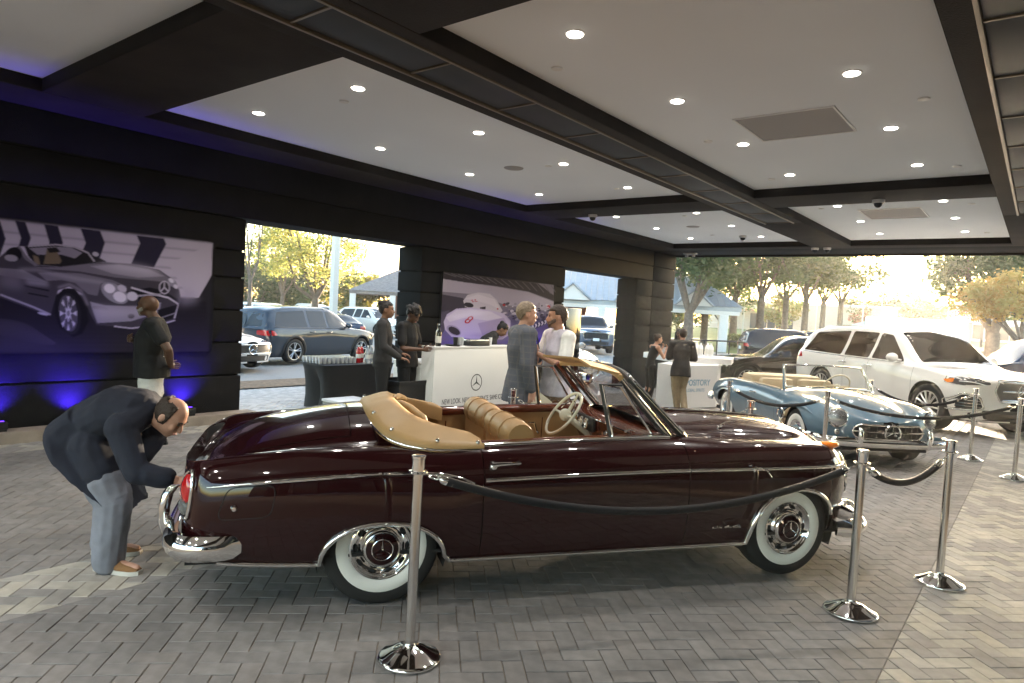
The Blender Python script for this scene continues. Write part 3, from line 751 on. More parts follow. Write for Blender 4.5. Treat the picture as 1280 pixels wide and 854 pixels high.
# chrome strips
def side_pt(t, z, off, sg=-1): return HS.side(t, z, off, sg)
for sg in (-1, 1):
    tt = sorted([t for t in TS if -.86 < t < 3.02])
    mb = MB(); mb.tube([HS.side(t, arch_z(t, h_arch, h_base(t))+.004, .006, sg) for t in tt], .0145, 8); mb.build('sill_and_arch_trim', M_chrome, hero, smooth=60)
    for a, b, za, zb_ in ((-.90, .49, .695, .755), ):
        ts = np.linspace(a, b, 36); zs = pchip([-.90,-.55,.07,.3,.40,.49], [.70,.735,.762,.752,.735,.700], ts)
        mb = MB(); mb.tube([HS.side(t, z, .004, sg) for t, z in zip(ts, zs)], [.004+.007*min(1, (i+1)/6, (36-i)/6) for i in range(36)], 6); mb.build('waist_trim', M_chrome, hero, smooth=60)
    for a, b in ((.556, 1.865), (1.877, 3.20)):
        ts = np.linspace(a, b, 36); zs = pchip([.5,1.21,1.87,2.7,3.1,3.3], [.712,.736,.75,.753,.750,.742], ts)
        mb = MB(); mb.tube([HS.side(t, z, .005, sg) for t, z in zip(ts, zs)], .0105, 8, sx=.7); mb.build('waist_trim', M_chrome, hero, smooth=60)
    ts = np.linspace(.56, 1.80, 30)
    mb = MB(); P = []
    for t in ts:
        p = HS.sec(t)[7*14]; P.append([(t, sg*(p[1]+dy), p[2]+dz) for dy, dz in ((.022,-.018),(.024,-.004),(.012,.010),(-.01,.013),(-.03,.010),(-.03,-.02))])
    mb.grid(P, closed_v=True); mb.build('door_cap_trim', M_chrome, hero, smooth=60)
    mb = MB(); P = []
    for t in np.linspace(.1, 1.80, 34):
        p = HS.sec(t)[7*14]; P.append([(t, sg*(p[1]+dy), p[2]+dz) for dy, dz in ((-.032,.008),(-.05,.016),(-.085,.010),(-.095,-.015),(-.085,-.045),(-.032,-.04))])
    mb.grid(P, closed_v=True); mb.build('wood_capping', M_wood, hero, smooth=60)
    mb = MB(); P = []
    for t in np.linspace(.1, 1.82, 20):
        p = HS.sec(t)[7*14]; P.append([(t, sg*(p[1]-.07), p[2]-.04), (t, sg*(p[1]-.085), p[2]-.14), (t, sg*(p[1]-.06), .30), (t, sg*(p[1]-.05), .30), (t, sg*(p[1]-.05), p[2]-.04)])
    mb.grid(P, closed_v=True); dp = mb.build('door_panel', M_tan, hero, smooth=40)
    for t in (.62, 1.0, 1.42):
        p = HS.sec(t)[7*14]; mb = MB(); mb.tube([(t, sg*(p[1]-.088), p[2]-.09), (t, sg*(p[1]-.07), .34)], .004, 5); mb.build('panel_seam', M_wood, dp)
    p = HS.sec(1.2)[7*14]
    mb = MB(); mb.lathe([(0,.02),(.018,.018),(.022,0)], 12, c=(1.08, sg*(p[1]-.09), p[2]-.07), axis='Y'); mb.tube([(1.30, sg*(p[1]-.10), p[2]-.13), (1.34, sg*(p[1]-.12), p[2]-.12), (1.37, sg*(p[1]-.12), p[2]-.20), (1.37, sg*(p[1]-.15), p[2]-.20)], .009, 6); mb.build('window_crank', M_chrome, dp)
    # handle, lock, flap
    mb = MB(); z0 = .80
    mb.tube([HS.side(.60, z0, .0, sg), HS.side(.60, z0, .035, sg), HS.side(.64, z0+.006, .045, sg), HS.side(.70, z0+.008, .045, sg), HS.side(.755, z0+.010, .042, sg), HS.side(.76, z0+.012, .0, sg)], [.018,.015,.011,.0095,.0085,.007], 8)
    mb.ball(HS.side(.605, z0-.012, .012, sg), .024, 8); mb.build('door_handle', M_chrome, hero)
    if sg < 0:
        poly = [(-.85,.535),(-.585,.55),(-.565,.715),(-.80,.70)]
        mb = MB(); outline(mb, lambda u, v, o: HS.side(u, v, o, sg), poly, .05, .03, .0, .0028); mb.build('filler_flap_gap', M_dark, hero)
        mb = MB(); p = HS.side(-.765, .597, .0, sg); mb.lathe([(.0,-.022),(.010,-.021),(.016,-.012),(.020,0)], 14, c=p, axis='Y'); mb.build('filler_lock', M_chrome, hero)
    # side badge
    mb = MB()
    for t0, t1 in ((2.06,2.13),(2.15,2.20),(2.21,2.27)): mb.tube([HS.side(t0,.378,.003,sg), HS.side((t0+t1)/2,.386,.006,sg), HS.side(t1,.378,.003,sg)], [.006,.010,.006], 6)
    mb.build('side_badge', M_chrome, hero)
    mb = MB(); mb.tube([HS.side(2.33,.735,.004,sg),HS.side(2.37,.762,.012,sg),HS.side(2.43,.748,.008,sg),HS.side(2.47,.70,.004,sg)], [.003,.006,.006,.003], 6); mb.build('side_vent_trim', M_chrome, hero)
    # tail lamp
    rear = lambda u, v, o: HS.end(sg*u, v, o, False)
    mb = MB(); patch(mb, rear, [(.655,.600),(.775,.600),(.770,.70),(.735,.752),(.675,.70)], .025, .02, 5, .016, crown=.014); mb.build('tail_lamp', M_redlens, hero, smooth=70)
    mb = MB(); patch(mb, rear, [(.67,.535),(.765,.535),(.776,.597),(.655,.597)], .025, .02, 5, .016, crown=.014); mb.build('reversing_lamp', M_clearlens, hero, smooth=70)
    mb = MB(); outline(mb, rear, [(.638,.60),(.655,.515),(.78,.515),(.795,.60),(.79,.71),(.745,.772),(.655,.71)], .03, .02, .006, .010); mb.build('tail_lamp_bezel', M_chrome, hero, smooth=60)
    # head lamp and amber indicator
    fr = lambda u, v, o: HS.end(sg*u, v, o, True)
    mb = MB(); lp = [(.59+.105*math.cos(a), .63+.115*math.sin(a)) for a in np.linspace(0, 2*math.pi, 17)[:-1]]
    patch(mb, fr, lp, 0, .03, 5, .008, crown=.03); hl = mb.build('head_lamp', M_clearlens, hero, smooth=70)
    mb = MB(); outline(mb, fr, lp, 0, .03, .004, .013); mb.build('head_lamp_rim', M_chrome, hl, smooth=60)
    mb = MB(); c = HS.top(3.11, sg*.655); mb.ball((c.x, c.y, c.z+.004), (.09,.042,.026), 10); mb.build('indicator_lamp', M_amber, hero)
    mb = MB(); mb.tube([HS.top(t, sg*.655, .004) for t in np.linspace(3.20, 3.36, 8)], [.008]*8, 6); mb.build('fender_spear', M_chrome, hero)
# bonnet star, bead and grille
mb = MB(); mb.tube([HS.top(t, 0, .004) for t in np.linspace(2.02, 3.30, 30)], .007, 6); mb.build('bonnet_bead', M_chrome, hero)
pt = HS.top(3.22, 0)
mb = MB(); mb.lathe([(.0,.05),(.010,.045),(.012,.02),(.028,.008),(.034,-.01)], 14, c=pt); mb.build('mascot_base', M_chrome, hero)
emblem('mascot_star', .040, .0045, M_chrome, hero, Matrix.Translation(pt+Vector((0,0,.088))) @ Matrix.Rotation(R(90),4,'Z'))
mb = MB(); mb.tube([HS.top(3.26, -.26, .0), HS.top(3.32,-.15,.012), HS.top(3.34,0,.016), HS.top(3.32,.15,.012), HS.top(3.26,.26,.0)], .022, 8)
for sg in (-1,1): mb.tube([HS.top(3.26, sg*.26, 0), HS.end(sg*.30,.72,.03), HS.end(sg*.28,.55,.05), HS.end(sg*.24,.40,.04)], .022, 8)
mb.tube([HS.end(-.24,.40,.04), HS.end(0,.39,.06), HS.end(.24,.40,.04)], .02, 8); mb.build('grille_surround', M_chrome, hero, smooth=60)
mb = MB(); patch(mb, lambda u,v,o: HS.end(u,v,o), [(-.26,.41),(.26,.41),(.28,.74),(-.28,.74)], .05, .05, 5, .02); gr = mb.build('grille', M_dark, hero)
for k in range(-8, 9):
    mb = MB(); mb.tube([HS.end(k*.029, .42, .03), HS.end(k*.029,.58,.032), HS.end(k*.029, .73, .03)], .0035, 4); mb.build('grille_bar', M_chrome, gr)
# little chrome wiper-jet strip on the near wing
mb = MB(); mb.tube([HS.top(2.34,-.46,.012), HS.top(2.40,-.44,.028), HS.top(2.50,-.42,.03)], [.006,.005,.003], 6); mb.tube([HS.top(2.35,-.47,.004), HS.top(2.35,-.46,.016)], .009, 6); mb.build('washer_jet', M_chrome, hero)
# bumpers
def bumper(path, zc, hh, name='bumper'):
    prof = [(-.02, zc-hh*.86), (.022, zc-hh), (.050, zc-hh*.55), (.058, zc), (.050, zc+hh*.5), (.018, zc+hh), (-.02, zc+hh*.85)]
    mb = MB(); loft_plan(mb, path, prof); return mb.build(name, M_chrome, hero, smooth=60)
half = [(-.725,-.868,.5,.395),(-.745,-.872,.85,.395),(-.88,-.875,1,.395),(-.99,-.850,1,.395),(-1.055,-.76,1,.395),(-1.085,-.55,1,.395),(-1.10,-.25,1,.395)]
full = curve2(half+[(x,-y,a,b) for x,y,a,b in half[::-1]], 60)
rb = bumper([p for p in full][::-1], .395, .065)
half = [(3.05,-.85,.8,.33),(3.15,-.855,1,.33),(3.28,-.81,1,.33),(3.37,-.67,1,.33),(3.44,-.4,1,.33)]
full = curve2(half+[(x,-y,a,b) for x,y,a,b in half[::-1]], 50)
fb = bumper(full, .325, .062)
for sg in (-1, 1):
    for sx, x0, par in ((-1,-1.115,rb),(1,3.48,fb)):
        P = []; 
        zs_ = 1. if sx < 0 else .28
        for z, o, w in ((.32,.0,.02),(.36,.028,.034),(.42,.045,.038),(.50,.045,.036),(.57,.03,.032),(.61,.005,.022),(.62,-.015,.010)):
            P.append([(x0+sx*(o+.03*math.sin(a)), sg*.47+w*math.cos(a), .32+(z-.32)*zs_) for a in np.linspace(0, 2*math.pi, 13)[:-1]])
        mb = MB(); mb.grid(P, closed_v=True); mb.add(P[-1], [tuple(range(12))]); mb.build('overrider', M_chrome, par, smooth=60)
# wheels
def hero_wheel(x, sg):
    y = sg*.715; wroot = MB(); wroot.lathe(tyre_profile(.325, .165, .175), 48, axis='Y'); w = wroot.build('wheel', M_tyre, hero, smooth=60, loc=(x, y, .325))
    w.rotation_euler = (0, 0 if sg < 0 else math.pi, 0)
    if sg > 0: w.rotation_euler = (0, 0, math.pi)
    mb = MB(); mb.lathe([(.172,-.074),(.185,-.0855),(.215,-.0885),(.245,-.0875),(.252,-.083)], 48, axis='Y'); mb.build('whitewall', M_white_rubber, w, smooth=60)
    mb = MB(); mb.lathe([(.178,-.070),(.178,-.086),(.170,-.090),(.160,-.080),(.150,-.062),(.128,-.058),(.118,-.072),(.112,-.078),(.108,-.074)], 48, axis='Y'); mb.lathe([(.15,-.05),(.15,.03),(.0,.03)], 24, axis='Y'); mb.build('rim', M_chrome, w, smooth=60)
    mb = MB(); mb.lathe([(.1085,-.070),(.107,-.084),(.097,-.098),(.090,-.100)], 40, axis='Y'); hc = mb.build('hub_cap', M_chrome, w, smooth=60)
    mb = MB(); mb.lathe([(.0895,-.098),(.07,-.106),(.04,-.112),(0,-.114)], 40, axis='Y'); mb.build('hub_centre', M_maroon, w, smooth=60)
    emblem('hub_star', .058, .0036, M_chrome, w, Matrix.Translation((0,-.1125,0)), .008)
    for k in range(10):
        a = 2*math.pi*k/10; o = MB(); o.ball((0,0,0), (.023,.0075,.0105), 6); q = o.build('vent_slot', M_dark, w); q.location = (.139*math.cos(a), -.0645, .139*math.sin(a)); q.rotation_euler = (0, -a+math.pi/2, 0)
    return w
for x in (0, 2.70):
    for sg in (-1, 1): hero_wheel(x, sg)
# cockpit
mb = MB(); mb.box(.05, 1.95, -.66, .66, .285, .30); mb.build('cabin_floor', M_carpet, hero)
mb = MB(); P = []
for y in np.linspace(-.66, .66, 16): P.append([(1.80, y, .935), (1.72, y, .93), (1.68, y, .90), (1.69, y, .80), (1.76, y, .68), (1.95, y, .62), (1.95, y, .93)])
mb.grid(P, closed_v=True); dash = mb.build('dashboard', M_wood, hero)
mb = MB(); mb.bbox(1.655, 1.69, .16, .56, .79, .90, .02); dd = mb.build('instrument_panel', M_black, dash)
for y in (.26, .36, .46):
    mb = MB(); mb.lathe([(.045,0),(.045,-.012),(.036,-.014),(.034,-.004),(0,-.004)], 20, c=(1.652, y, .845), axis='X'); mb.build('gauge', M_chrome, dash)
for y in (-.5,-.38,-.26,-.14,-.02):
    mb = MB(); mb.lathe([(.0,-.03),(.014,-.028),(.016,-.005),(.022,0)], 12, c=(1.686, y, .82), axis='X'); mb.build('dash_knob', M_chrome, dash)
mb = MB(); mb.bbox(1.655, 1.70, -.12, .10, .70, .79, .01); mb.build('radio', M_chrome, dash)
mb = MB(); mb.tube([(1.672,-.62,.895),(1.665,0,.90),(1.672,.14,.895)], .006, 6); mb.build('dash_trim', M_chrome, dash)
def bench(x0, name, zt, tilt, lab=None):
    for sg in (-1, 1):
        P = []
        for y in np.linspace(.02, .62, 15):
            yy = sg*y; bulge = 1-.06*((y-.32)/.3)**4; rr = .09*bulge*(1-.05*(1 if (y < .04 or y > .60) else 0))
            ring = []
            for a in np.linspace(0, 2*math.pi, 19)[:-1]:
                ring.append((x0+rr*math.cos(a)*1.05-.02*(rr), yy, zt-.10+rr*1.12*math.sin(a)))
            P.append(ring)
        mb = MB(); mb.grid(P, closed_v=True)
        for e in (0, -1): mb.add(P[e], [tuple(range(18))])
        so = mb.build('seat_roll', M_tan, hero, smooth=60)
        for y in (.20, .44):
            mb = MB(); mb.tube([(x0+0.0925*1.05*math.cos(a)-.0018, sg*y, zt-.10+.0925*1.12*math.sin(a)) for a in np.linspace(-.6, math.pi+.6, 14)], .0035, 5); mb.build('seat_piping', M_tan, so)
        mb = MB(); mb.bbox(x0-.075, x0+.055, min(sg*.03, sg*.61), max(sg*.03, sg*.61), .42, zt-.09, .03); mb.build('seat_back', M_tan, hero)
        mb = MB(); mb.bbox(x0+.0, x0+.55, min(sg*.03, sg*.61), max(sg*.03, sg*.61), .32, .52, .05); mb.build('seat_cushion', M_tan, hero)
bench(.84, 'front', 1.0, 0)
mb = MB(); mb.bbox(.18, .55, -.58, .58, .32, .55, .05); mb.build('rear_seat', M_tan, hero)
# steering wheel
c = Vector((1.50, .37, .905)); nrm = Vector((-.80, 0, .60)).normalized(); u = Vector((0,1,0)); w_ = nrm.cross(u)
mb = MB(); mb.tube([c+(u*math.cos(a)+w_*math.sin(a))*.195 for a in np.linspace(0, 2*math.pi, 41)[:-1]], .0125, 8, closed=True); sw = mb.build('steering_wheel', M_ivory, hero, smooth=60)
mb = MB()
for a in (0, math.pi, -math.pi/2+.0): mb.tube([c-nrm*.03, c+(u*math.cos(a)+w_*math.sin(a))*.19], [.018,.008], 8)
mb.ball(c-nrm*.02, (.05,.05,.05), 8); mb.build('wheel_hub', M_ivory, sw)
mb = MB(); mb.tube([c+(u*math.cos(a)+w_*math.sin(a))*.125+nrm*-.005 for a in np.linspace(math.pi+.3, 2*math.pi-.3, 18)], .005, 6); mb.build('horn_ring', M_chrome, sw)
mb = MB(); mb.tube([c-nrm*.04, c-nrm*.32], .025, 8); mb.build('steering_column', M_ivory, sw)
# windscreen: curved frame
def ws_out(u, v):
    p = ws(u, v); return p+Vector((.065-.045*v, math.copysign(.012*abs(u), u), -.004))
def ws(u, v):     # u across -1..1, v 0 bottom..1 top
    yb = .665-.075*v; x = 1.885-.345*v+(.14-.04*v)*(1-u*u); z = .915+.375*v+(.055-.02*v)*(1-u*u)
    return Vector((x, yb*u, z))
mb = MB(); mb.grid([[ws_out(u, v) for v in np.linspace(.03, .97, 8)] for u in np.linspace(-.97, .97, 25)]); mb.build('windscreen', M_glass, hero, smooth=180)
W_ = ws_out; loop = [W_(u, 0) for u in np.linspace(-.9, .9, 25)]+[W_(.985, .015)]+[W_(1, v) for v in np.linspace(.08, .9, 10)]+[W_(.985,.98)]+[W_(u, 1) for u in np.linspace(.9, -.9, 25)]+[W_(-.985,.98)]+[W_(-1, v) for v in np.linspace(.9, .08, 10)]+[W_(-.985,.015)]
mb = MB(); mb.tube(loop, .019, 8, closed=True); fr_ = mb.build('windscreen_frame', M_chrome, hero, smooth=60)
mb = MB(); mb.tube([p+Vector((-.012,0,-.002)) for p in loop], .018, 6, closed=True); mb.build('frame_seal', M_blackrub, hero)
for sg in (-1, 1):
    mb = MB(); mb.tube([ws(sg*1.0, v)+Vector((-.035, 0, -.01)) for v in np.linspace(0, 1, 10)], .020, 8); mb.build('pillar_wood' if sg > 0 else 'pillar_trim', M_wood if sg > 0 else M_chrome, hero, smooth=60)
    mb = MB(); mb.tube([ws(sg*1.015, v)+Vector((-.062, 0, -.015)) for v in np.linspace(0, .97, 10)], .010, 8); mb.build('pillar_seal', M_blackrub, hero, smooth=60)
    mb = MB(); mb.grid([[ws(sg*1.0, v)+Vector((-.03,0,-.005)), ws_out(sg*.995, v)] for v in np.linspace(.02,.96,8)]); mb.build('windscreen_return', M_glass, hero, smooth=60)
    # quarter light
    q = [Vector((1.415, sg*.69, .925)), Vector((1.345, sg*.645, 1.245)), Vector((1.485, sg*.635, 1.238)), Vector((1.70, sg*.685, .93))]
    mb = MB(); mb.tube(q, .011, 6, closed=True); qf = mb.build('quarter_light_frame', M_chrome, hero)
    mb = MB(); mb.tube([q[0]+Vector((-.014,0,0)), q[1]+Vector((-.012,0,.006)), q[2]+Vector((0,0,.010))], .011, 6); mb.build('quarter_light_seal', M_blackrub, qf)
    mb = MB(); mb.add(q, [(0,1,2,3)]); mb.build('quarter_light_glass', M_glass, qf, smooth=0)
    mb = MB(); mb.tube([q[3]+Vector((-.19,sg*-.02,.02)), q[3]+Vector((-.15,sg*-.03,.035)), q[3]+Vector((-.11,sg*-.03,.02))], .007, 6); mb.build('latch', M_chrome, qf)
    # sun visor
    P = [ws(sg*.88,1)+Vector((-.03,0,.015)), ws(sg*.12,1)+Vector((-.03,0,.005)), ws(sg*.12,1)+Vector((-.22,0,.045)), ws(sg*.80,1)+Vector((-.24,0,.050))]
    mb = MB(); mb.add(P+[p-Vector((0,0,.016)) for p in P], [(0,1,2,3),(7,6,5,4),(0,4,5,1),(1,5,6,2),(2,6,7,3),(3,7,4,0)]); mb.build('sun_visor', M_tancloth, hero, smooth=0)
mb = MB(); mb.tube([ws(0,.98)+Vector((-.03,0,-.01)), ws(0,.9)+Vector((-.08,0,-.045))], .006, 6); mb.bbox(1.50,1.525,-.095,.095,1.20,1.26,.012); mb.build('rear_mirror', M_chrome, hero)
mb = MB(); mb.tube([ws(u, 1)+Vector((-.035,0,-.012)) for u in np.linspace(-.92,.92,20)], .018, 6, sy=1.3); mb.build('header_rail', M_tancloth, hero)
# folded-hood boot: outer lower edge and inner ridge of a U
def boot_cover():
    outer = [(.57,-.755,.872),(.42,-.775,.872),(.25,-.775,.878),(.10,-.725,.895),(.0,-.62,.925),(-.055,-.42,.965),(-.08,-.2,.99),(-.085,0,.995)]
    inner = [(.58,-.585,.893),(.44,-.55,.928),(.30,-.525,.96),(.20,-.45,.995),(.155,-.33,1.02),(.14,-.2,1.03),(.135,-.1,1.032),(.135,0,1.032)]
    O = curve2([p for p in outer]+[(x,-y,z) for x,y,z in outer[-2::-1]], 61); I = curve2([p for p in inner]+[(x,-y,z) for x,y,z in inner[-2::-1]], 61)
    P = []; rng = random.Random(5)
    for i, (o, n) in enumerate(zip(O, I)):
        o, n = Vector(o), Vector(n); w = abs(i-30)/30; hgt = .040+.008*(1-w); hgt *= min(1, (1-w)*9+.35)
        wr = .0025*math.sin(i*1.1)*(1-w)+.0015*math.sin(i*3.1)
        ring = []
        for t, h in ((0,-.02),(0,.006),(.06,.028),(.2,.55*hgt+.01),(.42,.9*hgt),(.65,hgt),(.85,hgt*.92),(.97,hgt*.6),(1,.0),(.97,-.09)):
            q = o.lerp(n, t); ring.append((q.x, q.y, q.z+h+(wr if .2 < t < .9 else 0)))
        P.append(ring)
    mb = MB(); mb.grid(P)
    for e in (0, -1): mb.add(P[e], [tuple(range(len(P[e])))])
    b = mb.build('hood_boot', M_tancloth, hero, smooth=60)
    for (pa, pb, pc, r0, r1) in (((.14,-.08,1.040),(.20,-.28,1.026),(.27,-.47,.975),.026,.032),((.15,.10,1.036),(.20,.30,1.022),(.27,.48,.975),.024,.030)):
        mb = MB(); mb.tube([tuple(Vector(pa).lerp(Vector(pb), k/4)) for k in range(4)]+[tuple(Vector(pb).lerp(Vector(pc), k/4)) for k in range(5)], [.012]+[r0+(r1-r0)*k/6 for k in range(7)]+[.014], 10); mb.build('hood_fold', M_tancloth, b, smooth=60)
    for i in (1, 7, 14, 21, 39, 46, 53, 59):
        p = Vector(P[i][2]).lerp(Vector(P[i][3]), .5); s = -1 if i < 30 else 1
        mb = MB(); mb.ball(p+Vector((0, s*.006, .002)), (.014,.012,.014), 6); mb.build('boot_stud', M_chrome, b)
    P2 = [P[i][1] for i in range(61)]
    mb = MB(); mb.tube([Vector(p)+Vector((0,0,-.012)) for p in P2], .008, 6); mb.build('boot_edge_trim', M_chrome, b, smooth=60)
boot_cover()
mb = MB(); mb.bbox(.0, .16, -.55, .55, .4, .90, .03); mb.build('hood_well', M_carpet, hero)
# ------------------------------------------------------------------ present-day cars
def alloy_wheel(parent, x, y, sg, Rw, width, style='ten', face=M_alloy, lod=1):
    n = 40 if lod else 24; rim = Rw*.69
    mb = MB(); mb.lathe(tyre_profile(Rw, width, rim), n, axis='Y'); w = mb.build('wheel', M_tyre, parent, smooth=60, loc=(x, y, Rw))
    if sg > 0: w.rotation_euler = (0, 0, math.pi)
    d = -width*.42
    mb = MB(); mb.lathe([(rim*1.01, d-.012), (rim*.985, d-.012), (rim*.93, d+.01), (rim*.92, .05), (.0, .05)], n, axis='Y'); mb.build('rim_barrel', M_dark if style != 'silver' else M_alloy, w, smooth=60)
    mb = MB(); mb.lathe([(rim*1.005, d+.0), (rim*1.005, d-.016), (rim*.955, d-.014), (rim*.95, d+.0)], n, axis='Y'); mb.build('rim', face, w, smooth=60)
    mb = MB(); mb.lathe([(.0,d-.005),(rim*.17,d-.002),(rim*.24,d+.012),(rim*.24,d+.04)], 18, axis='Y'); ns = {'ten': 10, 'five': 5, 'multi': 7}.get(style, 5)
    for k in range(ns):
        a = 2*math.pi*k/ns+.2
        for da in ((0,) if style == 'ten' else (-.13, .13) if style == 'five' else (-.17, .17)):
            c, s_ = math.cos(a+da*.4), math.sin(a+da*.4); c2, s2 = math.cos(a+da*1.25), math.sin(a+da*1.25)
            mb.tube([(rim*.18*c, d+.012, rim*.18*s_), (rim*.6*c2, d+.0, rim*.6*s2), (rim*.965*c2, d-.006, rim*.965*s2)], [.024, .018, .022], 6, sy=.8)
    mb.build('rim_spokes', face, w, smooth=60)
    return w
def modern_car(name, label, cat, loc, rz, paint, spec, group=None, lod=1, glass=None, wheel='five', wheel_face=None, trim=None, cladding=None):
    g = dict(L=4.9, W=1.94, H=1.75, wb=2.9, fo=.9, sill=.24, belt=1.04, hood=1.05, cowl=-.35, head=-1.15, roof_end=-3.5, rail=.60, nose_z=.80, tail_z=1.05, style='suv', Rw=.38, tw=.24, hood_edge=.92)
    g.update(spec); glass = glass or M_tint
    tF, tR = g['fo'], g['fo']-g['L']; w = g['W']/2; H = g['H']; ax2 = -g['wb']; S = g['sill']
    car = thing(name, label, cat, loc, rz, group)
    c, h, re = g['cowl'], g['head'], g['roof_end']; bz = g['belt']
    if g['style'] == 'suv': top = [(tR, g['tail_z']), (tR+.05, g['tail_z']+.06), (tR+.30, H-.14), (re+.12, H-.035), (re+.9, H), (h-.25, H-.005), (h+.08, H-.085), (c, g['hood']+.055), (c+.12, g['hood']+.02), (.35, g['hood']-.03), (tF-.22, g['hood']-.11), (tF, g['nose_z'])]
    elif g['style'] == 'sedan': top = [(tR, g['tail_z']-.12), (tR+.08, g['tail_z']-.01), (tR+.5, g['tail_z']+.05), (re-.75, g['tail_z']+.10), (re, H-.03), ((re+h)/2, H), (h-.15, H-.03), (h+.08, H-.10), (c, g['hood']+.04), (c+.12, g['hood']+.01), (.35, g['hood']-.05), (tF-.22, g['hood']-.14), (tF, g['nose_z'])]
    else: top = [(tR, bz+.06), (re-.12, bz+.06), (re-.08, bz+.08), (re+.05, H-.10), (re+.25, H-.01), ((re+h)/2, H), (h-.15, H-.02), (h+.08, H-.10), (c, g['hood']+.04), (c+.12, g['hood']+.02), (.35, g['hood']-.01), (tF-.22, g['hood']-.06), (tF, g['nose_z'])]
    tk = np.array([p[0] for p in top]); zt = lambda t: pchip(tk, [p[1] for p in top], t)
    keys = np.unique(np.round(np.r_[tk, np.linspace(tR, tF, 40)], 4))
    z9 = zt(keys); belt = pchip([tR, tR+.5, re, h, c, tF-.3, tF], [min(bz+.02, g['tail_z']), bz+.03, bz+.02, bz, bz-.01, g['hood']-.17, g['nose_z']-.06], keys)
    belt = np.minimum(belt, z9-.012)
    cab = np.clip((z9-belt-.08)/(H-bz-.15), 0, 1)
    y4 = pchip([tR, tR+.4, -1.5, 0, tF], [w*.93, w*.965, w*.97, w*.965, w*.93], keys)
    y7 = (w*.80)*(1-cab)+(w*g['rail'])*cab
    z7 = z9-.035-.045*cab
    z7 = np.maximum(z7, belt+.006)
    def row(y, z): return list(zip(keys, y, z))
    base = lambda t: S+.0*t
    y1 = pchip([tR, tR+.4, -1.5, 0, tF], [w*.90, w*.965, w*.955, w*.97, w*.90], keys); y2 = pchip([tR, tR+.4, -1.5, 0, tF], [w*.95, w*.995, w*.985, w*1.0, w*.95], keys)
    fz = np.where(keys > tF-.3, np.minimum(1, (g['nose_z']-.06)/belt.max()), 1.)
    rows = [row(y1*.93, np.full_like(keys, S)), row(y1, np.full_like(keys, S+.14)), row(y2*.995, S+(belt-S)*.45), row(y2, S+(belt-S)*.72), row(y4*.997, S+(belt-S)*.92), row(y4*.97, belt),
            row(y4*.93*(1-.42)+y7*.42+cab*.012, belt+(z7-belt)*.45), row(y7, z7), row(y7*.55, z9-(z9-z7)*.28), row(y7*0, z9)]
    sf = Surf(rows, tR, tF, tail=(tR+.28, 3.6 if g['style'] != 'sedan' else 3.), nose=(tF-g.get('nose_len', .5), g.get('nose_n', 2.9)), dens=12)
    ar = [(0, g['Rw']*1.14, g['Rw']*2.13, 2.3), (ax2, g['Rw']*1.14, g['Rw']*2.10, 2.3)]
    gaps = [] if lod == 0 else [c+.02, h-.42, ax2+.75 if g['style'] != 'truck' else re+.1]
    def tg(t, s):
        if lod:
            for q in gaps:
                if abs(t-q) < .003 and .4 < s < 5: return None
        return 'body'
    TS = stations(tR, tF, .07 if lod else .12, ar, gaps, sf.tail, sf.nose)
    sv = [4+i*(.2 if lod else .34) for i in range(int(5/(.2 if lod else .34))+1)]
    sv = [v for v in sv if v < 8.98]+[9.0]
    body_parts(sf, tg, ar, base, TS, 4, 9 if lod else 6, sv, car, {'body': paint}, M_dark if lod else None)
    wheel_house(car, ar, g['Rw'], .45*g['W']/2, w*.90)
    mb = MB(); mb.box(tR+.25, tF-.35, -w*.86, w*.86, S-.03, S+.02); mb.box(tR+.4, tF-.45, -w*.5, w*.5, S-.06, S+.3); mb.build('underbody', M_under, car)
    side = lambda sg: (lambda u, v, o: sf.side(u, v, o, sg))
    zb = bz+.045; A0, A1 = c-.30, h-.02
    zr = lambda t: float(np.interp(t, keys, z7))-.045
    zbl = lambda t: float(np.interp(t, keys, belt))+.045
    B = h-.42; C_ = max(ax2+.62, re+.45) if g['style'] == 'suv' else re+.35
    wins = [[(B+.04, zbl(B)), (A0, zbl(A0)), (A1-.06, zr(A1-.06)), (B+.04, zr(B))], [(C_+.05, zbl(C_)), (B-.05, zbl(B)), (B-.05, zr(B)), (C_+.05, zr(C_))]]
    if g['style'] == 'suv': e = tR+.42; wins.append([(e-.06, zbl(e)), (C_-.06, zbl(C_)), (C_-.06, zr(C_)), (e+.16, zr(e+.2)-.03)])
    if g['style'] == 'sedan': wins[1] = [(re-.30, zbl(re)), (B-.05, zbl(B)), (B-.05, zr(B)), (re+.18, zr(re+.2)), (re-.02, zr(re)-.10)]
    if g['style'] == 'truck': wins[1] = [(re+.16, zbl(re)), (B-.05, zbl(B)), (B-.05, zr(B)), (re+.24, zr(re+.25))]
    for sg in (-1, 1):
        for q in wins:
            mb = MB(); patch(mb, side(sg), q, .05, .10 if lod else .3, 4 if lod else 2, .004, skirt=.012); mb.build('side_window', glass, car, smooth=60)
        if lod:
            mb = MB(); ts = np.linspace(wins[-1][0][0]-.03, A0+.03, 24)
            mb.tube([sf.side(t, zbl(t)-.025, .004, sg) for t in ts], .009, 6); mb.build('window_trim', trim or M_black, car, smooth=60)
            for q in (B-.10, C_-.02)[:2]:
                p0 = sf.side(q, bz-.10, .0, sg); mb = MB(); mb.tube([sf.side(q-.0, bz-.10, .0, sg), sf.side(q+.02, bz-.10, .035, sg), sf.side(q+.20, bz-.095, .035, sg), sf.side(q+.22, bz-.095, 0, sg)], .013, 8); mb.build('door_handle', trim if trim else paint, car, smooth=60)
        m0 = sf.side(A0-.10, zbl(A0)+.02, .0, sg)
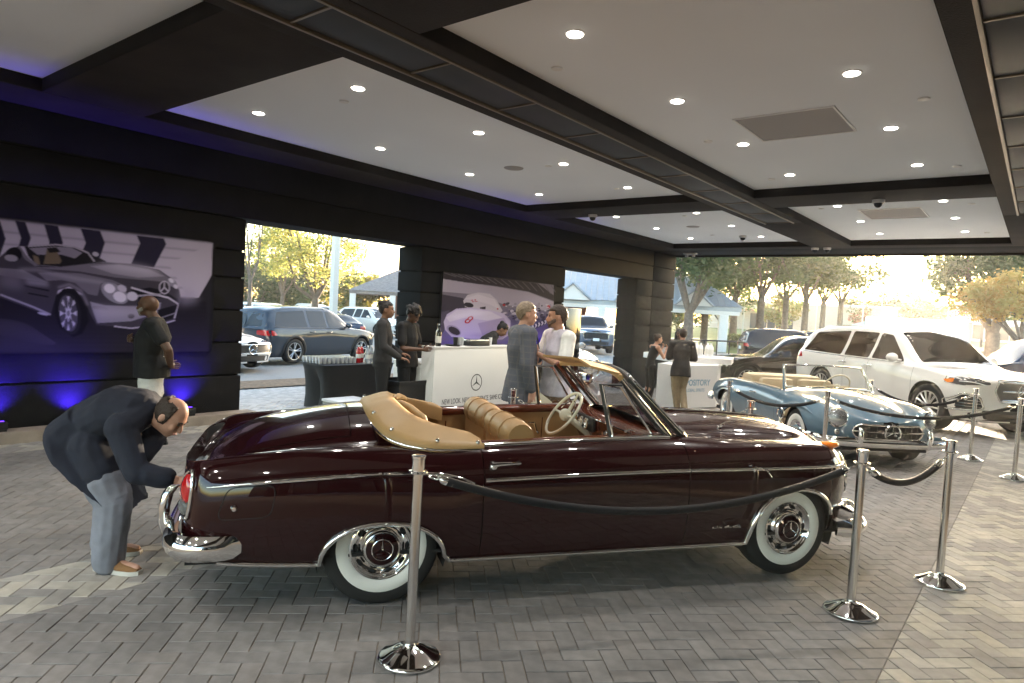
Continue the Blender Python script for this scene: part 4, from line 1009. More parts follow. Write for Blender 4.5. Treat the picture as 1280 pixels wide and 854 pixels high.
        mb = MB(); mb.tube([m0, m0+Vector((0, sg*.09, .01))], .03, 6); k0 = len(mb.v); mb.ball((m0.x-.02, m0.y+sg*.17, m0.z+.055), (.075, .12, .085), 8); mb.build('wing_mirror', g.get('mirror', paint), car, smooth=60)
        for x in (0, ax2): alloy_wheel(car, x, sg*(w-.015-g['tw']/2), sg, g['Rw'], g['tw'], wheel, wheel_face or M_alloy, lod)
        if cladding:
            for tc, a, ztp, e in ar:
                mb = MB(); ths = np.linspace(.0, math.pi, 22); mb.tube([sf.side(tc+(a+.03)*math.cos(x), max(S+.02, S+(ztp+.03-S)*math.sin(x)**(2/2.3) if math.sin(x) > 0 else S), .004, sg) for x in ths], .038, 6, sx=1., sy=.5); mb.build('arch_cladding', cladding, car, smooth=60)
    ws = [(c-.02, -w*.74), (c-.02, w*.74), (h+.03, w*(g['rail']-.055)), (h+.03, -w*(g['rail']-.055))]
    mb = MB(); patch(mb, lambda u, v, o: sf.top(u, v, o), ws, .05, .08 if lod else .2, 6 if lod else 3, .005, skirt=.012); mb.build('windscreen', g.get('wsglass', glass), car, smooth=60)
    if g['style'] == 'suv':
        mb = MB(); patch(mb, lambda u, v, o: sf.end(u, v, o, False), [(-w*.66, g['tail_z']+.07), (w*.66, g['tail_z']+.07), (w*.55, H-.22), (-w*.55, H-.22)], .06, .12, 4, .004, skirt=.012); mb.build('rear_window', glass, car, smooth=60)
        for sg in (-1, 1):
            ts = np.linspace(re+.1, h-.3, 14); mb = MB(); mb.tube([sf.top(t, sg*w*(g['rail']-.03), .035 if 0 < i < 13 else .0) for i, t in enumerate(ts)], .014, 6); mb.build('roof_rail', g.get('rail_mat', M_steel), car, smooth=60)
    elif g['style'] == 'sedan':
        mb = MB(); patch(mb, lambda u, v, o: sf.top(u, v, o), [(re-.02, -w*.52), (re-.02, w*.52), (re-.66, w*.62), (re-.66, -w*.62)], .06, .12, 4, .005, skirt=.012); mb.build('rear_window', glass, car, smooth=60)
    else:
        mb = MB(); mb.box(tR+.12, re-.2, -w*.80, w*.80, bz+.02, bz+.075); mb.build('load_bed', M_dark, car)
    # lamps
    nz = g['nose_z']; fr = lambda u, v, o: sf.end(u, v, o)
    for sg in (-1, 1):
        f2 = (lambda sg: (lambda u, v, o: sf.end(sg*u, v, o)))(sg); r2 = (lambda sg: (lambda u, v, o: sf.end(sg*u, v, o, False)))(sg)
        hp = g.get('lamp', [(w*.50, nz-.11), (w*.93, nz-.13), (w*.94, nz+.03), (w*.52, nz-.02)])
        mb = MB(); patch(mb, f2, hp, .03, .05 if lod else .15, 4, .006, skirt=.02); mb.build('head_lamp', g.get('lampmat', M_lampbowl), car, smooth=60)
        tz = g['tail_z']; mb = MB(); patch(mb, r2, [(w*.55, tz-.17), (w*.95, tz-.20), (w*.95, tz-.02), (w*.55, tz-.05)], .03, .08, 4, .006); mb.build('tail_lamp', M_redlens, car, smooth=60)
        if lod: mb = MB(); patch(mb, side(sg), [(tR+.20, tz-.19), (tR+.40, tz-.17), (tR+.30, tz-.05), (tR+.20, tz-.03)], .02, .05, 3, .005); mb.build('tail_lamp', M_redlens, car, smooth=60)
    gp = g.get('grille', [(-w*.42, nz-.30), (w*.42, nz-.30), (w*.46, nz-.05), (-w*.46, nz-.05)])
    mb = MB(); patch(mb, fr, gp, .05, .06, 4, .006, skirt=.02); gr_ = mb.build('grille', g.get('grillemat', M_black), car, smooth=60)
    if lod:
        z0, z1 = min(p[1] for p in gp)+.03, max(p[1] for p in gp)-.03
        for k in range(g.get('bars', 4)):
            z = z0+(z1-z0)*k/max(1, g.get('bars', 4)-1); yw = min(abs(gp[0][0]), abs(gp[2][0]))*.94
            mb = MB(); mb.tube([fr(y, z, .016) for y in np.linspace(-yw, yw, 9)], g.get('barw', .012), 6); mb.build('grille_bar', g.get('barmat', M_steel), gr_, smooth=60)
        mb = MB(); outline(mb, fr, gp, .05, .06, .01, .014); mb.build('grille_surround', g.get('surmat', M_steel), gr_, smooth=60)
    mb = MB(); patch(mb, fr, [(-w*.62, S+.04), (w*.62, S+.04), (w*.66, S+.19), (-w*.66, S+.19)], .04, .08, 3, .005); mb.build('lower_intake', M_black, car, smooth=60)
    if g.get('plate', True):
        p = fr(0, S+.30, .03); mb = MB(); mb.bbox(p.x-.008, p.x+.006, -.16, .16, S+.22, S+.37, .004); mb.build('number_plate', M_plate, car)
        p = sf.end(0, tz-.28, .02, False); mb = MB(); mb.bbox(p.x-.012, p.x+.01, -.16, .16, tz-.36, tz-.21, .004); mb.build('number_plate', M_plate, car)
    car['_h'] = 0; del car['_h']
    return car, sf
P_white = mat('pearl_white_paint', (.78,.76,.73), .25, coat=1., spec=.04); P_black = mat('black_paint', (.008,.008,.010), .2, coat=1., spec=.04)
P_navy = mat('dark_blue_paint', (.02,.03,.06), .22, coat=1., spec=.04); P_slate = mat('slate_blue_paint', (.030,.040,.055), .25, .2, coat=1., spec=.04)
P_red = mat('red_paint', (.22,.010,.012), .25, coat=1., spec=.04); P_silver = mat('silver_paint', (.50,.51,.53), .3, .5, coat=1., spec=.04); P_brownblack = mat('brown_black_paint', (.008,.006,.006), .2, coat=1., spec=.04)
P_bluegrey = mat('blue_grey_paint', (.10,.13,.18), .25, .2, coat=1., spec=.04); P_champ = mat('champagne_paint', (.42,.38,.31), .3, .4, coat=1., spec=.04)
M_blackgloss = mat('gloss_black_trim', (.01,.01,.011), .12, coat=.6)
M_drl = mat('head_lamp_face', (.055,.055,.058), .10, coat=1., spec=.04)
M_wsglass = mat('windscreen_glass', (.018,.018,.017), .02, spec=.6)
def place(x, y): return (x, y, gz(x, y))
# the white SUV beside the blue roadster
gls, gs = modern_car('suv', 'large white SUV with black mesh grille behind the blue roadster', 'car', place(-.87, 14.7), R(-43), P_white,
    dict(L=5.2, W=2.03, H=1.79, wb=3.13, fo=.90, sill=.28, belt=1.10, hood=1.13, cowl=-.42, head=-1.22, roof_end=-3.75, rail=.66, nose_z=.98, tail_z=1.18, Rw=.405, tw=.28, nose_len=.55, nose_n=3.2,
         lamp=[(.56,.90),(.985,.86),(.985,.99),(.60,1.0)], lampmat=M_drl, grille=[(-.40,.62),(.40,.62),(.50,.80),(.43,.98),(-.43,.98),(-.50,.80)], bars=3, barw=.016, surmat=M_steel, plate=False, wsglass=M_wsglass),
    glass=M_darkglass_warm, wheel='multi', trim=M_steel)
fr = lambda u, v, o: gs.end(u, v, o)
emblem('grille_star', .115, .012, M_chrome, gls, Matrix.Translation(fr(0, .80, .05)) @ Matrix.Rotation(R(90), 4, 'Z'), .012)
for sg in (-1, 1):
    f2 = (lambda sg: (lambda u, v, o: gs.end(sg*u, v, o)))(sg)
    mb = MB(); patch(mb, f2, [(.66,.50),(.98,.45),(.99,.60),(.92,.72),(.72,.66)], .05, .05, 4, .006); sc_ = mb.build('side_intake', M_black, gls, smooth=60)
    mb = MB(); outline(mb, f2, [(.64,.48),(1.0,.43),(1.0,.62),(.93,.74),(.70,.68)], .05, .05, .008, .012); mb.build('intake_trim', M_chrome, sc_, smooth=60)
    for z in (.52,.57,.62): mb = MB(); mb.tube([f2(u, z, .012) for u in np.linspace(.70,.95,6)], .007, 5); mb.build('intake_bar', M_chrome, sc_)
    mb = MB(); patch(mb, (lambda sg: (lambda u, v, o: gs.side(u, v, o, sg)))(sg), [(.32,.93),(.42,.88),(.52,.90),(.52,.965)], .02, .03, 3, .012); mb.build('indicator_lamp', M_amber, gls, smooth=60)
    mb = MB(); patch(mb, (lambda sg: (lambda u, v, o: gs.side(u, v, o, sg)))(sg), [(.40,.885),(.70,.86),(.70,.99),(.42,.97)], .02, .04, 3, .008); mb.build('head_lamp', M_drl, gls, smooth=60)
    mb = MB(); mb.tube([f2(u, .90+.03*math.sin(u*9), .02) for u in np.linspace(.62,.93,8)], .008, 6); mb.build('lamp_blade', mat('lamp_blade', (.9,.9,.9), .2), gls)
mb = MB(); patch(mb, fr, [(-.80,.30),(.80,.30),(.84,.42),(-.84,.42)], .04, .08, 3, .012); mb.build('skid_plate', M_blackgloss, gls, smooth=60)
# dark SUV nosing towards the round bar, and others parked behind
modern_car('suv', 'brown-black SUV parked nose towards the round white bar', 'car', place(-7.05, 20.3), R(209), P_brownblack, dict(L=4.75, H=1.68, wb=2.88, fo=.85, belt=1.03, hood=1.02, rail=.62, Rw=.37, cowl=-.42, head=-1.2, roof_end=-3.3), wheel='ten', cladding=M_black)
modern_car('suv', 'black SUV parked broadside beyond the railing', 'car', place(-8.6, 36.0), R(35), P_black, dict(L=4.9, H=1.78, wb=2.95, fo=.88), lod=0)
modern_car('suv', 'black roof-railed SUV parked behind the white van', 'car', place(-7.0, 40.0), R(35), P_black, dict(L=5.0, H=1.80, wb=3.0, fo=.88), lod=0)
modern_car('suv', 'black SUV standing past the nose of the white SUV', 'car', place(-1.3, 22.3), R(206), P_navy, dict(L=5.0, H=1.80, wb=3.0, fo=.92, belt=1.10, rail=.64), wheel='ten')
modern_car('suv', 'silver crossover driving in front of the tyre store', 'car', place(.2, 46), R(100), P_silver, dict(L=4.5, H=1.62, wb=2.7, fo=.85), lod=0)
# parking court seen through the wall openings
PK = -.30
modern_car('suv', 'slate blue SUV with tail to the wall behind the lamp post base', 'car', (-19.4, 14.9, gz(-19, 13)), R(100), P_slate, dict(L=5.05, W=2.0, H=1.76, wb=3.02, fo=.92, belt=1.07, hood=1.09, rail=.63, Rw=.385, lampmat=M_lampbowl), glass=M_tint, wheel='five', cladding=M_black)
modern_car('sedan', 'white sedan with black grille and round star just outside the wall', 'car', (-17.1, 9.5, gz(-17.1, 9.5)), R(14), P_white, dict(style='sedan', L=4.95, W=1.93, H=1.50, wb=3.1, fo=.86, belt=.92, hood=.93, cowl=-.3, head=-1.25, roof_end=-3.1, nose_z=.80, tail_z=.98, rail=.60, Rw=.36, grille=[(-.72,.48),(.72,.48),(.76,.72),(-.76,.72)], bars=1, barw=.002, nose_n=3.2, plate=False), wheel='five')
cs = bpy.data.objects
def star_on(car, x, z, r): return emblem('grille_star', r, r*.1, M_chrome, car, Matrix.Translation((x, 0, z)) @ Matrix.Rotation(R(90), 4, 'Z'), .01)
star_on(bpy.data.objects['sedan'], .885, .60, .13)
lot = [('suv','white small SUV with dark grille facing the wall opening',(-24.9,15.2),-28,P_white,dict(L=4.1,H=1.58,wb=2.55,fo=.8)),
 ('sedan','black sedan parked behind the slate blue SUV',(-27.5,19.0),175,P_navy,dict(style='sedan',L=4.8,H=1.45,wb=2.8,fo=.9,belt=.92,hood=.93,cowl=-.3,head=-1.2,roof_end=-3.0,nose_z=.75,tail_z=.98,Rw=.33)),
 ('sedan','white sedan parked behind the small white SUV',(-30.5,16.0),0,P_white,dict(style='sedan',L=4.8,H=1.46,wb=2.8,fo=.9,belt=.92,hood=.93,cowl=-.3,head=-1.2,roof_end=-3.0,nose_z=.75,tail_z=.98,Rw=.33)),
 ('suv','pearl SUV under the left end of the yellow tree',(-31,20.4),2,P_white,dict(L=4.7,H=1.7,wb=2.8)),
 ('suv','silver SUV parked below the yellow tree trunk',(-31.5,24.0),-3,P_silver,dict(L=4.7,H=1.68,wb=2.8)),
 ('suv','white SUV parked past the yellow tree trunk',(-31.0,27.4),4,P_white,dict(L=4.8,H=1.72,wb=2.85)),
 ('sedan','silver sedan parked before the brick pavilion',(-29.5,30.6),0,P_silver,dict(style='sedan',L=4.8,H=1.45,wb=2.8,fo=.9,belt=.92,hood=.93,cowl=-.3,head=-1.2,roof_end=-3.0,nose_z=.75,tail_z=.98,Rw=.33)),
 ('suv','white SUV parked before the porch column of the brick pavilion',(-26.5,32.5),0,P_white,dict(L=4.7,H=1.7,wb=2.8)),
 ('suv','pale SUV behind the head of the person in long black sleeves',(-20.5,23.3),85,P_bluegrey,dict(L=4.7,H=1.66,wb=2.8)),
 ('suv','white SUV in the far row beside a lamp pole',(-41,20.5),0,P_white,dict(L=4.7,H=1.7,wb=2.8)),
 ('sedan','dark sedan in the far row under the green trees',(-41,26.5),0,P_navy,dict(style='sedan',L=4.8,H=1.45,wb=2.8,fo=.9,belt=.92,hood=.93,cowl=-.3,head=-1.2,roof_end=-3.0,nose_z=.75,tail_z=.98,Rw=.33)),
 ('suv','champagne SUV in the far row under the green trees',(-41,30.5),0,P_champ,dict(L=4.7,H=1.7,wb=2.8))]
for nm, lab, (x, y), a, p, sp in lot: modern_car(nm, lab, 'car', (x, y, gz(x, y)), R(a), p, sp, lod=0)
# seen through the far opening
modern_car('pickup_truck', 'blue-grey pickup truck with wide black grille under the pavilion eaves', 'pickup', (-18.6, 30.6, -.26), R(-50), P_bluegrey, dict(style='truck', L=5.9, W=2.04, H=1.95, wb=3.7, fo=.98, sill=.42, belt=1.28, hood=1.32, cowl=-.45, head=-1.15, roof_end=-2.75, nose_z=1.16, tail_z=1.25, rail=.68, Rw=.41, tw=.28, nose_n=4., grille=[(-.62,.72),(.62,.72),(.66,1.08),(-.66,1.08)], barmat=M_black, bars=4), wheel='ten')
modern_car('pickup_truck', 'red pickup truck parked beside the blue-grey pickup', 'pickup', (-22.3, 31.6, -.26), R(-62), P_red, dict(style='truck', L=5.9, W=2.04, H=1.93, wb=3.7, fo=.98, sill=.42, belt=1.26, hood=1.30, cowl=-.45, head=-1.15, roof_end=-2.75, nose_z=1.12, tail_z=1.25, rail=.68, Rw=.41, tw=.28, nose_n=4.), lod=0, wheel='ten')
modern_car('sedan', 'white sedan with wide slatted nose standing in the far opening', 'car', (-10.45, 15.45, gz(-10.45, 15.4)), R(-32), P_white, dict(style='sedan', L=4.95, W=1.95, H=1.5, wb=3.0, fo=.9, belt=.94, hood=.95, cowl=-.3, head=-1.25, roof_end=-3.1, nose_z=.80, tail_z=.98, rail=.60, Rw=.36, nose_n=3.2, grille=[(-.60,.38),(.60,.38),(.66,.62),(-.66,.62)], barmat=M_chrome, bars=5), wheel='five')
modern_car('suv', 'white SUV parked under the pavilion porch', 'car', (-27.5, 42, -.26), R(-30), P_white, dict(L=4.7, H=1.7, wb=2.8), lod=0)
t = thing('box_van', 'long white box van parked beyond the round trees', 'van', (-6.6, 47, -.2), R(165))
mb = MB(); mb.bbox(-3.2, 2.0, -1.05, 1.05, .55, 2.75, .12); mb.build('cargo_body', P_white, t)
mb = MB(); mb.prism([(2.02,.5),(3.9,.5),(3.95,1.1),(3.3,1.35),(2.75,2.25),(2.02,2.45)], 'Y', -1.0, 1.0); cb = mb.build('cab', P_white, t, smooth=30)
mb = MB(); mb.prism([(3.28,1.40),(2.80,2.20),(2.78,2.20),(3.26,1.38)], 'Y', -.9, .9); mb.build('windscreen', M_tint, cb)
for x in (-2.2, 3.0):
    for s in (-1, 1): alloy_wheel(t, x, s*.9, s, .37, .24, 'five', M_alloy, 0)
# ------------------------------------------------------------------ pale blue roadster
M_bluep = mat('pale_blue_paint', (.098,.168,.222), .28, coat=1., spec=.04)
M_cream = mat('cream_leather', (.50,.40,.26), .5)
roadster = thing('roadster', 'pale blue classic open roadster with round headlamps and chrome star grille', 'car', (-1.93, 10.02, gz(-1.93, 10.02)-.004), R(-47.7))
def roadster_surface():
    A, B = -3.42, .80
    r = [
     [(A,.60,.36),(-3.0,.70,.27),(-2.4,.75,.22),(0,.76,.22),(.45,.74,.25),(B,.66,.36)],
     [(A,.66,.43),(-3.0,.77,.37),(-2.4,.82,.34),(-1.2,.81,.33),(0,.83,.34),(.45,.80,.36),(B,.72,.41)],
     [(A,.70,.50),(-3.0,.81,.48),(-2.4,.865,.47),(-1.2,.84,.46),(0,.87,.47),(.45,.84,.47),(B,.75,.46)],
     [(A,.69,.56),(-3.0,.80,.58),(-2.4,.86,.60),(-1.2,.84,.60),(0,.865,.60),(.45,.84,.58),(B,.74,.52)],
     [(A,.65,.61),(-3.0,.76,.67),(-2.4,.80,.72),(-1.2,.80,.72),(0,.81,.72),(.45,.79,.67),(B,.70,.57)],
     [(A,.59,.64),(-3.0,.68,.735),(-2.4,.72,.80),(-1.2,.74,.80),(0,.73,.79),(.45,.71,.73),(B,.62,.61)],
     [(A,.50,.65),(-3.0,.56,.75),(-2.4,.60,.815),(-1.2,.64,.83),(-.5,.62,.83),(0,.60,.80),(.45,.58,.735),(B,.52,.615)],
     [(A,.38,.65),(-3.0,.42,.755),(-2.4,.46,.82),(-1.2,.50,.85),(-.5,.48,.85),(0,.45,.80),(.45,.43,.71),(B,.40,.61)],
     [(A,.2,.65),(-3.0,.22,.765),(-2.4,.24,.83),(-1.2,.25,.88),(-.5,.24,.875),(0,.23,.84),(.45,.22,.755),(B,.2,.62)],
     [(A,0,.65),(-3.0,0,.77),(-2.4,0,.835),(-1.2,0,.89),(-.5,0,.885),(0,0,.855),(.45,0,.775),(B,0,.625)]]
    return Surf(r, A, B, tail=(-3.05, 2.8), nose=(.15, 2.6))
RS = roadster_surface()
r_arch = [(0,.365,.665,2.2), (-2.40,.36,.62,2.2)]
r_gaps = (-.55, -1.55)
def r_tag(t, s):
    for g_ in r_gaps:
        if abs(t-g_) < .003 and s < 5.5: return None
    if -2.35 < t < -.72 and s > 5.5: return None
    if -1.55 < t < -.55 and s < 5.5: return 'door'
    return 'body'
body_parts(RS, r_tag, r_arch, lambda t: float(pchip([-3.42,-3,-2.4,0,.45,.8],[.38,.29,.24,.235,.265,.37], t)), stations(-3.42, .80, .05, r_arch, r_gaps+(-2.35,-.72), RS.tail, RS.nose), 4, 10, [4+i*.167 for i in range(31)], roadster, {'body': M_bluep}, M_dark, far_names=('door',))
wheel_house(roadster, r_arch, .32, .45, .76)
mb = MB(); mb.box(-3.1, .5, -.7, .7, .20, .26); mb.build('floor_pan', M_under, roadster)
mb = MB(); mb.box(-2.4, -.7, -.66, .66, .30, .34); mb.build('cabin_floor', M_carpet, roadster)
for sg in (-1, 1):
    # eyebrow ridges over the wheel arches
    for tc, a, zt in ((0,.40,.70),(-2.40,.40,.665)):
        ts = np.linspace(tc-.46, tc+.40, 16); mb = MB(); mb.tube([RS.side(t, zt-.10*((t-tc-.05)/.42)**2, .004, sg) for t in ts], [.004+.024*math.sin(math.pi*i/15)**.7 for i in range(16)], 8); mb.build('arch_eyebrow', M_bluep, roadster, smooth=60)
    f2 = (lambda sg: (lambda u, v, o: RS.end(sg*u, v, o)))(sg)
    lp = [(.595+.098*math.cos(a), .625+.105*math.sin(a)) for a in np.linspace(0, 2*math.pi, 21)[:-1]]
    mb = MB(); P = []; c = RS.end(sg*.595, .625, 0); nrm = Vector((.93, sg*.30, .12)).normalized(); u = nrm.orthogonal().normalized(); w_ = nrm.cross(u)
    for rr, d in ((.125,-.10),(.128,-.01),(.122,.022),(.112,.034),(.104,.030)): P.append([c+nrm*d+(u*math.cos(a)+w_*math.sin(a))*rr for a in np.linspace(0, 2*math.pi, 29)[:-1]])
    mb.grid(P[:3], closed_v=True); mb.build('lamp_nacelle', M_bluep, roadster, smooth=60)
    mb = MB(); mb.grid(P[2:], closed_v=True); hl = mb.build('head_lamp', M_chrome, roadster, smooth=60)
    mb = MB(); mb.grid([[c+nrm*(.03+.028*(1-(k/5)**2))+(u*math.cos(a)+w_*math.sin(a))*.104*(k/5+.001) for a in np.linspace(0, 2*math.pi, 25)[:-1]] for k in range(6)], closed_v=True); mb.build('lamp_lens', mat('lamp_glass', (.42,.44,.46), .10, .85, bump=.6, bscale=70), hl, smooth=60)
    p = RS.end(sg*.60, .455, .0); mb = MB(); mb.ball(p, (.02,.042,.042), 8); mb.build('indicator_lamp', M_lampbowl, roadster)
    # bumper horns
    P = []
    for z, o, w in ((.30,.0,.016),(.34,.03,.028),(.42,.042,.032),(.50,.036,.030),(.545,.015,.020),(.55,.0,.006)):
        P.append([(.865+o+.026*math.sin(a), sg*.44+w*math.cos(a), z) for a in np.linspace(0, 2*math.pi, 13)[:-1]])
    mb = MB(); mb.grid(P, closed_v=True); mb.build('overrider', M_chrome, roadster, smooth=60)
    mb = MB(); mb.tube([RS.side(t, .255 if t < -.5 else .26, .006, sg) for t in np.linspace(-1.98, -.42, 20)], .012, 6); mb.build('sill_trim', M_chrome, roadster, smooth=60)
    P = []
    ts = np.linspace(-2.30, -.75, 24)
    mb = MB(); mb.tube([Vector((t, sg*(RS.sec(t)[int(5.5*14)][1]-.01), RS.sec(t)[int(5.5*14)][2]+.004)) for t in ts], .014, 8); mb.build('cockpit_rail', M_cream, roadster, smooth=60)
    mb = MB(); q = [[(t, sg*(RS.sec(t)[77][1]-.03), RS.sec(t)[77][2]), (t, sg*(RS.sec(t)[77][1]-.05), .34)] for t in ts]; mb.grid(q); mb.build('door_panel', M_cream, roadster)
    mb = MB(); p = RS.side(-1.45, .70, .0, sg); mb.tube([p, p+Vector((.02, sg*.03, 0)), p+Vector((.14, sg*.03, .004)), p+Vector((.15, 0, .004))], .009, 6); mb.build('door_handle', M_chrome, roadster)
    for x in (0, -2.40):
        wm = MB(); wm.lathe(tyre_profile(.32, .165, .175), 40, axis='Y'); w = wm.build('wheel', M_tyre, roadster, smooth=60, loc=(x, sg*.715, .32))
        if sg > 0: w.rotation_euler = (0, 0, math.pi)
        mb = MB(); mb.lathe([(.172,-.074),(.185,-.0855),(.215,-.0885),(.245,-.0875),(.252,-.083)], 40, axis='Y'); mb.build('whitewall', M_white_rubber, w, smooth=60)
        mb = MB(); mb.lathe([(.178,-.07),(.175,-.088),(.16,-.078),(.14,-.06),(.11,-.07),(.10,-.075)], 40, axis='Y'); mb.lathe([(.15,-.05),(.15,.03),(0,.03)], 20, axis='Y'); mb.build('rim', M_chrome, w, smooth=60)
        mb = MB(); mb.lathe([(.102,-.07),(.095,-.10),(.06,-.112),(0,-.115)], 32, axis='Y'); mb.build('hub_cap', M_bluep, w, smooth=60)
# grille
gp = [(-.40,.40),(.40,.40),(.47,.49),(.40,.575),(-.40,.575),(-.47,.49)]
fr = lambda u, v, o: RS.end(u, v, o)
mb = MB(); patch(mb, fr, gp, .05, .05, 5, .008, skirt=.03); gr_ = mb.build('grille', M_dark, roadster, smooth=60)
mb = MB(); outline(mb, fr, gp, .06, .05, .012, .014); mb.build('grille_surround', M_chrome, gr_, smooth=60)
mb = MB(); mb.tube([fr(y, .49, .025) for y in np.linspace(-.45, .45, 15)], .017, 8, sy=.7); mb.build('grille_bar', M_chrome, gr_, smooth=60)
for k in range(-12, 13, 3):
    if abs(k) < 4: continue
    mb = MB(); mb.tube([fr(k*.03, .42, .012), fr(k*.03, .56, .012)], .004, 4); mb.build('grille_slat', M_blackrub, gr_)
emblem('grille_star', .098, .011, M_chrome, gr_, Matrix.Translation(fr(0, .49, .045)) @ Matrix.Rotation(R(90), 4, 'Z'), .014)
half = [(.42,-.86,.8,.365),(.58,-.86,1,.365),(.74,-.76,1,.365),(.83,-.55,1,.365),(.875,-.25,1,.365)]
full = curve2(half+[(x,-y,a,b) for x,y,a,b in half[::-1]], 44)
mb = MB(); zc, hh = .365, .055; loft_plan(mb, full, [(-.02,zc-hh*.8),(.02,zc-hh),(.045,zc-hh*.5),(.052,zc),(.045,zc+hh*.5),(.02,zc+hh),(-.02,zc+hh*.8)]); mb.build('bumper', M_chrome, roadster, smooth=60)
half = [(-3.05,-.80,.8,.40),(-3.25,-.78,1,.40),(-3.42,-.62,1,.40),(-3.50,-.3,1,.40)]
full = curve2(half+[(x,-y,a,b) for x,y,a,b in half[::-1]], 40)[::-1]
mb = MB(); zc = .40; loft_plan(mb, full, [(-.02,zc-hh*.8),(.02,zc-hh),(.045,zc-hh*.5),(.052,zc),(.045,zc+hh*.5),(.02,zc+hh),(-.02,zc+hh*.8)]); mb.build('bumper', M_chrome, roadster, smooth=60)
# windscreen
def ws2(u, v): return Vector((-.66-.22*v+(.16-.03*v)*(1-u*u), (.655-.06*v)*u, .865+.30*v+.02*(1-u*u)))
mb = MB(); mb.grid([[ws2(u, v) for v in np.linspace(.02,.98,6)] for u in np.linspace(-.98,.98,21)]); mb.build('windscreen', M_glass, roadster, smooth=180)
loop = [ws2(u, 0) for u in np.linspace(-.97,.97,21)]+[ws2(1, v) for v in np.linspace(.05,.95,8)]+[ws2(u, 1) for u in np.linspace(.97,-.97,21)]+[ws2(-1, v) for v in np.linspace(.95,.05,8)]
mb = MB(); mb.tube(loop, .013, 8, closed=True); mb.build('windscreen_frame', M_chrome, roadster, smooth=60)
for sg in (-1, 1):
    mb = MB(); mb.tube([ws2(sg, 0)+Vector((-.02,sg*.01,-.05)), ws2(sg, .5)+Vector((-.02,sg*.006,0)), ws2(sg, 1)+Vector((-.015,0,0))], [.034,.026,.018], 8, sx=.6); mb.build('windscreen_post', M_bluep if sg < 0 else M_chrome, roadster, smooth=60)
c = Vector((-1.05, .33, .88)); nrm = Vector((-.85,0,.52)).normalized(); u = Vector((0,1,0)); w_ = nrm.cross(u)
mb = MB(); mb.tube([c+(u*math.cos(a)+w_*math.sin(a))*.195 for a in np.linspace(0, 2*math.pi, 33)[:-1]], .011, 8, closed=True); sw = mb.build('steering_wheel', M_ivory, roadster, smooth=60)
mb = MB(); mb.tube([c-nrm*.02, c+(u)*.19], .008, 6); mb.tube([c-nrm*.02, c-(u)*.19], .008, 6); mb.ball(c-nrm*.02, .04, 8); mb.tube([c-nrm*.03, c-nrm*.3], .02, 6); mb.build('wheel_hub', M_ivory, sw)
mb = MB(); mb.bbox(-.86,-.72,-.62,.62,.70,.86,.03); mb.build('dashboard', M_cream, roadster)
for sg in (-1, 1):
    y0, y1 = sorted((sg*.05, sg*.58))
    mb = MB(); mb.bbox(-1.75,-1.60, y0, y1, .40, .90, .06); mb.build('seat_back', M_cream, roadster); mb = MB(); mb.bbox(-1.65,-1.15, y0, y1, .36, .52, .05); mb.build('seat_cushion', M_cream, roadster)
mb = MB(); mb.bbox(-2.36,-1.95,-.60,.60,.70,.93,.08); mb.build('folded_hood', M_cream, roadster)
# ------------------------------------------------------------------ rope posts
M_velvet = mat('black_velvet', (.006,.006,.008), .85, bump=.3, bscale=400)
def post_mesh():
    mb = MB(); mb.lathe([(.0,.004),(.148,.004),(.152,.010),(.150,.018),(.138,.024),(.120,.030),(.085,.050),(.055,.064),(.034,.068),(.030,.075),(.0255,.080),(.0255,.085)], 40); b = mb.mesh('base', M_chrome, 50)
    mb = MB(); mb.lathe([(.0245,.08),(.0245,.90)], 24); mb.lathe([(.0245,.90),(.0,.90)], 24); p = mb.mesh('pole', M_steel, 50)
    mb = MB(); mb.lathe([(.025,.895),(.044,.897),(.046,.901),(.044,.905),(.031,.907),(.031,.965),(.034,.968),(.034,.978),(.030,.980),(.0,.981)], 28); c = mb.mesh('collar', M_chrome, 40)
    return b, p, c
PB, PP, PC = post_mesh()
POSTS = {'st1': ((-2.26, 2.22), 'beside the rear wheel of the maroon cabriolet'), 'st2': ((-.785, 4.40), 'at the front bumper of the maroon cabriolet'), 'st3': ((-.435, 5.37), 'on the edge of the pale paving ahead of the maroon cabriolet'),
 'st4': ((-.665, 11.1), 'before the wheel of the white SUV'), 'st5': ((-.155, 10.05), 'on the pale paving before the grille of the white SUV'), 'st6': ((-1.95, 8.58), 'at the right headlamp of the blue roadster'), 'st7': ((-3.33, 9.13), 'by the tail of the blue roadster'),
 'st8': ((-2.13, 6.44), 'beyond the bonnet of the maroon cabriolet'), 'st9': ((-2.06, 11.77), 'between the blue roadster and the white SUV'), 'st10': ((-3.83, 4.94), 'beside the person in the check jacket')}
for k, ((x, y), lab) in POSTS.items():
    t = thing('rope_post', 'chrome rope post '+lab, 'rope post', (x, y, gz(x, y)), random.uniform(0, 6), 'chrome rope posts')
    for nm, me in (('base', PB), ('pole', PP), ('collar', PC)):
        o = bpy.data.objects.new(nm, me); COL.objects.link(o); o.parent = t
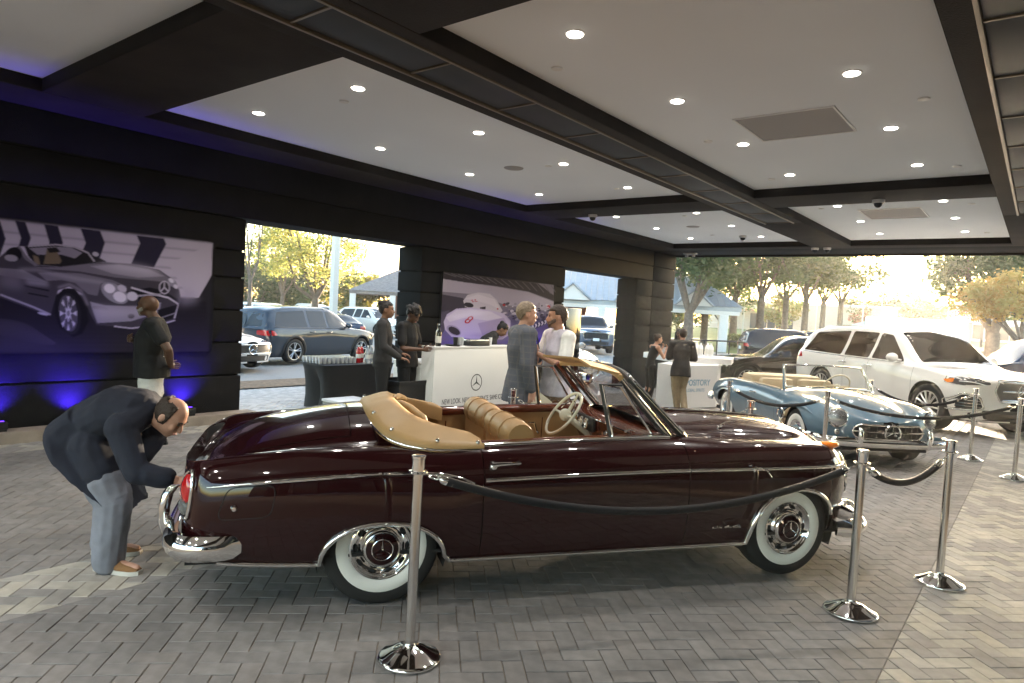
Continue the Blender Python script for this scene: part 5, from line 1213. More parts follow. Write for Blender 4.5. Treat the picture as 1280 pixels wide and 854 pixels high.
def rope(a, b, sag, lab):
    (x0, y0), (x1, y1) = POSTS[a][0], POSTS[b][0]; A = Vector((x0, y0, gz(x0, y0)+.900)); B = Vector((x1, y1, gz(x1, y1)+.900)); d = (B-A); d.z = 0; L = d.length; d.normalize()
    t = thing('velvet_rope', lab, 'rope', A+d*.06, 0, 'black velvet ropes')
    o = A+d*.06
    def pt(s): return A+(B-A)*s+Vector((0, 0, -sag*4*s*(1-s)))-o
    e0, e1 = .045/L, 1-.045/L; s0, s1 = .14/L, 1-.14/L
    mb = MB(); mb.tube([pt(s) for s in np.linspace(s0, s1, 34)], .021, 10); mb.build('rope_body', M_velvet, t, smooth=60)
    for (p, q) in ((e0, s0), (e1, s1)):
        P, Q = pt(p), pt(q+(q-p)*.35); mb = MB(); u = (Q-P)
        mb.tube([P+u*.45, P+u*.55, P+u*.95, Q], [.010,.020,.021,.0205], 10); mb.build('rope_ferrule', M_chrome, t, smooth=50)
        mb = MB(); n = u.normalized(); v = n.orthogonal().normalized(); c = P+u*.24
        mb.tube([c+(n*math.cos(a)*.026+v*math.sin(a)*.013) for a in np.linspace(0, 2*math.pi, 15)[:-1]], .0045, 6, closed=True); mb.build('snap_hook', M_chrome, t, smooth=60)
rope('st1', 'st2', .235, 'long black velvet rope hanging along the side of the maroon cabriolet')
rope('st2', 'st3', .16, 'short black velvet rope ahead of the front bumper of the maroon cabriolet')
rope('st7', 'st6', .17, 'black velvet rope along the right side of the blue roadster')
rope('st6', 'st5', .20, 'long black velvet rope across the nose of the blue roadster')
rope('st9', 'st4', .22, 'black velvet rope between the blue roadster and the white SUV')
rope('st10', 'st8', .30, 'black velvet rope behind the maroon cabriolet')

# ------------------------------------------------------------------ posters on the wall (flat print)
from mathutils.geometry import tessellate_polygon
class Print:
    """flat print: soft-edged shapes laid over each other and baked into the corner colours of one fine sheet"""
    def __init__(s, X, org, zoom): s.X, s.org, s.zoom, s.L, s.k = X, org, zoom, [], 0
    def poly(s, pts, c, blur=.4, a=1.): s.L.append((np.array(pts, float), c, blur, a))
    def ell(s, cx, cy, rx, ry, c, rot=0., n=28, blur=.35, a=1.):
        r = R(rot); s.poly([(cx+rx*math.cos(q)*math.cos(r)-ry*math.sin(q)*math.sin(r), cy+rx*math.cos(q)*math.sin(r)+ry*math.sin(q)*math.cos(r)) for q in np.linspace(0, 2*math.pi, n+1)[:-1]], c, blur, a)
    def line(s, pts, w, c, blur=.35, a=1.):
        up, dn = [], []
        for i, p in enumerate(pts):
            q0, q1 = Vector(pts[max(0, i-1)]), Vector(pts[min(len(pts)-1, i+1)]); d = (q1-q0).normalized(); n = Vector((-d.y, d.x))*w/2; up.append((p[0]+n.x, p[1]+n.y)); dn.append((p[0]-n.x, p[1]-n.y))
        s.poly(up+dn[::-1], c, blur, a)
    def grad(s, quad, c0, c1, n=10):
        a, b, c, d = [Vector(q) for q in quad]
        for i in range(n):
            t0, t1, t = i/n, (i+1)/n, (i+.5)/n
            s.poly([tuple(a.lerp(d, t0)), tuple(b.lerp(c, t0)), tuple(b.lerp(c, t1)), tuple(a.lerp(d, t1))], tuple(x+(y-x)*t for x, y in zip(c0, c1)), 2.)
    def bake(s, name, parent, y0, y1, z0, z1, nx, ny):
        Y, Z = np.meshgrid(np.linspace(y0, y1, nx), np.linspace(z0, z1, ny)); d = np.stack([np.full_like(Y, s.X), Y, Z-CAM_H], -1)
        w = d @ np.array(CF); px = (640+F_PX*(d @ np.array(CR))/w-s.org[0])*s.zoom; py = (427-F_PX*(d @ np.array(CU))/w-s.org[1])*s.zoom
        img = np.zeros(Y.shape+(3,))+.02
        for P, c, bl, al in s.L:
            bb = 40+bl*12; sel = (px > P[:, 0].min()-bb) & (px < P[:, 0].max()+bb) & (py > P[:, 1].min()-bb) & (py < P[:, 1].max()+bb)
            if not sel.any(): continue
            r0, r1 = np.where(sel.any(1))[0][[0, -1]]; c0, c1 = np.where(sel.any(0))[0][[0, -1]]; X_, Y_ = px[r0:r1+1, c0:c1+1], py[r0:r1+1, c0:c1+1]; m = np.zeros(X_.shape)
            for ox, oy in ((-.25,-.25),(.25,.25),(-.25,.25),(.25,-.25)):
                ins = np.zeros(X_.shape, bool); sx = abs(px[0, 1]-px[0, 0])*ox*2; sy = abs(py[1, 0]-py[0, 0])*oy*2
                for i in range(len(P)):
                    (xa, ya), (xb, yb) = P[i], P[i-1]
                    if ya == yb: continue
                    ins ^= ((ya > Y_+sy) != (yb > Y_+sy)) & (X_+sx < (xb-xa)*(Y_+sy-ya)/(yb-ya)+xa)
                m += ins*.25
            if bl > .3:
                k = np.exp(-.5*(np.arange(-int(3*bl)-1, int(3*bl)+2)/bl)**2); k /= k.sum(); h = len(k)//2
                for ax in (0, 1):
                    pad = [(0, 0), (0, 0)]; pad[ax] = (h, h); mp = np.pad(m, pad, 'edge'); m = sum(k[i]*(mp[i:i+m.shape[0]] if ax == 0 else mp[:, i:i+m.shape[1]]) for i in range(len(k)))
            m = (m*al)[..., None]; img[r0:r1+1, c0:c1+1] = img[r0:r1+1, c0:c1+1]*(1-m)+np.array(c)*m
        mb = MB(); cy, cz = (y0+y1)/2, (z0+z1)/2; V_ = np.stack([np.full(Y.size, s.X-XW), Y.ravel()-cy, Z.ravel()-cz], 1); mb.v = [tuple(v) for v in V_.tolist()]
        mb.f = [(j*nx+i, j*nx+i+1, (j+1)*nx+i+1, (j+1)*nx+i) for j in range(ny-1) for i in range(nx-1)]; mb.m = [0]*len(mb.f)
        me = mb.mesh(name, mat('poster_print', (.5,.5,.5), .6, spec=.12, attr='ink'), 0, fix=False); at = me.color_attributes.new('ink', 'FLOAT_COLOR', 'POINT'); at.data.foreach_set('color', np.concatenate([img.reshape(-1, 3)**1.15*np.array([.80,.80,.80]), np.ones((Y.size, 1))], 1).ravel())
        o = bpy.data.objects.new(name, me); COL.objects.link(o); o.parent = parent; return o
M_posterback = mat('poster_edge', (.03,.03,.032), .6)
def poster(name, lab, y0, y1, z0, z1):
    t = thing(name, lab, 'poster', (XW, (y0+y1)/2, (z0+z1)/2)); mb = MB(); mb.box(.004, .05, y0-(y0+y1)/2, y1-(y0+y1)/2, z0-(z0+z1)/2, z1-(z0+z1)/2); mb.build('backing', M_posterback, t, smooth=0); return t
po = poster('wall_poster', 'wide poster of a silver open sports car with chevrons on the wall', .55, 4.55, .93, 2.37)
pr = Print(XW+.051, (0, 260), 4.2714)
W0 = (.50,.455,.52); DK = (.035,.030,.055); S0 = (.075,.066,.078); S1 = (.20,.18,.205); S2 = (.34,.31,.345); BK = (.012,.011,.015)
pr.poly([(-900,-40),(1135,187),(1112,768),(-900,772)], (.022,.020,.027))
pr.grad([(-900,-40),(1135,187),(1060,480),(-900,420)], W0, (.56,.50,.56), 6)
pr.poly([(1135,187),(1130,360),(1062,480),(1000,470),(900,300)], (.52,.47,.53))
pr.poly([(1135,355),(1112,768),(700,768),(900,520),(1062,480),(1118,395)], (.030,.027,.034))
pr.grad([(-900,430),(1100,500),(1112,768),(-900,772)], (.014,.012,.018), (.045,.038,.050), 12)
for k_ in range(7): pr.ell(40+k_*30, 640+k_*12, 150-k_*12, 46-k_*5, (.050+k_*.006,.044+k_*.005,.052+k_*.006), 8)
for x0 in (-700,-560,-420,-280,-130): pr.poly([(x0,40),(x0+50,46),(x0+75,150),(x0+50,240),(x0,235),(x0+25,150)], DK)
pr.poly([(-20,60),(0,70),(30,165),(0,255),(-30,255)], DK)
pr.poly([(80,67),(135,75),(165,160),(150,205),(100,205),(112,160)], DK)
pr.poly([(235,87),(310,97),(336,185),(328,215),(262,215),(263,180)], DK)
pr.poly([(430,110),(535,123),(560,187),(532,270),(440,230),(458,187)], DK)
pr.poly([(730,147),(875,163),(887,193),(822,318),(700,300),(748,190)], DK)
pr.poly([(-700,300),(-300,235),(0,262),(40,225),(100,205),(150,270),(185,305),(330,312),(480,292),(570,290),(700,300),(850,330),(918,378),(958,440),(966,490),(932,600),(860,622),(700,640),(600,632),(515,625),(480,560),(440,460),(370,420),(310,440),(285,520),(270,575),(180,545),(0,478),(-700,420)], S0)
pr.poly([(190,318),(330,315),(480,296),(700,305),(850,335),(915,382),(880,395),(770,385),(620,372),(430,340),(300,330)], S1)
pr.poly([(480,310),(640,303),(800,330),(880,365),(740,372),(600,350)], S2)
pr.poly([(300,345),(430,350),(600,385),(700,430),(660,410),(540,400),(520,470),(470,460),(400,400),(330,385),(250,390),(200,345)], (.20,.18,.205))
pr.poly([(-600,330),(0,320),(120,330),(260,400),(120,380),(0,360),(-600,370)], (.22,.20,.225))
pr.poly([(480,500),(560,520),(720,525),(860,505),(850,560),(700,605),(520,615),(500,560)], (.34,.31,.35))
pr.poly([(700,440),(800,425),(870,440),(945,485),(955,500),(880,480),(720,492)], BK)
pr.line([(700,425),(800,455),(900,480),(950,512),(930,590)], 9, (.62,.57,.62)); pr.line([(730,470),(860,462)], 10, (.38,.35,.38))
pr.poly([(840,545),(950,515),(925,590),(850,612)], BK); pr.line([(850,590),(940,560)], 5, S2); pr.line([(610,632),(700,643),(850,625),(935,600)], 7, (.55,.5,.55))
pr.ell(612,455,82,46,(.30,.28,.31),32); pr.ell(585,430,30,24,(.75,.7,.75),20); pr.ell(640,475,36,27,(.72,.67,.72),20); pr.ell(706,472,30,24,(.62,.58,.62),10); pr.ell(652,430,26,18,(.55,.5,.55),25)
pr.ell(920,400,30,18,(.30,.28,.31),40); pr.ell(915,388,16,10,(.7,.66,.7),40); pr.ell(938,420,14,10,(.66,.6,.66),40)
pr.ell(878,425,30,36,(.55,.5,.55),0); pr.ell(878,425,24,30,(.05,.045,.05),0); pr.line([(878,396),(878,425)], 6, (.6,.55,.6)); pr.line([(878,425),(858,445)], 6, (.6,.55,.6)); pr.line([(878,425),(898,445)], 6, (.6,.55,.6))
pr.poly([(300,470),(340,430),(400,430),(450,500),(475,600),(440,670),(390,690),(320,640),(290,560)], BK)
pr.ell(372,565,60,112,(.03,.028,.032),-8); pr.ell(365,563,48,98,(.11,.10,.115),-8)
for k in range(8):
    a = 2*math.pi*k/8; c, s_ = math.cos(a), math.sin(a); pr.poly([(365+10*s_, 563-14*c), (365+46*math.cos(a+.16), 563+92*math.sin(a+.16)), (365+46*math.cos(a-.16), 563+92*math.sin(a-.16)), (365-10*s_, 563+14*c)], (.60,.56,.60))
pr.ell(365,563,9,16,(.25,.23,.25))
pr.poly([(130,205),(300,195),(400,208),(480,240),(572,288),(480,296),(330,314),(190,305),(150,255)], (.020,.018,.020))
pr.poly([(155,215),(300,206),(380,212),(440,240),(400,270),(330,250),(200,250)], (.30,.27,.31)); pr.poly([(232,300),(252,215),(300,222),(330,285),(318,298)], (.20,.155,.10)); pr.poly([(175,250),(205,262),(215,302),(185,300)], (.22,.17,.11)); pr.poly([(250,215),(300,210),(325,235),(262,240)], (.02,.018,.018))
pr.line([(100,208),(140,270),(195,306)], 16, S1); pr.line([(150,205),(300,196),(400,210),(470,240),(505,287)], 9, (.45,.41,.45)); pr.ell(510,247,18,12,(.50,.46,.5),15)
pr.ell(75,248,42,38,BK); pr.ell(60,268,36,18,(.35,.32,.35),8); pr.line([(130,415),(262,442)], 9, BK); pr.line([(150,455),(258,475)], 8, BK); pr.line([(0,462),(180,530),(270,570)], 10, (.40,.36,.40)); pr.ell(700,578,18,13,(.10,.09,.10)); pr.ell(535,535,44,10,(.25,.22,.24),8)
pr.ell(230,565,30,7,(.5,.46,.5),12)
pr.line([(100,330),(200,330),(300,355),(420,380),(560,400)], 10, (.46,.42,.46), 3., .8); pr.line([(310,425),(370,408),(430,440),(470,520)], 9, (.40,.36,.40), 2., .8)
pr.poly([(500,300),(640,296),(780,318),(860,345),(800,350),(640,330)], (.62,.57,.62), 6., .75); pr.poly([(0,345),(110,350),(125,440),(0,420)], (.17,.15,.175), 6.); pr.poly([(130,380),(250,395),(262,420),(150,408)], (.30,.27,.30), 3.)
pr.poly([(500,520),(700,545),(840,520),(820,550),(640,580),(520,580)], (.46,.42,.47), 5., .8); pr.poly([(960,430),(1020,440),(1060,500),(960,520)], (.40,.36,.42), 8., .6); pr.poly([(0,650),(200,700),(420,768),(0,768)], (.055,.048,.060), 8.)
for k_ in range(9): pr.line([(0,600+k_*18),(180+k_*14,640+k_*16)], 6, (.07,.062,.075), 3., .5)
pr.bake('print', po, .55, 4.55, .93, 2.37, 640, 240)
po2 = poster('wall_poster', 'poster of white numbered racing cars on a banked track behind the bar', 8.83, 12.42, .95, 2.33)
pr = Print(XW+.051, (520, 320), 4.2714)
pr.poly([(134,86),(735,155),(735,470),(128,476)], (.24,.21,.25))
pr.grad([(134,250),(735,300),(735,470),(128,476)], (.22,.19,.25), (.20,.15,.42), 8)
pr.poly([(134,86),(650,146),(735,210),(735,240),(600,190),(420,160),(260,140),(136,120)], (.05,.042,.055))
for k in range(16): pr.line([(150+k*38, 90+k*4.4), (215+k*36, 112+k*6.4)], 4, (.16,.14,.17))
pr.poly([(136,122),(260,142),(420,163),(600,193),(735,245),(735,300),(480,262),(300,205),(138,190)], (.46,.41,.47))
pr.poly([(138,205),(250,225),(330,300),(180,320),(134,300)], (.07,.06,.085)); pr.poly([(134,300),(180,290),(150,400),(132,430)], (.12,.10,.15))
rng = random.Random(2)
for k in range(70): x, y = rng.uniform(470, 725), rng.uniform(255, 345); c = rng.choice(((.06,.05,.07),(.62,.56,.62),(.35,.31,.36),(.10,.08,.11))); pr.ell(x, y, rng.uniform(6, 18), rng.uniform(4, 9), c, rng.uniform(-20, 20), 8)
pr.ell(708,272,9,9,(.5,.02,.03)); pr.ell(470,262,8,6,(.45,.03,.04))
pr.poly([(590,378),(720,330),(722,350),(600,405)], (.03,.028,.06))
for k in range(7): x = 600+k*17; y = 380-k*6.3; pr.poly([(x,y-3),(x+8,y-6),(x+13,y+4),(x+6,y+15),(x-1,y+17),(x+5,y+6)], (.66,.60,.68))
pr.poly([(540,475),(600,405),(735,350),(735,472)], (.24,.17,.50)); pr.poly([(600,470),(735,400),(735,472)], (.10,.06,.48))
pr.poly([(252,240),(275,208),(330,196),(395,202),(430,235),(462,292),(440,318),(370,296),(300,285),(262,272)], (.62,.56,.60)); pr.poly([(262,228),(330,205),(420,232),(450,288),(400,262),(330,240)], (.70,.63,.67)); pr.ell(282,262,26,13,(.04,.035,.05),12); pr.poly([(340,275),(372,270),(370,292),(345,292)], (.05,.04,.05))
pr.poly([(148,352),(165,312),(215,282),(290,276),(400,290),(470,308),(505,345),(500,420),(460,446),(300,442),(190,432),(155,395)], (.60,.52,.68)); pr.poly([(160,330),(215,290),(290,283),(400,298),(460,330),(380,345),(260,330),(180,352)], (.72,.65,.74)); pr.poly([(330,360),(470,330),(500,400),(460,442),(360,440)], (.46,.38,.56))
pr.ell(202,398,42,24,(.42,.36,.50),28); pr.ell(204,400,34,18,(.05,.04,.06),28)
for cx, cy in ((276,348),(290,334)): pr.ell(cx, cy, 17, 12, (.55,.02,.03), -25)
for cx, cy in ((276,348),(290,334)): pr.ell(cx, cy, 9, 5.5, (.66,.58,.68), -25)
pr.line([(293,238),(303,234),(300,246),(312,244)], 4, (.5,.03,.04)); pr.line([(310,236),(320,232),(317,244),(328,242)], 4, (.5,.03,.04)); pr.ell(436,283,5,4,(.5,.03,.04))
pr.poly([(470,300),(735,330),(735,410),(560,420)], (.05,.045,.12), 8., .55)
for k_ in range(60): pr.ell(rng.uniform(480,730), rng.uniform(262,330), rng.uniform(3,9), rng.uniform(2,5), rng.choice(((.7,.64,.7),(.05,.04,.06),(.3,.26,.32))), 0, 8)
pr.poly([(170,325),(300,290),(420,300),(330,318),(220,335)], (.82,.76,.84), 4., .8); pr.poly([(240,430),(460,442),(500,400),(420,410)], (.32,.25,.46), 6., .8)
for k in range(7): x = 600+k*17; y = 380-k*6.3; pr.poly([(x,y-3),(x+8,y-6),(x+13,y+4),(x+6,y+15),(x-1,y+17),(x+5,y+6)], (.66,.60,.68))
pr.bake('print', po2, 8.83, 12.42, .95, 2.33, 520, 210)

# ------------------------------------------------------------------ bars and tables
M_whitelam = mat('white_laminate', (.76,.75,.73), .35, var=.015, vscale=2); M_ink = mat('black_ink', (.03,.03,.032), .5); M_blueink = mat('blue_ink', (.20,.36,.47), .5)
bz0 = gz(-7.2, 8.0); bh = 1.10-bz0
bar = thing('white_bar', 'white straight bar counter printed with a star emblem and a slogan', 'bar', (-7.2, 8.0, bz0))
mb = MB(); mb.bbox(.22, .25, -.96, .96, .0, bh-.03, .004); mb.build('front_panel', M_whitelam, bar)
mb = MB(); mb.bbox(-.02, .262, -.97, .97, bh-.03, bh, .004); mb.build('counter_top', M_whitelam, bar)
for s in (-1, 1):
    mb = MB(); mb.bbox(-.02, .218, *sorted((s*.96, s*.93)), 0, bh-.032, .003); mb.build('side_panel', M_whitelam, bar)
    mb = MB(); mb.bbox(-.62, -.023, *sorted((s*.96, s*.93)), 0, bh-.29, .003); mb.build('side_panel', M_whitelam, bar)
mb = MB(); mb.bbox(-.65, -.023, -.97, .97, bh-.288, bh-.26, .004); mb.build('work_top', M_whitelam, bar)
MX = Matrix(((0,0,1,0),(1,0,0,0),(0,1,0,0),(0,0,0,1)))
T_ = lambda x, y, z: Matrix.Translation((x, y, z)) @ MX
text_mesh('NEW LOOK. NEW EXPERIENCE. SAME ICON.', .112, 'slogan', M_ink, bar, T_(.2515, .0, .325), .68, .0008)
em = emblem('star_emblem', .125, .008, M_ink, bar, Matrix.Translation((.252, .0, .625)) @ Matrix.Rotation(R(90), 4, 'Z') @ Matrix.Diagonal((1,.2,1,1)), .006)
# second, three-sided bar
rbx, rby = -5.85, 14.2; rz0 = gz(-5.9, 13.9)
rb_ = thing('angled_bar', 'white three-sided bar with blue lettering beside the far pillar', 'bar', (rbx, rby, rz0))
def w2l(p): return (p[0]-rbx, p[1]-rby)
A1, A2, A3, A4 = on_z(819,507,rz0), on_z(841,511,rz0), on_z(894,509,rz0), on_z(898,505,rz0)
foot = [w2l(A1), w2l(A2), w2l(A3), w2l(A4)]; back = [(foot[3][0]-.35, foot[3][1]+.8), (foot[0][0]-.15, foot[0][1]+.9)]
RH = 1.075
mb = MB(); mb.prism(foot+back, 'Z', 0, RH-.13); mb.build('bar_body', M_whitelam, rb_, smooth=20)
ct = Vector((sum(p[0] for p in foot+back)/6, sum(p[1] for p in foot+back)/6))
topz = rz0+RH
tp = [on_z(804,446,topz-.12), on_z(839,452,topz-.12), on_z(914,456,topz-.12)]
tpl = [w2l(p) for p in tp]+[(w2l(tp[2])[0]-.35, w2l(tp[2])[1]+1.1), (w2l(tp[0])[0]-.1, w2l(tp[0])[1]+1.2)]
mb = MB(); mb.prism(tpl, 'Z', RH-.13, RH); mb.build('bar_top', M_whitelam, rb_, smooth=20)
d = Vector((foot[2][0]-foot[1][0], foot[2][1]-foot[1][1], 0)); L_ = d.length; d.normalize(); nn = Vector((d.y, -d.x, 0))
def face(s, z): return Matrix.Translation(Vector((foot[1][0], foot[1][1], z))+d*s*L_+nn*.003) @ Matrix(((d.x,0,nn.x,0),(d.y,0,nn.y,0),(0,1,0,0),(0,0,0,1)))
text_mesh('DEPOSITORY', .185, 'lettering', M_blueink, rb_, face(.47, .50), .86, .0008, bold=.003)
text_mesh('GLOBAL SPIRITS', .105, 'lettering', M_blueink, rb_, face(.47, .36), .82, .0008)
# table under a black stretch cover
tx, ty = -9.15, 7.25; tz0 = gz(tx, ty)
tab = thing('cocktail_table', 'table under a black stretch cover holding cups and bottles', 'table', (tx, ty, tz0), R(0))
M_spandex = mat('black_stretch_cloth', (.010,.010,.011), .65, bump=.3, bscale=14)
prof = []
for z, kx, ky in ((.0,.86,.80),(.02,.86,.80),(.22,.80,.72),(.45,.84,.76),(.62,.93,.88),(.71,1,1),(.735,1.0,1.0)):
    row = []
    for k in range(40):
        a = 2*math.pi*k/40; c, s_ = math.cos(a), math.sin(a); e = 5.; r_ = (abs(c)**e+abs(s_)**e)**(-1/e); w = abs(c*s_)*2
        q = 1-(1-kx)*(1-.75*w); row.append((.38*r_*c*q, .76*r_*s_*(1-(1-ky)*(1-.75*w)), z))
    prof.append(row)
mb = MB(); mb.grid(prof, closed_v=True); mb.add(prof[-1], [tuple(range(40))]); mb.build('stretch_cover', M_spandex, tab, smooth=50)
mb = MB(); mb.bbox(-.375, .375, -.755, .755, .7355, .742, .002); mb.build('table_top', M_spandex, tab)
M_cup = mat('clear_plastic_cup', (.85,.87,.88), .12, 0, trans=.5); M_pet = mat('clear_bottle', (.82,.86,.86), .08, trans=.7); M_juice = mat('red_juice', (.42,.01,.015), .15, coat=.5); M_green = mat('green_bottle', (.03,.13,.05), .12, coat=.5); M_wineb = mat('dark_wine_bottle', (.012,.014,.012), .08, coat=.5); M_labelw = mat('paper_label', (.72,.70,.64), .6); M_capw = mat('white_cap', (.8,.8,.8), .4)
mb = MB(); mb.lathe([(.0,.002),(.026,.002),(.035,.10),(.036,.10),(.033,.10),(.024,.006),(.0,.006)], 12); cup_me = mb.mesh('plastic_cup', M_cup)
k = 0
for i in range(6):
    for j in range(9):
        o = bpy.data.objects.new('plastic_cup', cup_me); COL.objects.link(o); o.location = (tx-.30+i*.085, ty-.68+j*.085, tz0+.742); tag(o, 'clear plastic cup in the rows on the black covered table', 'cup', 'plastic cups on the black covered table')
def bottle(kind, x, y, z, lab, s=1., group=None, h=None):
    t = thing('bottle', lab, 'bottle', (x, y, z), random.uniform(0, 6), group)
    pf = {'wine': [(0,.0),(.037,.0),(.038,.01),(.038,.19),(.034,.215),(.016,.245),(.0145,.255),(.0145,.30),(.016,.302),(.016,.312),(0,.312)],
          'soda': [(0,.0),(.040,.0),(.043,.02),(.043,.17),(.040,.20),(.026,.245),(.014,.265),(.013,.285),(0,.285)],
          'jug': [(0,0),(.055,0),(.058,.02),(.058,.17),(.045,.215),(.022,.245),(.020,.265),(0,.265)]}[kind]
    m_ = {'wine': M_wineb, 'soda': M_pet, 'jug': M_capw}[kind] if h is None else h
    mb = MB(); mb.lathe([(r*s, zz*s) for r, zz in pf], 18); mb.build('bottle_body', m_, t, smooth=50)
    r0, z0, z1 = {'wine': (.0386,.05,.15), 'soda': (.0436,.08,.15), 'jug': (.0586,.05,.15)}[kind]
    mb = MB(); mb.lathe([(r0*s, z0*s), (r0*s+.0004, (z0+z1)/2*s), (r0*s, z1*s)], 18); mb.build('paper_label', M_labelw, t, smooth=60)
    zc, rc = {'wine': (.27,.0165), 'soda': (.283,.015), 'jug': (.263,.022)}[kind]
    mb = MB(); mb.lathe([(rc*s, (zc-.01)*s), (rc*s, (zc+.018)*s), (0, (zc+.019)*s)], 14); mb.build('bottle_cap', M_ink if kind == 'wine' else M_capw, t)
    return t
for i, (dx, dy, m_, lab) in enumerate(((.10,.10,M_juice,'red juice bottle on the black covered table'),(.22,.20,M_pet,'clear soda bottle next to the red juice on the covered table'),(.02,.22,M_juice,'second red juice bottle at the back of the covered table'),(.16,.32,M_pet,'clear water bottle at the end of the covered table'),(.27,.36,M_green,'green soda bottle on the black covered table'))): bottle('soda', tx+dx, ty+dy, tz0+.742, lab, 1., None, m_)
bottle('wine', -7.02, 7.18, 1.10, 'dark wine bottle at the open end of the white bar'); bottle('wine', -7.12, 7.27, 1.10, 'pale-labelled liquor bottle behind the wine bottle on the white bar', 1.05, None, M_pet); bottle('wine', -7.45, 7.10, bz0+bh-.26, 'dark bottle standing on the lower worktop of the white bar')
t = thing('drinks_tray', 'black bar caddy tray on the white bar top', 'tray', (-7.06, 8.05, 1.10)); mb = MB(); mb.bbox(-.10,.10,-.24,.24,0,.075,.008); mb.build('tray_box', M_black, t); mb = MB(); mb.bbox(-.09,.09,-.23,.23,.0755,.10,.006); mb.build('tray_lid', M_steel, t)
for i, (dy, m_, lab) in enumerate(((-.36,M_cup,'clear shaker glass next to the caddy tray on the bar'),(-.30,M_cup,'second clear glass next to the caddy tray on the bar'),(-.44,M_black,'black tumbler at the end of the caddy tray on the bar'),(.30,M_black,'black tumbler past the caddy tray on the bar'),(.38,M_capw,'white cup past the caddy tray on the bar'))):
    mb = MB(); mb.lathe([(0,.0),(.030,.0),(.038,.13),(.036,.13),(.029,.006),(0,.006)], 16); o = mb.build('tumbler', m_); o.location = (-7.08, 8.05+dy, 1.10); tag(o, lab, 'glass')
mb = MB(); mb.lathe([(0,.0),(.10,.0),(.13,.02),(.128,.02),(.10,.004),(0,.004)], 24); o = mb.build('plate', M_black); o.location = (-7.05, 7.52, 1.10); tag(o, 'small black plate on the white bar top', 'plate')
bn = thing('covered_bin', 'low square bin under a black stretch cover beside the white bar', 'bin', (-7.35, 6.78, gz(-7.35, 6.78)))
mb = MB(); P = []
for z, k_ in ((0,.90),(.3,.84),(.55,.92),(.62,1.),(.655,1.02),(.66,.98)): P.append([(.26*k_*sx_, .27*k_*sy_, z) for sx_, sy_ in ((-1,-1),(0,-1.0),(1,-1),(1,0),(1,1),(0,1),(-1,1),(-1,0))])
mb.grid(P, closed_v=True); mb.build('bin_cover', M_spandex, bn, smooth=30); mb = MB(); mb.box(-.25,.25,-.26,.26,.02,.60); mb.build('bin_box', M_dark, bn)
cr = thing('drinks_crate', 'pale plastic crate on the paving behind the two people in black', 'crate', (-8.05, 6.35, gz(-8.05, 6.35)))
mb = MB(); mb.bbox(-.2,.2,-.28,.28,0,.26,.015); mb.build('crate_body', M_pet, cr); mb = MB(); mb.bbox(-.21,.21,-.29,.29,.262,.30,.01); mb.build('crate_lid', M_capw, cr)
for i, (px, py) in enumerate(((862,444),(870,444),(875,445),(884,445),(888,446))):
    p = on_z(px, py, topz); bottle('jug', p.x, p.y, topz, ['white jug on the angled bar next to the suited person','second white jug along the angled bar','middle white jug in the row on the angled bar','fourth white jug on the angled bar','end white jug in the row on the angled bar'][i], 1.15)
for i, (px, py) in enumerate(((829,445),(832,445),(834,446))):
    p = on_z(px, py, topz); o = bpy.data.objects.new('plastic_cup', cup_me); COL.objects.link(o); o.location = p; o.scale = (1.5,1.5,2.0); tag(o, 'tall white cup stack on the angled bar near the sleeveless person', 'cup', 'cup stacks on the angled bar')
ds = thing('display_board', 'tall black display board standing by the far wall opening', 'display', (-8.25, 12.62, gz(-8.25, 12.6)))
mb = MB(); mb.bbox(-.05,.05,-.30,.30,.62,2.02,.01); mb.build('board', M_blackgloss, ds); mb = MB(); mb.tube([(0,0,.62),(0,0,.03)], .03, 10); mb.build('board_pole', M_black, ds); mb = MB(); mb.bbox(-.22,.22,-.28,.28,0,.03,.008); mb.build('board_foot', M_black, ds)
# ------------------------------------------------------------------ land beyond the canopy
def leaf_mat(name, col, tr=.45):
    mt = bpy.data.materials.new(name); mt.use_nodes = True; n = mt.node_tree; b = n.nodes['Principled BSDF']; o = n.nodes['Material Output']
    b.inputs['Base Color'].default_value = (*col, 1); b.inputs['Roughness'].default_value = .6
    t = n.nodes.new('ShaderNodeBsdfTranslucent'); t.inputs[0].default_value = (min(1, col[0]*1.6), min(1, col[1]*1.5), col[2], 1)
    mx = n.nodes.new('ShaderNodeMixShader'); mx.inputs[0].default_value = tr
    n.links.new(b.outputs[0], mx.inputs[1]); n.links.new(t.outputs[0], mx.inputs[2]); n.links.new(mx.outputs[0], o.inputs[0]); return mt
LG = [leaf_mat('leaf_green_%d' % i, c) for i, c in enumerate([(.060,.085,.040),(.085,.115,.055),(.115,.14,.065)])]
LY = [leaf_mat('leaf_yellow_%d' % i, c) for i, c in enumerate([(.27,.285,.10),(.19,.24,.10),(.35,.335,.13)])]
LO = [leaf_mat('leaf_orange_%d' % i, c) for i, c in enumerate([(.40,.25,.09),(.36,.29,.11),(.44,.33,.14)])]
LM = [leaf_mat('leaf_olive_%d' % i, c) for i, c in enumerate([(.10,.12,.03),(.16,.15,.04),(.07,.10,.03)])]
M_bark = mat('grey_bark', (.16,.125,.10), .9, bump=.9, bscale=25, var=.3, vscale=6)
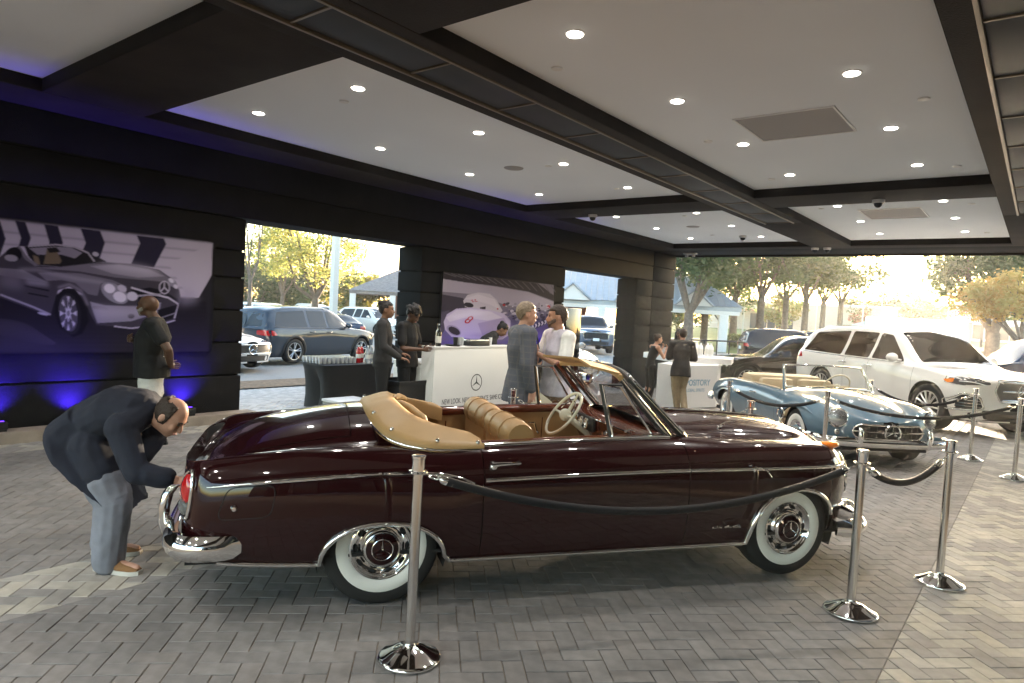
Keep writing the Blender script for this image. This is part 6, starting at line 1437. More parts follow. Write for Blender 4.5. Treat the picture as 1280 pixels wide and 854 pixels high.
def tree(name, label, base, h, crown, rad, mats, n_leaf, leaf, trunk_r, limbs=5, clumps=34, seed=1, fork=.45, group=None, bare=0., lean=0., per=1.0, clump_r=.30):
    """crown = centre of the foliage above the base, rad = its half axes"""
    rng = random.Random(seed); t = thing(name, label, 'tree', base, 0, group)
    mb = MB(); c = Vector(crown); fz = c.z*fork; top = Vector((lean, lean*.3, fz))
    mb.tube([(0,0,-.15),(0,0,.12),(lean*.4,0,fz*.5), tuple(top)], [trunk_r*1.35,trunk_r*1.08,trunk_r*.92,trunk_r*.85], 10)
    pts = []
    while len(pts) < clumps:
        p = Vector((rng.uniform(-1,1), rng.uniform(-1,1), rng.uniform(-1,1)))
        if .35 < p.length < 1: pts.append(Vector((c.x+p.x*rad[0], c.y+p.y*rad[1], c.z+p.z*rad[2])))
    mains = []
    for k in range(limbs):
        a = 2*math.pi*k/limbs+rng.uniform(-.3,.3); e = Vector((c.x+rad[0]*.5*math.cos(a), c.y+rad[1]*.5*math.sin(a), c.z+rad[2]*rng.uniform(-.3,.4))); mid = top.lerp(e, .5)+Vector((rng.uniform(-.2,.2), rng.uniform(-.2,.2), -.08*h*rng.random()))
        mb.tube([tuple(top-Vector((0,0,.1))), tuple(mid), tuple(e)], [trunk_r*.55, trunk_r*.36, trunk_r*.16], 7); mains.append((mid, e))
    for p in pts:
        m_ = min(mains, key=lambda q: (q[1]-p).length); s_ = m_[0].lerp(m_[1], rng.uniform(.3, 1)); mid = s_.lerp(p, .5)+Vector((rng.uniform(-.2,.2), rng.uniform(-.2,.2), rng.uniform(-.1,.25)))
        mb.tube([tuple(s_), tuple(mid), tuple(p)], [trunk_r*.16, trunk_r*.09, trunk_r*.03], 5)
        if bare and rng.random() < bare:
            for q in range(3): mb.tube([tuple(mid), tuple(p+Vector((rng.uniform(-.9,.9), rng.uniform(-.9,.9), rng.uniform(0,1.2))))], [trunk_r*.06, trunk_r*.02], 4)
    mb.build('trunk', M_bark, t, smooth=60)
    verts, faces, mi = [], [], []; cr = clump_r*(rad[0]+rad[1]+rad[2])/3*1.25
    for p in pts:
        if bare and rng.random() < bare*.75 and p.z > c.z: continue
        k0 = rng.randrange(len(mats)); r_ = cr*rng.uniform(.7,1.25)
        for q in range(int(n_leaf/clumps)):
            d = Vector((rng.gauss(0,1), rng.gauss(0,1), rng.gauss(0,.75))).normalized()*r_*(rng.random()**.45); o = p+d
            u = Vector((rng.gauss(0,1), rng.gauss(0,1), rng.gauss(0,.6))).normalized(); v = u.orthogonal().normalized(); v.rotate(Matrix.Rotation(rng.uniform(0,6.28), 3, u)); s_ = leaf*rng.uniform(.6,1.3)
            i = len(verts); verts += [tuple(o-u*s_), tuple(o+v*s_*.5), tuple(o+u*s_), tuple(o-v*s_*.5)]; faces.append((i,i+1,i+2,i+3)); mi.append(k0 if rng.random() < .7 else rng.randrange(len(mats)))
    cb = MB(); cb.v, cb.f, cb.m = verts, faces, mi; cb.build('crown', mats, t, smooth=0, fix=False); return t
def gp(px, depth, z=None):
    p = at_d(px, 400, depth); zz = gz2(p.x, p.y) if z is None else z; return Vector((p.x, p.y, zz))
def gz2(x, y): return gz(x, y)+.022*max(0, min(60, y-44))*(1 if x < 30 else 1)
M_grass = mat('mown_grass', (.14,.19,.05), .9, bump=.6, bscale=40, var=.3, vscale=1.2)
mb = MB(); xs = [-120,-80,-50,-30,-20,-12]; ys = [43.9,50,60,80,104,140]
mb.grid([[(x+(y-44)*.25, y, gz2(x, y)-.02) for y in ys] for x in xs]); struct(mb.build('grass_field', M_grass, smooth=180))
M_mulch = mat('brown_mulch', (.20,.135,.085), .95, bump=1., bscale=60, var=.4, vscale=12)
mb = MB(); mb.grid([[(x, y, gz(x, y)+.0) for y in lin(7.6, 13.5, 6)] for x in (-14.6,-14.0,-13.4)]); struct(mb.build('planting_bed', M_mulch, smooth=180))
M_concrete = mat('pale_concrete', (.42,.40,.37), .85, bump=.3, bscale=60, var=.12, vscale=6)
mb = MB(); mb.grid([[(x, y, gz2(x, 40)+.0) for y in (39.2, 43.8)] for x in (-60,-30,-14,-4,8)]); struct(mb.build('footpath', M_concrete, smooth=180))
# trees past the open end
oak = [(861, 43, 'spreading oak with forked limbs just past the end pillar', 4.0, 10.0, .34, 6), (881, 50, 'straight oak right behind the spreading forked oak', 3.0, 10.5, .26, 4), (917, 54, 'oak standing behind the hedge and railing', 3.3, 10.5, .30, 4),
       (950, 52, 'pale-trunked oak behind the black SUV roofs', 3.4, 10.8, .30, 4), (981, 60, 'slender oak in the sunset row after the pale-trunked one', 3.2, 10.8, .28, 4), (1006, 62, 'oak in the middle of the sunset row', 3.4, 11, .30, 4), (1028, 70, 'thin-trunked oak near the end of the sunset row', 3.4, 11, .28, 4), (1050, 72, 'last oak at the open sky end of the sunset row', 4.0, 11, .30, 4)]
for i, (px, d_, lab, r_, h, tr_, lb) in enumerate(oak):
    b = gp(px, d_); tree('oak_tree', lab, b, h, (0,0,h*.70), (r_, r_, h*.27), LG if i < 5 else LG[1:]+LM[:1], 5200, .19, tr_, lb, 34, 11+i, .52 if i else .36, 'oaks in a row past the canopy')
for i, (px, d_, r_, h, lab) in enumerate(((1072,96,2.6,5.2,'olive green round tree at the start of the round clump'),(1100,98,2.9,6.2,'round tree in the middle of the distant clump'),(1132,95,3.0,6.6,'tallest round tree of the distant clump'),(1160,97,2.4,5.4,'small round tree closest to the tyre store'))):
    tree('round_tree', lab, gp(px, d_), h, (0,0,h*.58), (r_, r_, h*.42), LM, 2600, .24, .18, 4, 24, 40+i, .3, 'round trees before the tyre store')
tree('oak_tree', 'broad dense green oak before the tyre store', gp(1243, 40), 8.6, (-.4,0,5.5), (3.0,3.0,2.5), LG, 9000, .16, .42, 6, 44, 60, .36, 'oaks in a row past the canopy')
tree('autumn_tree', 'orange-leaved autumn tree in front of the dense oak', gp(1282, 30), 5, (-.9,.2,3.5), (1.7,1.7,1.0), LO, 4200, .11, .15, 6, 30, 61, .4, bare=.1)
tree('autumn_tree', 'low russet tree behind the white box van', gp(1085, 86), 3.4, (0,0,2.1), (1.8,1.8,1.2), [leaf_mat('leaf_russet', (.30,.10,.06)), LM[0]], 1400, .2, .1, 4, 18, 62, .3)
tree('oak_tree', 'bushy green tree beside the pavilion behind the forked oak', gp(905, 66), 6.5, (0,0,4.0), (3.2,3.2,2.4), LG, 2600, .22, .2, 4, 22, 63, .35)
tree('oak_tree', 'green tree beyond the pavilion porch by the end pillar', gp(848, 78), 5.5, (0,0,3.0), (3.4,3.0,2.5), LM, 2400, .24, .2, 4, 22, 64, .35)
tree('autumn_tree', 'yellow tree in front of the pale brick building', gp(975, 84), 5.0, (0,0,3.2), (3.2,3.0,1.7), LY[1:2]+LM[1:2], 1800, .24, .18, 4, 20, 66, .4)
# trees seen through the first opening
tree('autumn_tree', 'yellow autumn tree with bare upper branches above the parked cars', gp(393, 35, -.3), 9, (-.3,.0,5.2), (2.9,2.9,2.4), LY, 8500, .10, .20, 7, 46, 70, .40, bare=.42)
tree('autumn_tree', 'thin yellow tree behind the yellow autumn tree', gp(352, 46, -.3), 8, (.0,.0,5.2), (2.4,2.4,1.8), LY, 4200, .12, .15, 5, 26, 71, .42, bare=.25)
for i, (px, d_, r_, h, lab) in enumerate(((318,66,3.4,5.2,'dense green tree at the edge of the first opening'),(341,70,3.6,5.6,'dense green tree behind the thin lamp poles'),(366,68,3.4,5.0,'green tree behind the yellow tree'),(430,72,3.4,5.8,'olive tree past the lamp post'),(452,66,2.6,4.8,'low olive tree next to the brick pavilion'))):
    tree('round_tree', lab, gp(px, d_, -.3), h, (0,0,h*.56), (r_, r_, h*.44), LG if i < 3 else LM, 2600, .24, .2, 4, 24, 80+i, .25, 'green trees beyond the car park')
tree('bare_tree', 'bare thin tree at the jamb of the first opening', gp(311, 30, -.3), 8, (0,0,5.4), (.9,.9,2.2), LY, 160, .10, .10, 5, 16, 90, .5, bare=.9)
# hedge
def hedge(lab, a, b, w, h, n, seed):
    rng = random.Random(seed); t = thing('hedge', lab, 'hedge', a); L = (b-a); vs_, fs = [], []; mi = []
    for k in range(n):
        p = L*rng.random()+Vector((rng.uniform(-w,w), rng.uniform(-w,w), rng.uniform(.05,h))); u = Vector((rng.gauss(0,1), rng.gauss(0,1), rng.gauss(0,1))).normalized(); v = u.orthogonal().normalized(); i = len(vs_); s_ = rng.uniform(.06,.13)
        vs_ += [tuple(p-u*s_), tuple(p+v*s_*.6), tuple(p+u*s_), tuple(p-v*s_*.6)]; fs.append((i,i+1,i+2,i+3)); mi.append(rng.randrange(3))
    cb = MB(); cb.v, cb.f, cb.m = vs_, fs, mi; cb.build('foliage', LG, t, smooth=0, fix=False)
hedge('clipped green hedge behind the railing', gp(922, 52), gp(945, 49), .7, 1.0, 2600, 5)
hedge('low shrubs along the far car park edge', gp(322, 60, -.3), gp(440, 62, -.3), .8, 1.1, 5200, 6)
# railing
M_railblk = mat('black_iron', (.015,.015,.016), .5)
a, b = gp(866, 35.5, -.26), gp(944, 37.5, -.26); t = thing('railing', 'low black iron railing along the grass verge', 'railing', a); L = b-a
mb = MB(); mb.tube([(0,0,.95), tuple(L+Vector((0,0,.95)))], .04, 8); mb.build('top_rail', M_railblk, t)
mb = MB(); mb.tube([(0,0,.18), tuple(L+Vector((0,0,.18)))], .025, 6); mb.build('bottom_rail', M_railblk, t)
for k in range(6): mb = MB(); p = L*(k/5); mb.tube([(p.x,p.y,0),(p.x,p.y,.95)], .035, 6); mb.build('post', M_railblk, t)
# lamp poles
M_polew = mat('white_painted_pole', (.62,.61,.58), .5)
def lamp_pole(lab, base, h, r_, plinth=False, head=True, m_=None):
    t = thing('lamp_pole', lab, 'lamp pole', base, 0, 'car park lamp poles'); z0 = 0
    if plinth: mb = MB(); mb.lathe([(0,0),(.34,0),(.34,.52),(.32,.55),(0,.55)], 24); mb.build('plinth', M_concrete, t); mb = MB(); mb.bbox(-.21,.21,-.21,.21,.552,.70,.02); mb.build('base_cover', M_polew, t); z0 = .55
    mb = MB(); mb.prism([(-r_,-r_),(r_,-r_),(r_,r_),(-r_,r_)], 'Z', z0, h); mb.build('pole', m_ or M_polew, t, smooth=20)
    if head: mb = MB(); mb.bbox(-.9,.9,-.18,.18,h,h+.16,.03); mb.build('lamp_head', m_ or M_polew, t)
p = on_z(414, 446, -.30); lamp_pole('thick white square lamp post on a round concrete plinth', (p.x, p.y, -.30), 8.5, .105, True)
for px, d_, h, lab in ((352,72,7.5,'thin white lamp pole before the dense green trees'),(329,74,7.2,'thin lamp pole next to the jamb of the first opening'),(405,80,7,'thin lamp pole behind the thick lamp post'),(1078,84,7.0,'thin pale lamp pole in front of the round clump'),(1101,80,8.0,'taller pale lamp pole in front of the round clump'),(1185,88,6.2,'lamp pole before the tyre store front'),(1020,86,7,'lamp pole between the sunset oaks'),(929,70,7.4,'lamp pole behind the hedge')):
    lamp_pole(lab, tuple(gp(px, d_)), h, .07, False, h > 6.5 and px > 1000)
lamp_pole('dark pole under the dense oak', tuple(gp(1229, 70)), 4.2, .12, False, False, M_railblk)
# ------------------------------------------------------------------ buildings
M_brick = mat('red_brown_brick', (.25,.12,.085), .85, bump=.3, bscale=40, var=.2, vscale=9); M_pale = mat('pale_brick', (.55,.48,.40), .85, var=.08, vscale=3); M_metalroof = mat('grey_metal_roof', (.36,.39,.42), .45, .3, var=.08, vscale=3); M_shingle = mat('grey_shingle', (.20,.19,.19), .85, var=.2, vscale=5)
M_trimw = mat('white_trim', (.72,.70,.67), .6); M_winglass = mat('shop_glass', (.05,.065,.075), .08); M_peach = mat('peach_band', (.55,.30,.20), .7); M_redsign = mat('red_sign', (.45,.02,.03), .5); M_darksign = mat('dark_sign', (.05,.05,.06), .5); M_grandwhite = mat('white_stucco', (.70,.68,.65), .8, var=.04, vscale=2)
def faced(name, lab, px, depth, z=None):
    """an Empty whose +x runs to the right as seen from the canopy and whose -y faces it"""
    b = gp(px, depth, z); a = math.atan2(b.y, b.x)-math.pi/2; return thing(name, lab, 'building', tuple(b), a)
# metal-roofed pavilion with gablets (behind the far opening)
pv = faced('pavilion', 'metal-roofed pavilion with white gablets on white columns', 755, 47, -.26)
W_, D_, E_, RZ = 9.0, 8.0, 3.0, 5.2
mb = MB(); mb.add([(-W_,-1.6,E_),(W_,-1.6,E_),(W_-2.4,3.4,RZ),(-W_+2.4,3.4,RZ),(-W_,D_,E_),(W_,D_,E_)], [(0,1,2,3),(1,5,2),(5,4,3,2),(4,0,3)]); mb.box(-W_+.1,W_-.1,-1.5,D_-.1,E_-.3,E_-.02); rf = mb.build('roof', M_metalroof, pv, smooth=0)
for k in range(44):
    x = -W_+.3+k*(2*W_-.6)/43; s_ = min(1, (W_-abs(x))/2.4); mb = MB(); mb.tube([(x,-1.6,E_+.03),(x, -1.6+5*s_, E_+.03+2.2*s_)], .035, 4); mb.build('roof_seam', M_metalroof, rf)
for x in (-6.2,-2.2,1.8,5.8):
    mb = MB(); mb.add([(x-1.15,-1.9,E_-.05),(x+1.15,-1.9,E_-.05),(x,-1.9,E_+.95),(x-1.15,.2,E_+.3),(x+1.15,.2,E_+.3),(x,.4,E_+.98)], [(0,1,2),(1,4,5,2),(3,0,2,5)]); g_ = mb.build('gablet', M_trimw, pv, smooth=0)
    for s_ in (-1, 1): mb = MB(); mb.tube([(x+s_*1.25,-2.0,E_-.02),(x,-2.0,E_+1.05)], .08, 4); mb.build('gablet_trim', M_metalroof, g_)
mb = MB(); mb.box(-W_+.2,W_-.2,-1.5,-1.3,E_-.55,E_-.3); mb.build('beam', M_trimw, pv)
for x in (-8.2,-4.2,-.2,3.8,7.8):
    mb = MB(); mb.bbox(x-.28,x+.28,-1.68,-1.12,0,E_-.552,.03); mb.build('column', M_trimw, pv)
mb = MB(); mb.box(-7.6,-1.4,2.6,6.5,0,E_-.31); mb.build('wall', M_brick, pv)
for x in (-6.6,-4.4,-2.6): mb = MB(); mb.box(x-.45,x+.45,2.56,2.598,.8,2.2); mb.build('window', M_winglass, pv)
# hip-roofed brick pavilion (first opening)
pb = faced('pavilion', 'grey hip-roofed brick pavilion with a porch behind the parked cars', 488, 60, -.3)
mb = MB(); mb.add([(-3.6,-3,3.0),(9,-3,3.0),(9,8,3.0),(-3.6,8,3.0),(2.2,2.2,6.0),(5,2.2,6.0)], [(0,1,5,4),(1,2,5),(2,3,4,5),(3,0,4)]); mb.box(-3.5,8.9,-2.9,7.9,2.75,2.98); mb.build('roof', M_shingle, pb, smooth=0)
for x in (-3.2,.1,3.4): mb = MB(); mb.bbox(x-.25,x+.25,-2.85,-2.35,0,2.74,.03); mb.build('column', M_trimw, pb)
mb = MB(); mb.box(.2,8.5,-.5,7,0,2.74); mb.build('wall', M_brick, pb)
mb = MB(); mb.box(-.9,.1,-.55,-.49,.0,2.3); mb.build('door', M_winglass, pb); mb = MB(); mb.box(.9,2.1,-.56,-.502,.7,2.3); mb.build('window', M_winglass, pb)
# pale brick school-like building
ps = faced('pale_building', 'long pale brick building with a peach canopy behind the sunset oaks', 965, 98)
mb = MB(); mb.box(-10,16,0,12,-.5,3.9); mb.build('wall', M_pale, ps); mb = MB(); mb.box(-10.2,16.2,-.2,.0,3.9,4.2); mb.build('parapet', M_trimw, ps); mb = MB(); mb.box(-6.8,3.2,-1.6,-.0,2.7,3.05); mb.build('canopy', M_peach, ps)
for x in (-3.0,-1.8,-.6,.6,1.8): mb = MB(); mb.box(x,x+1.05,-.06,-.002,.2,2.4); mb.build('window', M_winglass, ps)
for z in (.7,1.5,2.3,3.1):
    mb = MB(); mb.box(-9.98,-7,-.03,-.001,z,z+.05); mb.build('brick_band', M_trimw, ps)
# tyre store
st = faced('tyre_store', 'white flat-roofed store with a red and dark two-line sign', 1215, 106)
mb = MB(); mb.box(-14,16,0,14,-.4,5.4); mb.build('wall', M_grandwhite, st); mb = MB(); mb.box(-14.2,16.2,-.3,.0,5.1,5.6); mb.build('parapet', M_trimw, st)
for k in range(17):
    x = -12.6+k*1.6; mb = MB(); mb.box(x,x+1.42,-.05,-.002,.3,2.5); f = mb.build('window', M_winglass, st); mb = MB(); mb.box(x+1.42,x+1.52,-.10,-.052,.2,2.6); mb.build('mullion', M_trimw, f)
mb = MB(); mb.box(-6.4,-3.3,-.03,-.002,3.55,4.4); mb.build('sign_band', M_darksign, st); mb = MB(); mb.box(4.2,7.4,-.03,-.002,3.4,4.3); mb.build('sign_band', M_darksign, st)
FR = Matrix(((1,0,0,0),(0,0,-1,0),(0,1,0,0),(0,0,0,1)))
text_mesh('DISCOUNT', 1.25, 'sign_lettering', M_redsign, st, Matrix.Translation((.2,-.06,3.75)) @ FR, .82, .03, bold=.03)
text_mesh('TIRE', .85, 'sign_lettering', M_darksign, st, Matrix.Translation((.2,-.06,2.95)) @ FR, 1.25, .03, bold=.02)
# ------------------------------------------------------------------ people
from mathutils import noise as mnoise
def V(*a): return Vector(a)
def remesh(mb, voxel, smooth=3, fold=0., fscale=(9,9,4), fac=.5):
    me = bpy.data.meshes.new('tmp'); me.from_pydata(mb.v, [], mb.f); o = bpy.data.objects.new('tmp', me); COL.objects.link(o)
    r = o.modifiers.new('r', 'REMESH'); r.mode = 'VOXEL'; r.voxel_size = voxel; r.use_smooth_shade = True
    s = o.modifiers.new('s', 'SMOOTH'); s.factor = fac; s.iterations = smooth
    dg = bpy.context.evaluated_depsgraph_get(); out = bpy.data.meshes.new_from_object(o.evaluated_get(dg)); bpy.data.objects.remove(o); bpy.data.meshes.remove(me)
    if fold:
        n = len(out.vertices); co = np.zeros(n*3); out.vertices.foreach_get('co', co); co = co.reshape(-1, 3); nn = np.zeros(n*3); out.vertices.foreach_get('normal', nn); nn = nn.reshape(-1, 3)
        d = np.array([mnoise.noise(Vector((p[0]*fscale[0], p[1]*fscale[1], p[2]*fscale[2])))+.5*mnoise.noise(Vector((p[0]*fscale[0]*2.3, p[1]*fscale[1]*2.3, p[2]*fscale[2]*3.1+5))) for p in co])
        co = co+nn*(d*fold)[:, None]; out.vertices.foreach_set('co', co.ravel()); out.update()
    return out
def eloft(mb, st, n=16, caps=True, e=2.):
    """stations (centre, half vector a, half vector b) joined into a closed elliptical loft"""
    def se(v): return math.copysign(abs(v)**(2/e), v)
    P = [[c+a*se(math.cos(2*math.pi*k/n))+b*se(math.sin(2*math.pi*k/n)) for k in range(n)] for c, a, b in st]
    mb.grid(P, closed_v=True)
    if caps:
        for e in (0, -1): mb.add(P[e], [tuple(range(n))])
def limb(mb, pts, rs, n=12):
    """round limb with ball joints"""
    mb.tube(pts, rs, n)
    for p, r_ in zip(pts, rs): mb.ball(p, r_*.99, 6)
def mesh_obj(name, me, m_, parent, smooth=True):
    me.materials.clear(); me.materials.append(m_)
    if smooth: me.polygons.foreach_set('use_smooth', [True]*len(me.polygons))
    o = bpy.data.objects.new(name, me); COL.objects.link(o); o.parent = parent; return o
def fingers(mb, wrist, d, nrm, side, curl=.5, s=1.):
    """palm and five bent fingers; d along the hand, nrm out of the palm, side towards the thumb"""
    d, nrm = d.normalized(), nrm.normalized(); lat = side.normalized(); lat = (lat-d*lat.dot(d)).normalized(); nrm = lat.cross(d)*(1 if lat.cross(d).dot(nrm) > 0 else -1)
    eloft(mb, [(wrist, lat*.024*s, nrm*.018*s), (wrist+d*.03*s, lat*.034*s, nrm*.017*s), (wrist+d*.07*s, lat*.041*s, nrm*.015*s), (wrist+d*.092*s, lat*.038*s, nrm*.012*s)], 10)
    for k, (o, ln) in enumerate(((.030,.068),(.010,.078),(-.011,.072),(-.030,.056))):
        p = wrist+d*.088*s+lat*o*s; ang = 0; pts = [p]
        for q, f in enumerate((.45,.32,.23)):
            ang += curl*(1.0+.15*k)*(.55 if q == 0 else .8); p = p+(d*math.cos(ang)+nrm*math.sin(ang))*ln*f*s; pts.append(p)
        mb.tube(pts, [.0092*s,.0085*s,.0078*s,.006*s], 7); mb.ball(pts[-1], .006*s, 4)
    p = wrist+d*.025*s+lat*.03*s; q = p+(d*.7+lat*.75+nrm*.25).normalized()*.035*s; r_ = q+(d*.9+lat*.25+nrm*(.3+curl*.5)).normalized()*.032*s
    mb.tube([p, q, r_], [.013*s,.0105*s,.0075*s], 7); mb.ball(r_, .0075*s, 4)
def face_frame(f, up):
    f = f.normalized(); l = up.cross(f).normalized(); u = f.cross(l); return f, l, u
SK = {'dark': mat('skin_dark', (.105,.052,.030), .5, var=.08, vscale=30), 'brown': mat('skin_brown', (.26,.135,.082), .5, var=.08, vscale=30), 'light': mat('skin_light', (.50,.275,.19), .5, var=.08, vscale=30), 'tan': mat('skin_tan', (.40,.21,.135), .5, var=.08, vscale=30)}
M_eye = mat('eye_dark', (.02,.015,.012), .2); M_lip = mat('lips', (.28,.10,.085), .5)
def cloth(name, c, rough=.85, **k): return mat(name, c, rough, bump=.25, bscale=350, var=.10, vscale=18, **k)
HAIR = {'black': mat('hair_black', (.012,.009,.008), .55, bump=.8, bscale=90), 'grey': mat('hair_grey', (.23,.17,.115), .55, bump=.8, bscale=120, var=.3, vscale=40), 'brown': mat('hair_brown', (.035,.020,.013), .55, bump=.8, bscale=120), 'greybeard': mat('beard_grey', (.30,.28,.26), .8, bump=.6, bscale=160), 'stubble': mat('stubble', (.10,.06,.045), .8)}
M_shoe = mat('black_shoe', (.015,.015,.016), .45); M_sole = mat('white_sole', (.62,.60,.55), .6); M_brownshoe = mat('brown_suede', (.26,.135,.055), .8, bump=.3, bscale=200)
BASE = dict(pelvis=V(0,0,.94), waist=V(0,0,1.08), chest=V(.0,0,1.28), neck=V(-.01,0,1.485), head=V(.03,0,1.64), face=V(1,0,0), hup=V(0,0,1),
  shl=V(-.01,.19,1.43), shr=V(-.01,-.19,1.43), ell=V(-.04,.245,1.14), elr=V(-.04,-.245,1.14), wrl=V(.04,.255,.90), wrr=V(.04,-.255,.90),
  hil=V(0,.092,.91), hir=V(0,-.092,.91), knl=V(.02,.10,.50), knr=V(.02,-.10,.50), anl=V(-.02,.10,.085), anr=V(-.02,-.10,.085), tol=V(1,.12,0), tor=V(1,-.12,0),
  hdl=V(.05,0,-1), hdr=V(.05,0,-1), pal=V(0,-1,0), par=V(0,1,0), thl=V(1,0,0), thr=V(1,0,0), curl=.45)
def person(label, loc, rz, scale, skin, pose, top, bottom, shoes, hair=None, female=False, vox=.010, girth=1., extras=None, bulk=1.):
    p = dict(BASE); p.update(pose); t = thing('person', label, 'person', loc, rz); t.scale = (scale*bulk, scale*bulk, scale); sk = SK[skin]
    fw = .90 if female else 1.; g = girth
    lat_h = (p['hil']-p['hir']).normalized(); lat_s = (p['shl']-p['shr']).normalized()
    sp = [p['pelvis']-(p['waist']-p['pelvis'])*.55, p['pelvis'], p['waist'], p['chest'], p['neck']-(p['neck']-p['chest'])*.22, p['neck']]
    hw = [.115*(1.08 if female else 1), .160*(1.06 if female else 1), .135*fw, .165*fw, .150*fw, .065]; hd = [.085, .112, .10, .118, .085, .062]
    def torso(mb, inf, a=0, b=6, gg=g):
        st = []
        for i in range(a, b):
            tng = (sp[min(i+1, 5)]-sp[max(i-1, 0)]).normalized(); la = lat_h.lerp(lat_s, min(1, max(0, (i-1)/3))); la = (la-tng*la.dot(tng)).normalized(); fo = la.cross(tng)
            gi = gg if 0 < i < 4 else 1.+(gg-1)*.4; st.append((sp[i]+(fo*.02*(gg-1)*4 if i == 2 else V(0,0,0)), la*(hw[i]*gi+inf), fo*(hd[i]*gi+inf)))
        eloft(mb, st, 18); return st
    f, l, u = face_frame(p['face'], p['hup']); hc = p['head']; HR = Matrix((f, l, u)).transposed()
    def H(x, y, z): return hc+f*x+l*y+u*z
    # ---- body: one continuous surface
    mb = MB(); torso(mb, -.006)
    limb(mb, [p['neck']-V(0,0,.0), hc-f*.015-u*.07], [.058*fw, .052*fw])
    mb.ball(H(-.008,0,.018), (.096,.076,.100), 12, rot=HR); mb.ball(H(.018,0,-.035), (.075,.063,.082), 10, rot=HR); mb.ball(H(.052,0,-.088), (.032,.036,.026), 8, rot=HR)
    mb.ball(H(.060,0,.028), (.034,.055,.018), 8, rot=HR); mb.ball(H(.062,.036,-.025), (.026,.024,.030), 6, rot=HR); mb.ball(H(.062,-.036,-.025), (.026,.024,.030), 6, rot=HR)
    mb.tube([H(.082,0,.012), H(.100,0,-.014), H(.108,0,-.032), H(.088,0,-.038)], [.009,.012,.0155,.011], 8); mb.ball(H(.082,0,-.066), (.018,.026,.013), 6, rot=HR)
    for s in (-1, 1): mb.ball(H(-.012, s*.079, -.010), (.020,.011,.033), 7, rot=HR)
    for s, k in ((1, 'l'), (-1, 'r')):
        sh, el, wr = p['sh'+k], p['el'+k], p['wr'+k]; q = el+(wr-el)*.28
        mb.ball(sh, .066*fw, 8); limb(mb, [sh, sh.lerp(el, .45), el], [.056*fw, .050*fw, .041*fw]); limb(mb, [el, q, wr], [.041*fw, .043*fw, .0275*fw])
        hi, kn, an = p['hi'+k], p['kn'+k], p['an'+k]; c = kn+(an-kn)*.30-V(.014, 0, 0)
        limb(mb, [hi, hi.lerp(kn, .5), kn], [.088, .075, .055]); limb(mb, [kn, c, an], [.054, .056, .036])
        to = p['to'+k].normalized(); an0 = an-V(0,0,.045); limb(mb, [an0-to*.045, an0+to*.05, an0+to*.15, an0+to*.19], [.036,.036,.028,.020])
    me = remesh(mb, vox, 2)
    hb = MB()
    for s, k in ((1, 'l'), (-1, 'r')): fingers(hb, p['wr'+k]+p['hd'+k].normalized()*.005, p['hd'+k], p['pa'+k], p['th'+k], p.get('curl'+k, p['curl']), .93 if female else 1.03)
    bm = bmesh.new(); bm.from_mesh(me); hm = bpy.data.meshes.new('h'); hm.from_pydata(hb.v, [], hb.f); bm.from_mesh(hm); bmesh.ops.recalc_face_normals(bm, faces=bm.faces[:]); bm.to_mesh(me); bm.free(); bpy.data.meshes.remove(hm)
    body = mesh_obj('body', me, sk, t)
    # ---- face details
    for s in (-1, 1):
        mb = MB(); mb.ball(H(.081, s*.031, .008), (.008,.013,.0075), 7, rot=HR); mb.build('eye', M_eye, t)
        mb = MB(); mb.tube([H(.088, s*.014, .027), H(.090, s*.034, .033), H(.076, s*.052, .026)], [.004,.005,.003], 5); mb.build('eyebrow', HAIR.get((hair or {}).get('m', 'black'), HAIR['black']) if hair else HAIR['brown'], t)
    mb = MB(); mb.tube([H(.090, -.024, -.062), H(.100, 0, -.060), H(.090, .024, -.062)], [.004,.0065,.004], 6); mb.build('mouth', M_lip, t)
    if hair:
        mb = MB(); hm_ = HAIR[hair['m']]; kind = hair['kind']
        if kind in ('short', 'bun', 'long', 'curly', 'fringe'):
            e = {'short': .010, 'bun': .008, 'long': .013, 'curly': .020, 'fringe': .007}[kind]; vs0 = MB(); vs0.ball(H(-.012,0,.024), (.098+e,.078+e,.100+e), 16, rot=HR)
            keep = []
            for i, v in enumerate(vs0.v):
                d = Vector(v)-hc; x, z = d.dot(f), d.dot(u); keep.append((x < .035-.5*max(0,-.02-z) and z > -.075 and not (z > .07 and abs(d.dot(l)) < .05 and x > -.07)) if kind == 'fringe' else (z > .055 and x < .095-.25*max(0, .09-z)) or x < -.018-(.0 if z > -.02 else (-.02-z)*.7) and z > -.075 or (z > .02 and x < .035))
            fs = [q for q in vs0.f if all(keep[i] for i in q)]; inner = [tuple(hc+(Vector(v)-hc)*.86) for v in vs0.v]; n0 = len(vs0.v)
            cnt = {}
            for q in fs:
                for a_, b_ in zip(q, q[1:]+q[:1]): cnt[tuple(sorted((a_, b_)))] = cnt.get(tuple(sorted((a_, b_))), 0)+1
            sides = [(a_, b_, b_+n0, a_+n0) for (a_, b_), c_ in cnt.items() if c_ == 1]
            mb.v = vs0.v+inner; mb.f = fs+[tuple(i+n0 for i in reversed(q)) for q in fs]+sides; mb.m = [0]*len(mb.f)
            if kind == 'bun': mb.ball(H(-.085,0,.085), .045, 8)
            if kind == 'long':
                for s in (-1, 0, 1): limb(mb, [H(-.06,s*.05,.03), H(-.085,s*.065,-.08), H(-.075,s*.075,-.19), H(-.05,s*.07,-.27)], [.055,.052,.045,.025])
            if kind == 'curly':
                rg = random.Random(4)
                for q in range(40): mb.ball(H(-.03,0,.035)+(f*rg.gauss(-.2,.7)+l*rg.gauss(0,.8)+u*abs(rg.gauss(.4,.7))).normalized()*.105, rg.uniform(.022,.034), 5)
            mesh_obj('hair', remesh(mb, .007, 2, .004, (60,60,60)), hm_, t)
